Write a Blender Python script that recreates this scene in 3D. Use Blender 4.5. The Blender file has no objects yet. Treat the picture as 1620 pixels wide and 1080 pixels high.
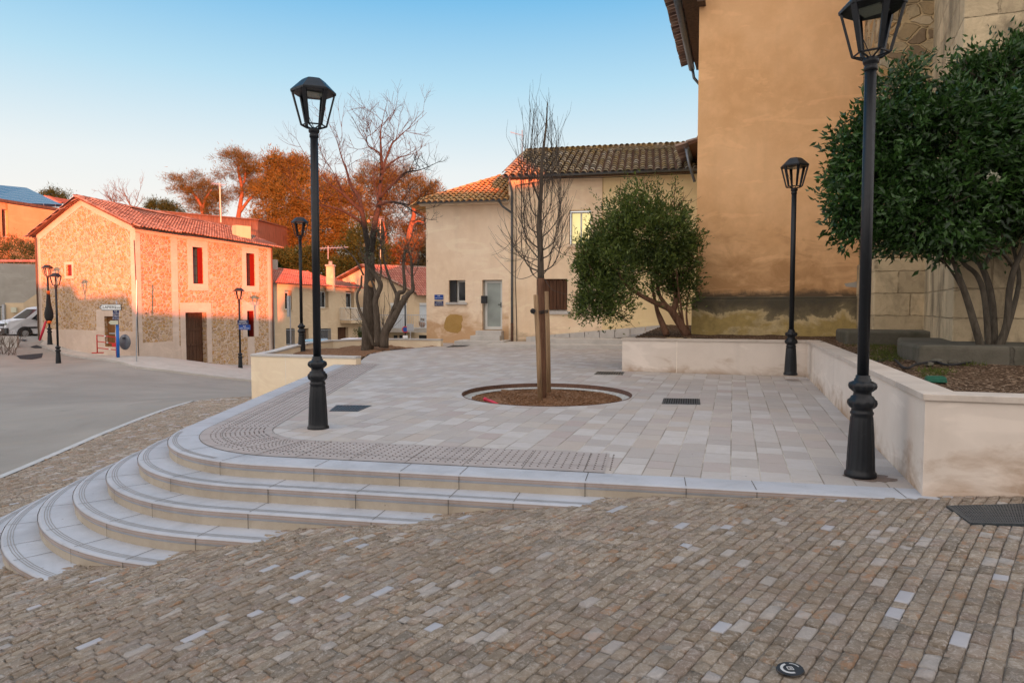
import bpy, math, random
import numpy as np
from mathutils import Vector, Matrix
from mathutils.geometry import delaunay_2d_cdt, tessellate_polygon
random.seed(7); RNG = np.random.default_rng(11)
S = bpy.context.scene
COL = S.collection
R = math.radians

# ---------------------------------------------------------------- camera, sky, sun, exposure
CZ = 1.59; FPX = 1080.0; PITCH = math.atan(54/1080)
cam = bpy.data.objects.new('camera', bpy.data.cameras.new('camera')); COL.objects.link(cam); S.camera = cam
cam.location = (0, 0, CZ); cam.rotation_euler = (math.pi/2-PITCH, 0, 0)
cam.data.sensor_width = 36; cam.data.lens = 24; cam.data.clip_start = .05; cam.data.clip_end = 3000

SUN_EL = 2.5; SUN_AZ = 166.0
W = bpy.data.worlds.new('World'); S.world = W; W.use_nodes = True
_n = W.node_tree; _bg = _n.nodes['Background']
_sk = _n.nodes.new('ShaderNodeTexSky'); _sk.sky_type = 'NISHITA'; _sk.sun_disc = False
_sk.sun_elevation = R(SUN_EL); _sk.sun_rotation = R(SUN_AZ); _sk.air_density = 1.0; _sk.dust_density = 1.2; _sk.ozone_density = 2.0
_hs = _n.nodes.new('ShaderNodeHueSaturation'); _hs.inputs['Saturation'].default_value = .95; pass
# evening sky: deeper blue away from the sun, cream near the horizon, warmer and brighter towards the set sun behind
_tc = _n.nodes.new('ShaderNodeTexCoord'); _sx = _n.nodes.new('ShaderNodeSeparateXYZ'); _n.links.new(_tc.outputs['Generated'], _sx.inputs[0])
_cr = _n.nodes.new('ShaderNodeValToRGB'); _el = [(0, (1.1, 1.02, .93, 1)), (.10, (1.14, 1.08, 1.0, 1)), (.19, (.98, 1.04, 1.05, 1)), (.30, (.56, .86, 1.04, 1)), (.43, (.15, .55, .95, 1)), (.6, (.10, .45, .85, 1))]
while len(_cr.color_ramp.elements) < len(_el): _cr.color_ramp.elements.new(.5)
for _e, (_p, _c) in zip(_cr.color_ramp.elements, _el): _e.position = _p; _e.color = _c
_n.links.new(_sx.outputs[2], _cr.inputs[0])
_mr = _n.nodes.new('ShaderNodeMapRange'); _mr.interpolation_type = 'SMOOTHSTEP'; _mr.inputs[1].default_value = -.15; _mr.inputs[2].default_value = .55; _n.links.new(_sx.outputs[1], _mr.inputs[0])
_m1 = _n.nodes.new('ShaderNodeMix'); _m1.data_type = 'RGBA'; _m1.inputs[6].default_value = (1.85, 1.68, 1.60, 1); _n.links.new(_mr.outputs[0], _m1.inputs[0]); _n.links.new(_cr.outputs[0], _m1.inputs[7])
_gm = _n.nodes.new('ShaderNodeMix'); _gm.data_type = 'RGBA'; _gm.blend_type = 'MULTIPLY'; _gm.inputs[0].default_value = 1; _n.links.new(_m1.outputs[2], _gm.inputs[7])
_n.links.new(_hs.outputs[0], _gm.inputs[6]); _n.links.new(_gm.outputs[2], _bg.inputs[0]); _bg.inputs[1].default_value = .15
_l = bpy.data.lights.new('sun', 'SUN'); _l.energy = 2.3; _l.angle = R(.5); _l.color = (1, .20, .075)
sun = bpy.data.objects.new('sun', _l); COL.objects.link(sun)
_a = R(SUN_AZ); SD = Vector((-math.sin(_a)*math.cos(R(SUN_EL)), -math.cos(_a)*math.cos(R(SUN_EL)), -math.sin(R(SUN_EL))))
sun.rotation_euler = SD.to_track_quat('-Z', 'Y').to_euler(); sun.location = (10, -30, 30)
S.view_settings.view_transform = 'Standard'; S.view_settings.look = 'None'; S.view_settings.exposure = 2.85; S.view_settings.gamma = 1

# ---------------------------------------------------------------- measuring helpers (photo pixel -> place)
def ray(px, py):
    zc = (540-py)/FPX
    return ((px-810)/FPX, math.cos(PITCH)+math.sin(PITCH)*zc, -math.sin(PITCH)+math.cos(PITCH)*zc)
def at(px, py, Y):
    d = ray(px, py); t = Y/d[1]; return Vector((d[0]*t, Y, CZ+d[2]*t))
def onz(px, py, z):
    d = ray(px, py); t = (z-CZ)/d[2]; return Vector((d[0]*t, d[1]*t, z))

# ---------------------------------------------------------------- scene bookkeeping
WL = {}
def tag(o, label=None, cat=None, group=None, kind=None):
    if label: o['label'] = label
    if cat: o['category'] = cat
    if group: o['group'] = group
    if kind: o['kind'] = kind
    return o
def thing(name, label, cat, loc=(0, 0, 0), group=None):
    o = bpy.data.objects.new(name, None); COL.objects.link(o); o.location = loc; o.empty_display_size = .2
    WL[o] = Vector(loc); return tag(o, label, cat, group)
class MB:
    """mesh builder: everything added ends in ONE mesh object"""
    def __init__(s): s.v = []; s.f = []
    def add(s, vs, fs):
        b = len(s.v); s.v += [tuple(p) for p in vs]; s.f += [tuple(b+i for i in f) for f in fs]; return s
    def box(s, c, d, rz=0, taper=1.0):
        cx, cy, cz = c; x, y, z = d[0]/2, d[1]/2, d[2]/2; ca, sa = math.cos(rz), math.sin(rz); vs = []
        for k in (-1, 1):
            t = 1 if k < 0 else taper
            for i, j in ((-1, -1), (1, -1), (1, 1), (-1, 1)):
                a, b = i*x*t, j*y*t; vs.append((cx+a*ca-b*sa, cy+a*sa+b*ca, cz+k*z))
        return s.add(vs, [(0, 3, 2, 1), (4, 5, 6, 7), (0, 1, 5, 4), (1, 2, 6, 5), (2, 3, 7, 6), (3, 0, 4, 7)])
    def obox(s, O, u, s0, s1, z0, z1, d0, d1):
        """box on a facade: along u from s0..s1, height z0..z1, from d0 to d1 out of the wall"""
        n = (u[1], -u[0]); P = lambda a, z, d: (O[0]+u[0]*a+n[0]*d, O[1]+u[1]*a+n[1]*d, z)
        vs = [P(s0, z0, d1), P(s1, z0, d1), P(s1, z0, d0), P(s0, z0, d0), P(s0, z1, d1), P(s1, z1, d1), P(s1, z1, d0), P(s0, z1, d0)]
        return s.add(vs, [(0, 3, 2, 1), (4, 5, 6, 7), (0, 1, 5, 4), (1, 2, 6, 5), (2, 3, 7, 6), (3, 0, 4, 7)])
    def tube(s, pts, rads, n=8, cap=True):
        pts = [Vector(p) for p in pts]
        if not hasattr(rads, '__len__'): rads = [rads]*len(pts)
        vs = []; fs = []; prev = None
        for i, p in enumerate(pts):
            t = (pts[min(i+1, len(pts)-1)]-pts[max(i-1, 0)])
            if t.length < 1e-9: t = Vector((0, 0, 1))
            t.normalize()
            if prev is None: prev = t.orthogonal().normalized()
            a = (prev-t*prev.dot(t)); a = a.normalized() if a.length > 1e-6 else t.orthogonal().normalized(); b = t.cross(a); prev = a
            for k in range(n):
                an = 2*math.pi*k/n; vs.append(p+(a*math.cos(an)+b*math.sin(an))*rads[i])
        for i in range(len(pts)-1):
            for k in range(n):
                k2 = (k+1) % n; fs.append((i*n+k, i*n+k2, (i+1)*n+k2, (i+1)*n+k))
        if cap: fs.append(tuple(range(n-1, -1, -1))); fs.append(tuple((len(pts)-1)*n+k for k in range(n)))
        return s.add(vs, fs)
    def lathe(s, prof, c, n=24, flute=None):
        vs = []; fs = []
        for j, (r, z) in enumerate(prof):
            for k in range(n):
                a = 2*math.pi*k/n; rr = r*(flute(j, a) if flute else 1); vs.append((c[0]+rr*math.cos(a), c[1]+rr*math.sin(a), c[2]+z))
        for j in range(len(prof)-1):
            for k in range(n):
                k2 = (k+1) % n; fs.append((j*n+k, j*n+k2, (j+1)*n+k2, (j+1)*n+k))
        fs.append(tuple(range(n-1, -1, -1))); fs.append(tuple((len(prof)-1)*n+k for k in range(n)))
        return s.add(vs, fs)
    def prism(s, poly, z0, z1):
        """vertical prism of a 2d polygon; z0/z1 number or function(x,y)"""
        f0 = z0 if callable(z0) else (lambda x, y: z0); f1 = z1 if callable(z1) else (lambda x, y: z1)
        n = len(poly)
        if sum(poly[i][0]*poly[(i+1) % n][1]-poly[(i+1) % n][0]*poly[i][1] for i in range(n)) < 0: poly = poly[::-1]
        vs = [(x, y, f0(x, y)) for x, y in poly]+[(x, y, f1(x, y)) for x, y in poly]
        tr = tessellate_polygon([[Vector((x, y, 0)) for x, y in poly]])
        fs = []
        for t in tr:
            a, b, c = t; ar = (poly[b][0]-poly[a][0])*(poly[c][1]-poly[a][1])-(poly[c][0]-poly[a][0])*(poly[b][1]-poly[a][1])
            if ar < 0: a, b, c = a, c, b
            fs.append((n+a, n+b, n+c)); fs.append((c, b, a))
        for i in range(n): j = (i+1) % n; fs.append((i, j, n+j, n+i))
        return s.add(vs, fs)
    def build(s, name, m, parent=None, smooth=False, bevel=0):
        me = bpy.data.meshes.new(name); off = WL.get(parent, Vector((0, 0, 0))) if parent else Vector((0, 0, 0))
        v = np.array(s.v, dtype=float).reshape(-1, 3)-np.array(off)
        me.from_pydata(v.tolist(), [], s.f); me.validate(verbose=False)
        return mk(name, me, m, parent, smooth, bevel, off)
def mk(name, me, m, parent=None, smooth=False, bevel=0, off=Vector((0, 0, 0))):
    o = bpy.data.objects.new(name, me); COL.objects.link(o)
    if m: me.materials.append(m)
    if parent: o.parent = parent
    WL[o] = Vector(off)
    if smooth:
        for p in me.polygons: p.use_smooth = True
    if bevel:
        b = o.modifiers.new('bevel', 'BEVEL'); b.width = bevel; b.segments = 2; b.limit_method = 'ANGLE'; b.angle_limit = R(40)
    me.update(); return o
def npmesh(name, V, Fq, m, parent=None, smooth=False):
    """fast mesh from numpy arrays; Fq (n,k) faces of one size"""
    off = WL.get(parent, Vector((0, 0, 0))) if parent else Vector((0, 0, 0))
    V = np.asarray(V, dtype=np.float32)-np.array(off, dtype=np.float32); Fq = np.asarray(Fq, dtype=np.int32); k = Fq.shape[1]
    me = bpy.data.meshes.new(name); me.vertices.add(len(V)); me.vertices.foreach_set('co', V.ravel())
    me.loops.add(Fq.size); me.loops.foreach_set('vertex_index', Fq.ravel())
    me.polygons.add(len(Fq)); me.polygons.foreach_set('loop_start', np.arange(0, Fq.size, k, dtype=np.int32))
    try: me.polygons.foreach_set('loop_total', np.full(len(Fq), k, dtype=np.int32))
    except Exception: pass
    me.update(calc_edges=True); return mk(name, me, m, parent, smooth, 0, off)
def copy_tree(o, parent=None):
    c = o.copy(); COL.objects.link(c); c.parent = parent
    for ch in list(o.children): copy_tree(ch, c)
    return c
def catmull(pts, k=6):
    P = [Vector(p) for p in pts]; P = [2*P[0]-P[1]]+P+[2*P[-1]-P[-2]]; out = []
    for i in range(1, len(P)-2):
        for j in range(k):
            t = j/k; a, b, c, d = P[i-1], P[i], P[i+1], P[i+2]
            out.append(.5*((2*b)+(c-a)*t+(2*a-5*b+4*c-d)*t*t+(3*b-a-3*c+d)*t**3))
    out.append(P[-2]); return out

# ---------------------------------------------------------------- materials
class NT:
    def __init__(s, name):
        s.m = bpy.data.materials.new(name); s.m.use_nodes = True; s.t = s.m.node_tree; s.b = s.t.nodes['Principled BSDF']; s.out = s.t.nodes['Material Output']
        s.geo = s.n('ShaderNodeNewGeometry'); s.pos = s.geo.outputs['Position']; s.rnd = s.geo.outputs['Random Per Island']
    def set(s, sock, v):
        if isinstance(v, bpy.types.NodeSocket): s.t.links.new(v, sock)
        elif v is not None:
            if hasattr(sock.default_value, '__len__') and len(sock.default_value) == 4 and len(v) == 3: v = (*v, 1)
            sock.default_value = v
    def n(s, typ, **kw):
        nd = s.t.nodes.new(typ)
        for k, v in kw.items():
            if k.startswith('i_'): s.set(nd.inputs[int(k[2:])], v)
            elif k.startswith('I_'): s.set(nd.inputs[k[2:].replace('_', ' ')], v)
            else: setattr(nd, k, v)
        return nd
    def math(s, op, a, b=None, c=None, clamp=False):
        nd = s.n('ShaderNodeMath', operation=op, use_clamp=clamp); s.set(nd.inputs[0], a)
        if b is not None: s.set(nd.inputs[1], b)
        if c is not None: s.set(nd.inputs[2], c)
        return nd.outputs[0]
    def noise(s, vec, scale, detail=4, rough=.55, dist=0, col=False):
        nd = s.n('ShaderNodeTexNoise', I_Vector=vec, I_Scale=scale, I_Detail=detail, I_Roughness=rough, I_Distortion=dist)
        return nd.outputs['Color' if col else 'Fac']
    def ramp(s, f, stops, interp='LINEAR'):
        nd = s.n('ShaderNodeValToRGB', i_0=f); cr = nd.color_ramp; cr.interpolation = interp
        while len(cr.elements) < len(stops): cr.elements.new(.5)
        for e, (p, c) in zip(cr.elements, stops):
            e.position = p; e.color = (*c, 1) if hasattr(c, '__len__') else (c, c, c, 1)
        return nd.outputs[0]
    def mix(s, f, a, b, mode='MIX'):
        nd = s.n('ShaderNodeMix', data_type='RGBA', blend_type=mode); s.set(nd.inputs[0], f); s.set(nd.inputs[6], a); s.set(nd.inputs[7], b); return nd.outputs[2]
    def maprange(s, v, a, b, c=0, d=1):
        nd = s.n('ShaderNodeMapRange', i_0=v, i_1=a, i_2=b, i_3=c, i_4=d); return nd.outputs[0]
    def comb(s, x, y, z=0.0):
        nd = s.n('ShaderNodeCombineXYZ', i_0=x, i_1=y, i_2=z); return nd.outputs[0]
    def sep(s, v):
        nd = s.n('ShaderNodeSeparateXYZ', i_0=v); return nd.outputs
    def dot(s, v, d):
        nd = s.n('ShaderNodeVectorMath', operation='DOT_PRODUCT'); s.set(nd.inputs[0], v); nd.inputs[1].default_value = d; return nd.outputs['Value']
    def scale3(s, v, k):
        nd = s.n('ShaderNodeVectorMath', operation='MULTIPLY'); s.set(nd.inputs[0], v); nd.inputs[1].default_value = k; return nd.outputs[0]
    def done(s, col, rough=.8, bump=None, dist=.01, strength=1, spec=.3, metal=0):
        s.set(s.b.inputs['Base Color'], col); s.set(s.b.inputs['Roughness'], rough); s.set(s.b.inputs['Specular IOR Level'], spec); s.set(s.b.inputs['Metallic'], metal)
        if bump is not None:
            bn = s.n('ShaderNodeBump', I_Strength=strength, I_Distance=dist, I_Height=bump); s.set(s.b.inputs['Normal'], bn.outputs[0])
        return s.m
def plain(name, c, rough=.6, var=.12, scale=6, bump=0, metal=0, spec=.4):
    t = NT(name); f = t.noise(t.pos, scale, 5, .6)
    col = t.mix(t.maprange(f, .3, .7), tuple(x*(1-var) for x in c), tuple(min(1, x*(1+var)) for x in c))
    return t.done(col, rough, t.noise(t.pos, scale*8, 4) if bump else None, bump or .001, 1, spec, metal)
M = {}
# painted metal
def m_black():
    t = NT('black_paint'); f = t.noise(t.pos, 25, 5, .7)
    col = t.mix(t.maprange(f, .62, .72), (.006, .008, .011), (.022, .024, .026)); return t.done(col, t.maprange(f, .3, .7, .32, .55), t.noise(t.pos, 60, 2), .0008, 1, .35)
M['black'] = m_black()
M['zinc'] = plain('zinc', (.16, .18, .2), .45, .15, 12, 0, .6)
M['steel'] = plain('grey_steel', (.35, .37, .39), .4, .12, 10, 0, .5)
M['iron'] = plain('dark_iron', (.065, .08, .09), .45, .3, 30, .002, .6)
M['rust'] = plain('rusty_steel', (.10, .05, .032), .7, .4, 30, .002, .2)
M['white'] = plain('white_pvc', (.6, .62, .6), .35, .03)
M['white_paint'] = plain('white_car_paint', (.7, .73, .78), .2, .03, 3, 0, 0, .6)
M['rubber'] = plain('rubber', (.015, .015, .016), .8, .2, 20)
M['dark'] = plain('dark_plastic', (.02, .022, .025), .5, .15, 20)
M['blue'] = plain('blue_paint', (.01, .12, .45), .4, .1)
M['enamel'] = plain('blue_enamel', (.012, .06, .28), .3, .08)
M['navy'] = plain('navy_enamel', (.012, .02, .09), .3, .08)
M['redpaint'] = plain('red_paint', (.5, .02, .015), .45, .15, 12)
M['redwood'] = plain('red_shutter_paint', (.13, .008, .005), .5, .12, 12, .002)
M['signwhite'] = plain('sign_white', (.75, .77, .76), .35, .03)
M['signbeige'] = plain('sign_beige', (.5, .5, .38), .4, .05)
M['yellow'] = plain('yellow_blind', (.75, .6, .18), .6, .04)
M['orange'] = plain('orange_tape', (.75, .12, .01), .5, .06)
M['curtain'] = plain('pale_curtain', (.5, .55, .58), .7, .05)
M['sticker'] = plain('silver_marking', (.45, .46, .46), .4, .05)
M['green_plastic'] = plain('green_plastic', (.006, .10, .06), .4, .2, 20)
M['red_plastic'] = plain('red_plastic', (.5, .02, .05), .4, .15, 20)
M['led'] = plain('lamp_glass', (.22, .24, .2), .25, .1, 40)
def m_glass(name, c=(.02, .025, .03), r=.06):
    t = NT(name); f = t.noise(t.pos, 1.5, 2); return t.done(t.mix(f, tuple(x*.6 for x in c), tuple(x*1.5 for x in c)), r, None, spec=.7)
M['glass'] = m_glass('window_glass'); M['teal_glass'] = m_glass('teal_glass', (.01, .09, .1)); M['frost'] = m_glass('frosted_glass', (.26, .3, .28), .35)
M['mirror'] = plain('dull_mirror_back', (.14, .15, .17), .35, .12, 5, 0, .5)
# walls
def render_wall(name, c, c2=None, stain=None, stain_z=None, patch=.25, sc=.6, bump=.006, mould=None, crack=0):
    t = NT(name); f = t.noise(t.pos, sc, 6, .62, .4); g = t.noise(t.pos, sc*5, 5, .65)
    c2 = c2 or tuple(x*.82 for x in c)
    col = t.mix(t.maprange(f, .35, .68), c, c2)
    col = t.mix(t.math('MULTIPLY', t.maprange(g, .45, .75), patch), col, tuple(min(1, x*1.25) for x in c))
    streak = t.noise(t.scale3(t.pos, (2.2, 2.2, .25)), 1, 5, .6)
    col = t.mix(t.maprange(streak, .55, .8, 0, .35), col, tuple(x*.7 for x in c))
    if stain:
        z = t.sep(t.pos)[2]; h = t.math('SUBTRACT', z, stain_z[0]); nz = t.noise(t.scale3(t.pos, (1, 1, 1.6)), 1.3, 6, .65, .6)
        k = t.math('ADD', t.math('MULTIPLY', h, -1/stain_z[1]), t.math('MULTIPLY', nz, 2.4)); col = t.mix(t.maprange(k, .45, 1.1, 0, .85), col, stain)
    if mould:
        z = t.sep(t.pos)[2]; k = t.math('ADD', t.maprange(z, mould[0], mould[0]+mould[1], 1, 0), t.math('MULTIPLY', t.math('SUBTRACT', t.noise(t.scale3(t.pos, (1, 1, .7)), 2.2, 6, .7, .5), .5), 1.6)); col = t.mix(t.maprange(k, .35, .8, 0, .85), col, (.07, .06, .045))
    sm = t.noise(t.scale3(t.pos, (1, 1, 3.5)), .55, 5, .6, 1.2); col = t.mix(t.maprange(sm, .56, .62, 0, .22), col, tuple(min(1, x*1.35) for x in c))
    if crack:
        v = t.n('ShaderNodeTexVoronoi', feature='DISTANCE_TO_EDGE', I_Vector=t.scale3(t.pos, (1, 1, .6)), I_Scale=.55); w = t.noise(t.pos, 1.2, 6, .75, 1.5)
        ck = t.math('ADD', v.outputs['Distance'], t.math('MULTIPLY', t.math('SUBTRACT', w, .5), .25)); m_ = t.math('MULTIPLY', t.maprange(t.math('ABSOLUTE', ck), .0015, .004, 1, 0), t.maprange(w, .5, .58)); col = t.mix(t.math('MULTIPLY', m_, crack), col, tuple(x*.35 for x in c))
    b = t.math('ADD', t.noise(t.pos, 3, 3), t.math('MULTIPLY', t.noise(t.pos, 60, 4, .7), .35))
    return t.done(col, .9, b, bump, 1, .15)
M['church'] = render_wall('ochre_render', (.73, .45, .235), (.64, .37, .175), (.42, .23, .10), (1.8, 2.2), .35, mould=(1.86, .28), crack=.5)
M['cream'] = render_wall('cream_render', (.84, .68, .51), (.76, .58, .41), (.50, .30, .15), (0.3, 2.0), .3)
M['cream_b'] = render_wall('yellow_cream_render', (.84, .67, .48), (.76, .57, .38), (.30, .22, .14), (-.1, 1.0), .3)
M['cream_c'] = render_wall('yellow_render', (.84, .68, .40), (.77, .60, .33), None, None, .2)
M['tan'] = render_wall('tan_render', (.60, .47, .31), (.53, .40, .26), None, None, .2)
M['pale'] = render_wall('pale_render', (.6, .48, .32), (.52, .4, .26), None, None, .2)
M['peach'] = render_wall('peach_render', (.62, .34, .17), (.56, .30, .14), None, None, .1)
M['greywall'] = render_wall('grey_render', (.36, .34, .30), (.3, .28, .24), None, None, .2)
M['planter'] = render_wall('planter_render', (.68, .61, .54), (.61, .54, .47), (.33, .215, .13), (-.2, .62), .12, .8, .002)
M['planter_l'] = render_wall('terrace_wall_render', (.80, .68, .50), (.74, .61, .44), (.45, .30, .16), (-1.5, .4), .12, .8, .002)
M['patch'] = render_wall('bare_render_patch', (.42, .26, .09), (.36, .22, .07), None, None, .3, 3)
M['surround'] = render_wall('smooth_stone_surround', (.60, .48, .39), (.54, .42, .33), None, None, .2, 1.5, .002)
M['seam'] = plain('joint', (.75, .68, .58), .8)
def m_plinth():
    t = NT('stained_plinth'); z = t.sep(t.pos)[2]; nz = t.noise(t.scale3(t.pos, (1, 1, 1.3)), .9, 7, .65, .5); n2 = t.noise(t.pos, 6, 6, .7)
    k = t.math('ADD', t.maprange(z, 1.15, 1.75, 0, 1), t.math('MULTIPLY', t.math('SUBTRACT', nz, .5), 2.6))
    col = t.ramp(k, [(.12, (.42, .31, .12)), (.38, (.58, .46, .26)), (.5, (.20, .165, .10)), (.8, (.12, .10, .07)), (1, (.09, .08, .06))])
    col = t.mix(t.maprange(n2, .4, .75, 0, .5), col, (.12, .10, .05)); return t.done(col, .95, n2, .02, 1, .1)
M['plinth'] = m_plinth()
def rubble(name, scale, stones, mortar, th=.055, bump=.03, zs=1.35, dirt=0):
    t = NT(name); w = t.noise(t.pos, 2.5, 3, .5, 0, True)
    nd = t.n('ShaderNodeVectorMath', operation='MULTIPLY_ADD'); t.set(nd.inputs[0], w); nd.inputs[1].default_value = (.16, .16, .16); t.set(nd.inputs[2], t.pos)
    v = t.scale3(nd.outputs[0], (1, 1, zs)); v1 = t.n('ShaderNodeTexVoronoi', feature='F1', I_Vector=v, I_Scale=scale); v2 = t.n('ShaderNodeTexVoronoi', feature='DISTANCE_TO_EDGE', I_Vector=v, I_Scale=scale)
    r = t.sep(v1.outputs['Color'])[0]; col = t.ramp(r, stones, 'CONSTANT'); fine = t.noise(t.pos, 14, 6, .7)
    col = t.mix(t.maprange(fine, .45, .8, 0, .3), col, tuple(x*.62 for x in stones[1][1]))
    edge = t.math('ADD', v2.outputs['Distance'], t.math('MULTIPLY', t.math('SUBTRACT', t.noise(t.pos, 9, 4), .5), .05))
    mk_ = t.maprange(edge, th*.6, th*1.5); big = t.maprange(t.noise(t.pos, .5, 4, .6), .3, .5, .7, 1)
    col = t.mix(t.math('MULTIPLY', mk_, big), mortar, col); hgt = t.math('ADD', t.math('MULTIPLY', mk_, .8), t.math('MULTIPLY', fine, .5))
    if dirt: col = t.mix(t.maprange(t.noise(t.pos, 1.1, 6, .65), .48, .66, 0, dirt), col, (.09, .075, .06))
    return t.done(col, .92, hgt, bump, 1, .12)
ST = [(0, (.50, .32, .15)), (.18, (.42, .25, .11)), (.36, (.55, .37, .20)), (.52, (.38, .25, .14)), (.66, (.47, .27, .11)), (.84, (.58, .41, .26))]
M['rubble'] = rubble('rubble_masonry', 3.9, ST, (.62, .46, .35), .085, .04, 1.6)
M['church_rubble'] = rubble('old_church_rubble', 3.0, [(0, (.34, .25, .14)), (.2, (.42, .33, .2)), (.4, (.22, .16, .1)), (.55, (.44, .27, .12)), (.7, (.36, .31, .22)), (.86, (.5, .4, .26))], (.46, .34, .19), .06, .05, 1.4, .6)
def m_ashlar(name, c, w=.62, h=.36, dirt=.6, dirtc=(.07, .06, .045)):
    t = NT(name); s = t.sep(t.pos); u = t.math('ADD', s[0], t.math('MULTIPLY', s[1], .45)); row = t.math('FLOOR', t.math('DIVIDE', s[2], h))
    ww = t.math('ADD', t.math('DIVIDE', u, w), t.math('MULTIPLY', row, 7.31))
    v = t.n('ShaderNodeTexVoronoi', voronoi_dimensions='1D', feature='F1', I_W=ww, I_Scale=1.0, I_Randomness=.6); e = t.n('ShaderNodeTexVoronoi', voronoi_dimensions='1D', feature='DISTANCE_TO_EDGE', I_W=ww, I_Scale=1.0, I_Randomness=.6)
    r = t.sep(v.outputs['Color'])[1]; col = t.mix(r, tuple(x*.8 for x in c), tuple(x*1.12 for x in c))
    f = t.noise(t.pos, 4, 7, .7, .4); col = t.mix(t.maprange(f, .45, .72, 0, .6), col, tuple(x*.66 for x in c)); d = t.noise(t.scale3(t.pos, (1, 1, .55)), 1.2, 6, .7, .5)
    col = t.mix(t.maprange(d, .47, .66, 0, dirt), col, dirtc)
    fr = t.math('FRACT', t.math('DIVIDE', s[2], h)); ed = t.math('MINIMUM', t.math('MULTIPLY', t.math('MINIMUM', fr, t.math('SUBTRACT', 1, fr)), h), t.math('MULTIPLY', e.outputs['Distance'], w))
    j = t.maprange(t.math('ADD', ed, t.math('MULTIPLY', t.math('SUBTRACT', f, .5), .11)), .002, .016); col = t.mix(j, tuple(x*.72 for x in c), col)
    return t.done(col, .92, t.math('ADD', t.math('MULTIPLY', j, .6), f), .03, 1, .12)
M['ashlar'] = m_ashlar('buttress_ashlar', (.56, .45, .29), .75, .47, .7); M['ashlar_dark'] = m_ashlar('stained_ashlar', (.27, .21, .13), .8, .5, .6); M['footing'] = m_ashlar('grey_footing_stone', (.13, .12, .095), 1.6, 1.2, .55, (.05, .055, .035))
def m_tile(name, cs, lichen=None, amt=0, rough=.8):
    t = NT(name); col = t.ramp(t.rnd, [(i/len(cs), c) for i, c in enumerate(cs)], 'CONSTANT'); f = t.noise(t.pos, 7, 6, .7)
    col = t.mix(t.maprange(f, .4, .75, 0, .4), col, tuple(x*.5 for x in cs[0]))
    if lichen: col = t.mix(t.maprange(t.noise(t.pos, 2.2, 6, .7), .45, .65, 0, amt), col, lichen)
    return t.done(col, rough, f, .01, 1, .2)
TC = [(.25, .16, .12), (.32, .21, .155), (.20, .13, .10), (.31, .22, .17), (.16, .10, .08), (.36, .25, .19)]
M['tile_r'] = m_tile('terracotta_tile', TC); M['tile_old'] = m_tile('lichened_tile', [(.26, .19, .11), (.36, .27, .18), (.18, .14, .09), (.46, .38, .28), (.30, .20, .09), (.40, .30, .19)], (.40, .24, .04), .6)
M['tile_o'] = m_tile('orange_old_tile', [(.55, .29, .12), (.62, .31, .13), (.44, .25, .11), (.56, .34, .17), (.66, .28, .10), (.48, .30, .14)], (.42, .26, .05), .55)
M['tile_p'] = m_tile('pink_tile', [(.46, .17, .12), (.5, .2, .14), (.42, .15, .11), (.48, .2, .15)])
M['tile_bed'] = plain('tile_channel_bed', (.12, .06, .035), .95, .3, 8)  # dark channel colour of the bed under the roof tiles
def m_wood(name, c, sc=1, rough=.75):
    t = NT(name); f = t.noise(t.scale3(t.pos, (14*sc, 14*sc, 1.2*sc)), 1, 6, .65, .3)
    return t.done(t.ramp(f, [(.3, tuple(x*.55 for x in c)), (.5, c), (.72, tuple(min(1, x*1.35) for x in c))]), rough, f, .004, 1, .2)
M['wood_dark'] = m_wood('brown_boards', (.085, .04, .022)); M['wood_grey'] = m_wood('weathered_boards', (.10, .065, .045)); M['door_brown'] = m_wood('brown_door', (.17, .07, .02)); M['stake'] = m_wood('stake_wood', (.30, .20, .115), 1.5); M['clad'] = m_wood('red_cladding', (.12, .08, .06), .7)
M['jute'] = m_wood('wrapped_trunk', (.12, .06, .035), 2)
def m_bark(name, c, rough=.9):
    t = NT(name); f = t.noise(t.scale3(t.pos, (18, 18, 4)), 1, 6, .7, .5); g = t.noise(t.pos, 2, 3)
    col = t.ramp(f, [(.3, tuple(x*.5 for x in c)), (.55, c), (.8, tuple(min(1, x*1.5) for x in c))]); col = t.mix(t.maprange(g, .5, .7, 0, .4), col, tuple(x*.7 for x in c)); return t.done(col, rough, f, .02, 1, .1)
M['bark'] = m_bark('grey_bark', (.10, .08, .062)); M['bark_d'] = m_bark('dark_bark', (.055, .048, .042)); M['bark_o'] = m_bark('pine_bark', (.22, .11, .065)); M['bark_b'] = m_bark('brown_bark', (.20, .11, .07)); M['twig'] = m_bark('twig_bark', (.085, .072, .062)); M['twig_p'] = m_bark('pale_twigs', (.13, .10, .08)); M['bark_s'] = m_bark('grey_shrub_bark', (.10, .085, .065)); M['cut'] = plain('pale_cut_wood', (.5, .27, .12), .8)
def m_leaf(name, c, c2, rough=.45, trans=.25, spec=.4):
    t = NT(name); f = t.noise(t.pos, 1.3, 3, .6)
    col = t.ramp(t.rnd, [(0, c), (.5, tuple((a+b)/2 for a, b in zip(c, c2))), (1, c2)]); col = t.mix(t.maprange(f, .35, .65, 0, .55), col, tuple(x*.55 for x in c))
    t.done(col, rough, None, spec=spec); tr = t.n('ShaderNodeBsdfTranslucent', i_0=t.mix(.5, col, c2)); mx = t.n('ShaderNodeMixShader', i_0=trans, i_1=t.b.outputs[0], i_2=tr.outputs[0]); t.t.links.new(mx.outputs[0], t.out.inputs[0]); return t.m
M['leaf_laurel'] = m_leaf('laurel_leaves', (.010, .034, .008), (.065, .15, .028), .4, .2, .4); M['leaf_bush'] = m_leaf('evergreen_leaves', (.022, .05, .012), (.20, .26, .05), .45, .25)
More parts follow.
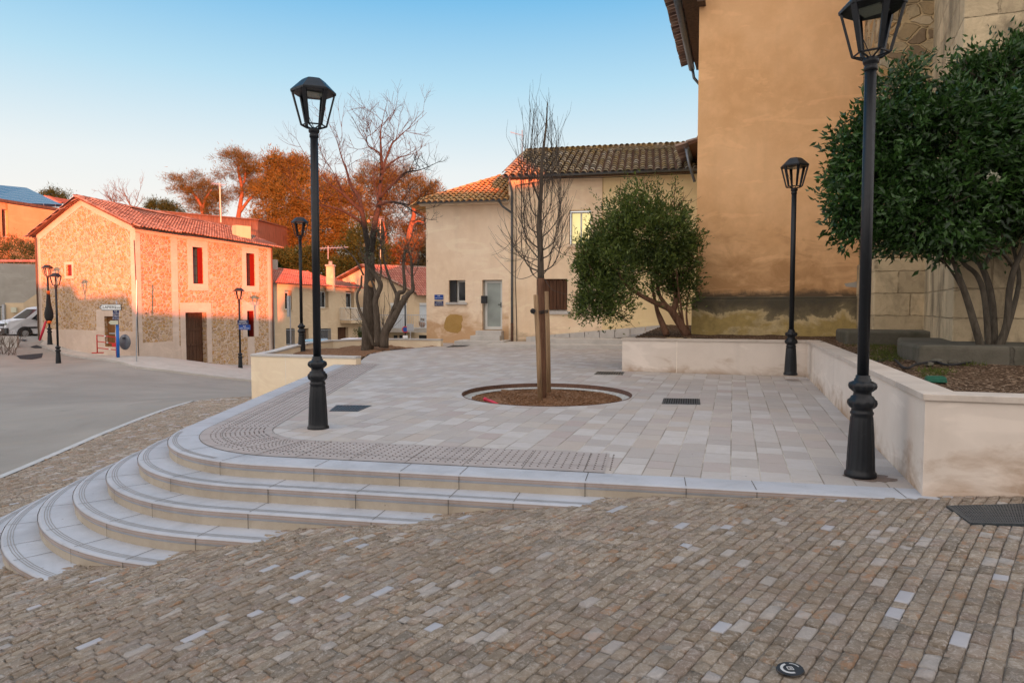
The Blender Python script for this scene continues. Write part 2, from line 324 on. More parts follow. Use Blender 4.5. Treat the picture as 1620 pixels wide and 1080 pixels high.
M['leaf_pine'] = m_leaf('pine_needles', (.09, .078, .017), (.17, .135, .03), .7, .2, .2); M['leaf_cedar'] = m_leaf('conifer_foliage', (.10, .085, .018), (.22, .16, .032), .7, .2, .2); M['leaf_green'] = m_leaf('dark_green_foliage', (.02, .045, .012), (.07, .10, .02), .7, .2, .2)
M['leaf_olive'] = m_leaf('olive_leaves', (.07, .09, .05), (.16, .18, .12), .5, .2); M['leaf_dry'] = m_leaf('dry_foliage', (.12, .08, .03), (.22, .13, .05), .7, .2, .2)
# ground
def m_asphalt():
    t = NT('asphalt'); f = t.noise(t.pos, .35, 6, .6, .5); g = t.noise(t.pos, 140, 3, .8); h = t.noise(t.scale3(t.pos, (.5, 2.2, 1)), .9, 5, .6, .5)
    col = t.mix(t.maprange(f, .35, .68), (.21, .20, .185), (.30, .285, .26)); col = t.mix(t.maprange(g, .3, .75, 0, .5), col, (.34, .32, .285)); col = t.mix(t.maprange(h, .55, .75, 0, .35), col, (.30, .26, .205)); v = t.n('ShaderNodeTexVoronoi', feature='DISTANCE_TO_EDGE', I_Vector=t.pos, I_Scale=.35); w = t.noise(t.pos, .9, 6, .75, 1.5); ck = t.math('ABSOLUTE', t.math('ADD', v.outputs['Distance'], t.math('MULTIPLY', t.math('SUBTRACT', w, .5), .3))); col = t.mix(t.math('MULTIPLY', t.maprange(ck, .002, .006, .6, 0), t.maprange(w, .48, .56)), col, (.06, .055, .05)); st = t.noise(t.pos, 1.6, 5, .7); col = t.mix(t.maprange(st, .62, .7, 0, .3), col, (.10, .095, .09)); return t.done(col, .88, g, .004, 1, .2)
M['asphalt'] = m_asphalt()
M['concrete'] = render_wall('pale_concrete', (.44, .42, .39), (.38, .36, .33), None, None, .2, 1.5, .003); M['ground'] = plain('bare_ground', (.16, .13, .09), .95, .3, 2, .02); M['kerbstone'] = plain('kerb_stone', (.42, .43, .43), .7, .12, 5, .003); M['mortar'] = plain('joint_mortar', (.17, .155, .135), .95, .3, 18, .004)
M['patch_asphalt'] = plain('fresh_asphalt', (.02, .021, .024), .8, .3, 20, .004)
def m_sett():
    t = NT('split_stone_setts'); r = t.rnd; f = t.noise(t.pos, 30, 8, .78, 1.2); g = t.noise(t.pos, 110, 4, .8); h = t.noise(t.pos, 13, 5, .7, .8); big = t.noise(t.pos, .8, 4, .6)
    base = t.ramp(r, [(0, (0.270, 0.217, 0.160)), (.14, (0.326, 0.273, 0.212)), (.3, (0.293, 0.233, 0.189)), (.42, (0.375, 0.315, 0.248)), (.54, (0.228, 0.191, 0.148)), (.66, (0.310, 0.253, 0.196)), (.8, (0.351, 0.289, 0.236)), (.9, (0.277, 0.235, 0.189))], 'CONSTANT')
    col = t.mix(t.maprange(f, .5, .66, 0, .8), base, (.66, .60, .54)); col = t.mix(t.maprange(f, .46, .3, 0, .75), col, (.14, .105, .075)); col = t.mix(t.maprange(big, .4, .65, 0, .4), col, (.24, .19, .145)); col = t.mix(t.maprange(t.noise(t.pos, 1.7, 4, .7), .56, .7, 0, .3), col, (.46, .45, .45))
    os_ = t.math('MULTIPLY', t.maprange(t.math('FRACT', t.math('MULTIPLY', r, 37.7)), .80, .84), t.maprange(h, .50, .60)); col = t.mix(t.math('MULTIPLY', os_, .7), col, (.37, .21, .115))
    pale = t.maprange(t.math('FRACT', t.math('MULTIPLY', r, 91.3)), .945, .96, 0, .5); col = t.mix(pale, col, (.56, .54, .53))
    col = t.mix(t.maprange(g, .62, .8, 0, .5), col, (.7, .66, .6)); return t.done(col, .8, t.math('ADD', f, t.math('MULTIPLY', g, .4)), .02, 1, .25)
M['sett'] = m_sett()
def m_smoothsett():
    t = NT('smooth_pale_setts'); f = t.noise(t.pos, 12, 5, .6); return t.done(t.mix(f, (.29, .29, .31), (.38, .38, .40)), .45, f, .002, 1, .35)
M['sett_w'] = m_smoothsett()
DU = (.308, .951, 0); DV = (.951, -.308, 0)
def m_paving():
    t = NT('stone_slab_paving'); cw = .27; u = t.dot(t.pos, DU); v = t.dot(t.pos, DV); vr = t.math('DIVIDE', v, cw); row = t.math('FLOOR', vr)
    ww = t.math('ADD', t.math('DIVIDE', u, .40), t.math('MULTIPLY', row, 17.37))
    A = t.n('ShaderNodeTexVoronoi', voronoi_dimensions='1D', feature='F1', I_W=ww, I_Scale=1.0, I_Randomness=.75); E = t.n('ShaderNodeTexVoronoi', voronoi_dimensions='1D', feature='DISTANCE_TO_EDGE', I_W=ww, I_Scale=1.0, I_Randomness=.75)
    s = t.sep(A.outputs['Color']); col = t.ramp(s[0], [(0, (0.364, 0.338, 0.321)), (.13, (0.411, 0.392, 0.380)), (.27, (0.382, 0.348, 0.329)), (.38, (0.433, 0.418, 0.414)), (.50, (0.374, 0.332, 0.316)), (.60, (0.407, 0.372, 0.342)), (.70, (0.351, 0.328, 0.317)), (.8, (0.451, 0.434, 0.422)), (.9, (0.392, 0.345, 0.309)), (.95, (0.359, 0.307, 0.291))], 'CONSTANT')
    f = t.noise(t.pos, 3.5, 7, .65, .6); g = t.noise(t.pos, 45, 5, .75); col = t.mix(t.maprange(f, .42, .7, 0, .4), col, (0.365, 0.329, 0.295)); col = t.mix(t.maprange(g, .55, .78, 0, .3), col, (0.651, 0.635, 0.609))
    big = t.noise(t.pos, .5, 4, .6); col = t.mix(t.maprange(big, .48, .7, 0, .22), col, (0.396, 0.351, 0.303))
    sp = t.n('ShaderNodeTexVoronoi', I_Vector=t.pos, I_Scale=3.2); col = t.mix(t.maprange(sp.outputs['Distance'], .02, .035, .75, 0), col, (.10, .085, .07)); sc2 = t.noise(t.scale3(t.pos, (9, 30, 1)), 1, 3, .8, 2); col = t.mix(t.maprange(sc2, .70, .74, 0, .35), col, (.70, .69, .67)); fr = t.math('FRACT', vr); ed = t.math('MINIMUM', t.math('MULTIPLY', t.math('MINIMUM', fr, t.math('SUBTRACT', 1, fr)), cw), t.math('MULTIPLY', E.outputs['Distance'], .40))
    jc = t.ramp(t.noise(t.pos, 1.1, 3), [(.42, (0.220, 0.198, 0.164)), (.58, (0.465, 0.430, 0.381))]); j = t.maprange(ed, .003, .0075)
    col = t.mix(j, jc, col); hgt = t.math('ADD', t.math('MULTIPLY', t.maprange(ed, .002, .01), 1), t.math('ADD', t.math('MULTIPLY', f, .5), t.math('MULTIPLY', s[1], .25)))
    return t.done(col, t.maprange(f, .3, .7, .55, .8), hgt, .004, 1, .3)
M['paving'] = m_paving()
def m_stone(name, c, c2, jl=None, rough=.65):
    t = NT(name); f = t.noise(t.pos, 2.4, 6, .65, .5); g = t.noise(t.pos, 50, 4, .75); col = t.mix(t.maprange(f, .35, .68), c, c2); col = t.mix(t.maprange(g, .55, .8, 0, .25), col, tuple(min(1, x*1.3) for x in c)); col = t.mix(t.maprange(t.noise(t.pos, 9, 5, .7), .6, .74, 0, .35), col, tuple(x*.62 for x in c2))
    w = t.noise(t.scale3(t.pos, (1, 1, .4)), .9, 7, .72, .8); col = t.mix(t.maprange(w, .5, .68, 0, .4), col, tuple(x*.62 for x in c2)); sp = t.n('ShaderNodeTexVoronoi', I_Vector=t.pos, I_Scale=4.5); col = t.mix(t.maprange(sp.outputs['Distance'], .03, .05, .7, 0), col, (.09, .08, .07))
    return t.done(col, rough, t.math('ADD', f, t.math('MULTIPLY', g, .3)), .003, 1, .3)
M['tread'] = m_stone('grey_step_stone', (.40, .425, .47), (.34, .36, .395)); M['riser'] = m_stone('beige_riser_stone', (.43, .385, .315), (.36, .31, .245), None, .8); M['coping'] = m_stone('coping_stone', (.55, .49, .43), (.47, .41, .35)); M['coping_g'] = m_stone('grey_coping_stone', (.52, .50, .47), (.45, .43, .40)); M['nosing'] = m_stone('worn_nosing', (.36, .30, .27), (.30, .25, .225)); M['pinkslab'] = m_stone('rosy_slab', (.37, .335, .32), (.32, .285, .27)); M['jointline'] = plain('dark_joint', (.10, .09, .075), .95, .3, 20); M['stud'] = plain('bronze_stud', (.085, .065, .055), .5, .25, 40, 0, .3)
M['grip'] = plain('grip_strip', (.27, .26, .25), .8, .2, 40)
def m_soil(name, c, c2, bark):
    t = NT(name); f = t.noise(t.pos, 6, 7, .75, .5); v = t.n('ShaderNodeTexVoronoi', I_Vector=t.pos, I_Scale=38.0); r = t.sep(v.outputs['Color'])[0]
    col = t.mix(f, c, c2); col = t.mix(t.maprange(r, .72, .8, 0, .8), col, bark); return t.done(col, .95, t.math('ADD', f, t.math('MULTIPLY', r, .3)), .03, 1, .1)
M['soil'] = m_soil('dark_mulch', (.035, .022, .013), (.10, .06, .035), (.26, .18, .12)); M['soil_r'] = m_soil('red_brown_soil', (.13, .065, .035), (.25, .14, .075), (.30, .18, .11)); M['gravel'] = m_soil('pale_gravel', (.34, .34, .32), (.5, .5, .47), (.6, .6, .58)); M['grass'] = m_leaf('grass_blades', (.05, .07, .015), (.14, .17, .03), .6, .3, .2)
M['ramp_tar'] = plain('brown_tar', (.17, .13, .11), .9, .2, 20, .003)
def m_lit():
    t = NT('lit_window'); f = t.noise(t.pos, 1.2, 2); t.done((.6, .5, .2), .5); t.set(t.b.inputs['Emission Color'], t.mix(f, (1, .80, .30), (1, .9, .5))); t.b.inputs['Emission Strength'].default_value = .105; return t.m
M['lit'] = m_lit()
def m_solar():
    t = NT('solar_cells'); s = t.sep(t.pos); a = t.math('FRACT', t.math('MULTIPLY', s[0], .9)); b = t.math('FRACT', t.math('MULTIPLY', s[1], .6)); k = t.math('MINIMUM', t.math('MINIMUM', a, t.math('SUBTRACT', 1, a)), t.math('MINIMUM', b, t.math('SUBTRACT', 1, b)))
    return t.done(t.mix(t.maprange(k, .02, .03), (.25, .27, .3), (.015, .025, .06)), .22, None, spec=.6)
M['solar'] = m_solar()
# ---------------------------------------------------------------- terrain
CP = np.array([(4.15,5.5,.04),(3.4,5.75,-.02),(.74,6.0,-.15),(-.66,6.1,-.3),(-2.09,6.15,-.45),(-2.93,6.12,-.6),(-3.87,6.3,-.75),(-4.77,6.7,-.9),(-5.6,7.2,-1.05),(-6.2,8.5,-1.13),(-6.5,11,-1.12),(-6.9,15,-1.05),(-7.3,18.8,-.95),
 (-8.66,11.4,-1.25),(-9.08,19.3,-1.07),(-7.6,19.8,-1.0),(0,1.5,-.25),(3,1.5,.05),(-3,1.5,-.6),(-7,2,-1.1),(6,2,.3),(0,-10,-.3),(10,-10,.4),(-12,-10,-1.4),
 (-22.3,33.5,-1.17),(-26.6,39,-.47),(-19.2,35,-1.0),(-27.4,39.6,-.13),(-18,40.5,-1.82),(-15.9,45.3,-2.3),(-14.7,37,-1.8),(-12.8,33.4,-1.95),(-29,40.5,-.25),
 (-7.5,25,-1.6),(-8,30,-2.0),(-5,32,-2.2),(-3,45,-2.8),(-14,55,-3),(-6,60,-3),(-40,48,.6),(-36,34,-.7),(-30,15,-1.0),(-20,10,-1.35),(-15,22,-1.35),(-12,4,-1.35),
 (2,12,-.7),(2,20,-.9),(6,12,-.5),(-2.5,11,-.9),(-3,17,-1.0),(3.6,8.5,-.35),(8,4,.3),(12,12,-.3)])
def _U(r2): return np.where(r2 > 0, r2*np.log(np.maximum(r2, 1e-12)), 0)
_n0 = len(CP); _K = _U(((CP[:, None, :2]-CP[None, :, :2])**2).sum(-1)); _P = np.c_[np.ones(_n0), CP[:, :2]]
_A = np.block([[_K+np.eye(_n0)*.05, _P], [_P.T, np.zeros((3, 3))]]); _w = np.linalg.solve(_A, np.r_[CP[:, 2], 0, 0, 0])
def Gn(X, Y):
    X = np.asarray(X, float); Y = np.asarray(Y, float); sh = X.shape; x = X.ravel(); y = Y.ravel(); out = np.zeros(len(x))
    for i in range(0, len(x), 20000):
        a, b = x[i:i+20000], y[i:i+20000]; out[i:i+20000] = _U((a[:, None]-CP[:, 0])**2+(b[:, None]-CP[:, 1])**2)@_w[:_n0]+_w[_n0]+_w[_n0+1]*a+_w[_n0+2]*b
    return out.reshape(sh)
def G(x, y): return float(Gn([x], [y])[0])
def hit(px, py):
    """photo pixel -> point on the street terrain"""
    d = Vector(ray(px, py)); t = 1.0; last = t
    while t < 200:
        p = d*t
        if CZ+p.z <= G(p.x, p.y):
            lo, hi = last, t
            for _ in range(20):
                m = (lo+hi)/2; q = d*m
                if CZ+q.z <= G(q.x, q.y): hi = m
                else: lo = m
            q = d*hi; return Vector((q.x, q.y, CZ+q.z))
        last = t; t += .25
    return Vector((d.x*60, d.y*60, -2))
def grid_sheet(name, xs, ys, zf, m, mask=None):
    X, Y = np.meshgrid(xs, ys); Z = zf(X, Y); nx, ny = len(xs), len(ys); V = np.stack([X, Y, Z], -1).reshape(-1, 3)
    I = np.arange(nx*ny).reshape(ny, nx); Fq = np.stack([I[:-1, :-1], I[:-1, 1:], I[1:, 1:], I[1:, :-1]], -1).reshape(-1, 4)
    if mask is not None:
        cx = V[Fq].mean(1); Fq = Fq[mask(cx[:, 0], cx[:, 1])]
    return npmesh(name, V, Fq, m, None, True)
def inpoly(X, Y, poly):
    X = np.asarray(X); Y = np.asarray(Y); r = np.zeros(X.shape, bool); n = len(poly)
    for i in range(n):
        x1, y1 = poly[i]; x2, y2 = poly[(i+1) % n]
        if y1 == y2: continue
        c = ((y1 > Y) != (y2 > Y)) & (X < (x2-x1)*(Y-y1)/(y2-y1)+x1); r ^= c
    return r
def hillz(X, Y):
    z = np.clip(Gn(np.clip(X, -45, 14), np.clip(Y, -12, 62)), -3.2, 1.2); z = np.minimum(z, 0)-.32
    s = np.clip((Y-62)/50, 0, 1); s = s*s*(3-2*s); w = np.clip((-X+5)/30, 0, 1); w = w*w*(3-2*w)
    b = np.clip((-10-Y)/20, 0, 1)
    return z*(1-s)*(1-b)+s*(w*7.5-2.5)+b*(-.4)
xs = np.r_[np.linspace(-1500, -80, 14), np.linspace(-70, 40, 111), np.linspace(50, 1500, 14)]; ys = np.r_[np.linspace(-900, -40, 8), np.linspace(-34, 120, 155), np.linspace(135, 2200, 16)]
tag(grid_sheet('ground', xs, ys, hillz, M['ground']), kind='structure')
# kerb line between street and cobbles
KL = [(-7.3, -12), (-7.9, 2), (-8.3, 7), (-8.66, 11.42), (-8.91, 14.45), (-9.08, 19.31)]
def kx(Y): return np.interp(Y, [p[1] for p in KL], [p[0] for p in KL])
def road_bound(Y): return np.where(Y < 19.4, kx(Y)+.0, np.interp(Y, [19.4, 20.5, 27, 45, 62], [-7.6, -6.8, -5, -1, 0]))
_v = np.linspace(-14, 62, 229); _s = np.r_[0, np.geomspace(.4, 62, 70)]
Yg = np.repeat(_v[:, None], len(_s), 1); Xg = road_bound(Yg)-_s[None, :]; Zg = np.clip(Gn(np.clip(Xg, -48, 20), Yg), -4, 1.5)+.0
I = np.arange(Yg.size).reshape(Yg.shape); Fq = np.stack([I[:-1, :-1], I[1:, :-1], I[1:, 1:], I[:-1, 1:]], -1).reshape(-1, 4)
tag(npmesh('road', np.stack([Xg, Yg, Zg], -1).reshape(-1, 3), Fq, M['asphalt'], None, True), kind='structure')
def terrain_patch(name, poly, m, lift=.01, step=.35, kind='structure', thick=0):
    """patch lying on the street terrain, 2d polygon densified"""
    P = []
    for i in range(len(poly)):
        a = Vector(poly[i]); b = Vector(poly[(i+1) % len(poly)]); k = max(1, int((b-a).length/step))
        P += [a.lerp(b, j/k) for j in range(k)]
    xs_ = [p.x for p in P]; ys_ = [p.y for p in P]; nb = len(P)
    gx, gy = np.meshgrid(np.arange(min(xs_), max(xs_), step), np.arange(min(ys_), max(ys_), step)); gi = inpoly(gx.ravel(), gy.ravel(), [tuple(p) for p in P])
    pts = P+[Vector((x, y)) for x, y, k in zip(gx.ravel(), gy.ravel(), gi) if k]
    r = delaunay_2d_cdt(pts, [(i, (i+1) % nb) for i in range(nb)], [], 1, 1e-5)
    v = [(p.x, p.y, G(p.x, p.y)+lift) for p in r[0]]; mb = MB(); fs = []
    for f in r[2]:
        a, b, c = [r[0][i] for i in f[:3]]
        fs.append(tuple(f) if (b-a).cross(c-a) > 0 else tuple(f)[::-1])
    mb.add(v, fs)
    if thick:
        n0 = len(mb.v); bd = [(p.x, p.y) for p in P]; mb.add([(x, y, G(x, y)+lift) for x, y in bd]+[(x, y, G(x, y)+lift-thick) for x, y in bd], [(i, (i+1) % nb, nb+(i+1) % nb, nb+i) for i in range(nb)])
    return tag(mb.build(name, m, None, not thick), kind=kind)
def offs(path, d):
    """offset an open 2d polyline to its left by d"""
    out = []
    for i, p in enumerate(path):
        a = Vector(path[max(0, i-1)]); b = Vector(path[min(len(path)-1, i+1)]); t = (b-a).normalized(); out.append((p[0]-t.y*d, p[1]+t.x*d))
    return out
kl2 = KL+[(-7.67, 18.93), (-7.45, 19.3)]
# pavement in front of the stone house
side = [(64, 547), (95, 559), (150, 569), (217, 583), (300, 593), (400, 604)]
inner = [(440, 590), (400, 580), (330, 576), (275, 569), (217, 562), (150, 549), (70, 541)]
poly = [tuple(hit(*p)[:2]) for p in side+inner]
terrain_patch('pavement', poly, M['concrete'], .10, .8, thick=.12)
for k, q in enumerate([[(26, 563), (68, 559), (66, 566), (50, 569), (32, 568)], [(48, 549), (58, 546), (66, 549), (66, 551), (55, 551)], [(26, 538), (44, 537), (40, 539)]]):
    terrain_patch('tarmac_patch', [tuple(hit(*p)[:2]) for p in q], M['patch_asphalt'], .02, .5)

# ---------------------------------------------------------------- plaza outline and steps
def fillet(p0, c, p1, r, n=18):
    p0, c, p1 = map(Vector, (p0, c, p1)); d0 = (p0-c).normalized(); d1 = (p1-c).normalized(); half = d0.angle(d1)/2
    tl = r/math.tan(half); bis = (d0+d1).normalized(); cen = c+bis*(r/math.sin(half)); a = c+d0*tl; b = c+d1*tl; va = a-cen; vb = b-cen
    ang = va.angle_signed(vb); out = []
    for i in range(n+1):
        q = va.copy(); q.rotate(Matrix.Rotation(-ang*i/n, 2)); out.append(tuple(cen+q))
    return out
N0A = (3.62, 5.61); N0C = (-4.25, 7.22); N0B = (-4.72, 17.95)
def nose(k, right=3.62, back=17.95):
    """nosing line number k: straight, rounded corner, straight"""
    o = .31*k; f = Vector((N0C[0]-N0A[0], N0C[1]-N0A[1])).normalized(); l = Vector((N0B[0]-N0C[0], N0B[1]-N0C[1])).normalized()
    nf = Vector((f.y, -f.x))*-1; nf = nf if nf.y < 0 else -nf; nl = Vector((-l.y, l.x)); nl = nl if nl.x < 0 else -nl
    a = Vector(N0A)+nf*o; a2 = Vector(N0C)+nf*o; b = Vector(N0B)+nl*o; b2 = Vector(N0C)+nl*o
    den = f.x*l.y-f.y*l.x; t = ((b2-a2).x*l.y-(b2-a2).y*l.x)/den; c = a2+f*t
    return [tuple(a)]+fillet(a, c, b, 2.2+o*.92)+[tuple(b)]
def pz(x, y): return .008*(max(y, 5)-7.5)
NO = [nose(k) for k in range(9)]
PLAZA = NO[0]+[(-4.15, 17.84), (-4.35, 20.0), (-4.5, 21.6), (-4.3, 22.9), (-3.6, 24.2), (-2.6, 25.6), (-3.0, 27.55), (5.7, 25.9), (5.45, 24.45), (2.75, 16.2), (6.6, 14.9), (3.62, 5.9)]
def densify(path, st=.3):
    out = []
    for a, b in zip(path[:-1], path[1:]):
        a = Vector(a); b = Vector(b); k = max(1, int((b-a).length/st)); out += [tuple(a.lerp(b, j/k)) for j in range(k)]
    return out+[tuple(path[-1])]
def strip(mb, pa, pb, zf, lift=0):
    n = len(pa); mb.add([(x, y, zf(x, y)+lift) for x, y in pa]+[(x, y, zf(x, y)+lift) for x, y in pb], [(i, i+1, n+i+1, n+i) for i in range(n-1)])
PIT = (.62, 12.25, 1.52)
# paving with the round hole of the tree pit
outer = [tuple(p) for p in PLAZA]; circ = [(PIT[0]+PIT[2]*math.cos(2*math.pi*k/64), PIT[1]+PIT[2]*math.sin(2*math.pi*k/64)) for k in range(64)]
KW = .34; inner0 = offs(NO[0], -KW)   # inner edge of the kerb stone
po = inner0+[(-4.1, 17.84)]+outer[len(NO[0])+1:]
pts = [Vector(p) for p in po+circ]; no = len(po); ed = [(i, (i+1) % no) for i in range(no)]+[(no+i, no+(i+1) % 64) for i in range(64)]
r = delaunay_2d_cdt(pts, ed, [], 1, 1e-5); mb = MB(); fs = []
for f in r[2]:
    c = sum((r[0][i] for i in f), Vector((0, 0)))/len(f)
    if (c-Vector(PIT[:2])).length < PIT[2]*.99: continue
    a, b, cc = [r[0][i] for i in f[:3]]; fs.append(tuple(f) if (b-a).cross(cc-a) > 0 else tuple(f)[::-1])
mb.add([(p.x, p.y, pz(p.x, p.y)) for p in r[0]], fs); tag(mb.build('plaza_paving', M['paving']), kind='structure')
# kerb stone round the plaza edge: rounded nosing, top, riser
def step_body(k, z, tread_w, zb, parent, namer='step', mats=('tread', 'riser')):
    path = NO[k]; zz = (lambda x, y: pz(x, y)) if k == 0 else (lambda x, y: z)
    P0 = densify(path); n = len(P0); rings = [(0.012, -.075), (0, -.055), (-.004, -.03), (.006, -.008), (.03, 0)]
    mb = MB(); prev = None
    vs = []; 
    for o, dz in rings+[(tread_w, 0)]:
        q = offs(P0, -o) if o else P0; vs += [(x, y, zz(x, y)+dz) for x, y in q]
    m_ = len(rings)+1; fs = [(j*n+i, j*n+i+1, (j+1)*n+i+1, (j+1)*n+i) for j in range(m_-1) for i in range(n-1)]
    mb.add(vs, fs); top = mb.build('tread' if k else 'kerb_stone_top', M[mats[0]], parent, True)
    mb = MB(); q = offs(P0, -.012); mb.add([(x, y, zz(x, y)-.073) for x, y in q]+[(x, y, zb) for x, y in q], [(n+i, n+i+1, i+1, i) for i in range(n-1)]); ris = mb.build('riser' if k else 'kerb_stone_face', M[mats[1]], parent, True)
    # reddish worn band on the rounded nosing and joints every metre or so
    mb = MB(); a = offs(P0, .003); vs = [(x, y, zz(x, y)-.05) for x, y in a]+[(x, y, zz(x, y)-.012) for x, y in offs(P0, .0045)]; mb.add(vs, [(i, i+1, n+i+1, n+i) for i in range(n-1)]); nb = mb.build('nosing_band', M['nosing'], top, True)
    jt = MB(); L = 0; nxt = .6+.3*(k % 3)
    for i in range(n-1):
        L += (Vector(P0[i+1])-Vector(P0[i])).length
        if L > nxt:
            nxt += random.choice([.75, .95, 1.1]); t = (Vector(P0[i+1])-Vector(P0[i])).normalized(); nn = Vector((-t.y, t.x))*-1
            p = Vector(P0[i]); wd = .0035
            for (o0, z0, o1, z1) in ((-.008, -.075, -.008, zb-(0 if k else 0)-zz(p.x, p.y)), (-.0085, -.075, -.0085, -.012), (.02, .0025, tread_w-.002, .0025)):
                pa = p+nn*o0; pb = p+nn*o1; jt.add([(pa.x-t.x*wd, pa.y-t.y*wd, zz(pa.x, pa.y)+z0), (pa.x+t.x*wd, pa.y+t.y*wd, zz(pa.x, pa.y)+z0), (pb.x+t.x*wd, pb.y+t.y*wd, zz(pb.x, pb.y)+z1), (pb.x-t.x*wd, pb.y-t.y*wd, zz(pb.x, pb.y)+z1)], [(0, 1, 2, 3)])
    jt.build('stone_joints', M['jointline'], top)
    return top
st0 = thing('plaza_kerb', 'pale stone kerb edging the upper terrace above the curved steps', 'kerb', (0, 0, 0)); st0['kind'] = 'structure'
step_body(0, 0, KW, -1.3, st0)
steps = thing('curved_steps', 'flight of rounded pale stone steps wrapping the corner of the terrace', 'steps', (0, 0, 0))
for k in range(1, 8):
    z = -.15*k; top = step_body(k, z, .36, z-.45, steps)
    g = MB(); 
    for o in (.055, .078, .101): q = densify(NO[k]); strip(g, offs(q, -o), offs(q, -o-.007), lambda x, y: z, .003)
    g.build('grip_line', M['grip'], top)
# nosing grip lines on the plaza kerb only round the corner
g = MB(); q = NO[0][5:18]
for o in (.05, .07, .09): strip(g, offs(q, -o), offs(q, -o-.008), pz, .003)
g.build('grip_line', M['grip'], st0)
# tactile band: base slabs and rows of studs
tp = thing('tactile_paving', 'curved band of warning studs set in pinkish slabs beside the plaza kerb', 'tactile paving', (0, 0, 0)); tp['kind'] = 'structure'
q = densify(NO[0], .2); q = [p for p in q if p[0] < .95]
mb = MB(); strip(mb, offs(q, -KW-.004), offs(q, -1.19), pz, .004); mb.build('slab_band', M['pinkslab'], tp, True)
jl = MB()
for o in (KW, .60, 1.195): strip(jl, offs(q, -o), offs(q, -o-.006), pz, .0065)
for i in range(1, len(q)-1, 3):
    t = (Vector(q[i+1])-Vector(q[i-1])).normalized(); nn = Vector((t.y, -t.x)); a = Vector(q[i])+nn*.345; b = Vector(q[i])+nn*1.19; w = t*.003
    jl.add([(p.x, p.y, pz(p.x, p.y)+.0066) for p in (a-w, a+w, b+w, b-w)], [(0, 1, 2, 3)])
jl.build('slab_joints', M['jointline'], tp)
sd = MB(); q = densify(NO[0], .02); acc = 0; rows = np.arange(.47, 1.14, .056); last = None; kk = 0
i = 0
while i < len(q)-1:
    if q[i][0] < .88:
        t = (Vector(q[i+1])-Vector(q[i])).normalized(); nn = Vector((t.y, -t.x))
        seg = 0 if q[i][0] > -2.6 else (1 if q[i][1] < 9 else 2)
        for j, o in enumerate(rows if seg == 1 else np.arange(.47, 1.14, .083)):
            pass
            p = Vector(q[i])+nn*(o+(.0 if kk % 2 else .0)); z = pz(p.x, p.y)+.004; rr = .0105
            vs = [(p.x+rr*math.cos(a*math.pi/3), p.y+rr*math.sin(a*math.pi/3), z) for a in range(6)]+[(p.x+rr*.7*math.cos(a*math.pi/3), p.y+rr*.7*math.sin(a*math.pi/3), z+.005) for a in range(6)]
            sd.add(vs, [(a, (a+1) % 6, 6+(a+1) % 6, 6+a) for a in range(6)]+[(6, 7, 8, 9, 10, 11)])
        kk += 1; acc = 0
        while i < len(q)-1 and acc < (.105 if seg == 1 else .07): acc += (Vector(q[i+1])-Vector(q[i])).length; i += 1
    else: i += 1
tag(sd.build('studs', M['stud'], tp), kind='stuff')

# ---------------------------------------------------------------- cobbled street of split setts
vx, vy = .652, .758; ex, ey = .758, -.652; PLA = PLAZA
us, vs_, ls = [], [], []
for rrow in np.arange(-20.5, 8, .0765):
    u = -10+random.random()*.2
    while u < 21:
        L = random.uniform(.075, .165); us.append(u+L/2); vs_.append(rrow); ls.append(L); u += L
us, vs_, ls = map(np.array, (us, vs_, ls)); cx = us*vx+vs_*ex; cy = us*vy+vs_*ey
keep = (cy > 1.2) & (cy < 19.6) & (cx > kx(cy)+.17) & (cx < 5.6) & ~inpoly(cx, cy, PLA) & ~inpoly(cx, cy, [(3.5, 5.75), (9.5, 3.8), (9, 16), (3, 16)])
keep &= ~((cy > 9.0) & (cx > -4.2)); keep &= (np.abs(cx) < cy*.95+.9)
cx, cy, ls = cx[keep], cy[keep], ls[keep]
keep2 = ~inpoly(cx, cy, NO[5]+[(5, 18)]) | (cy < 6.9)
cx, cy, ls = cx[keep2], cy[keep2], ls[keep2]
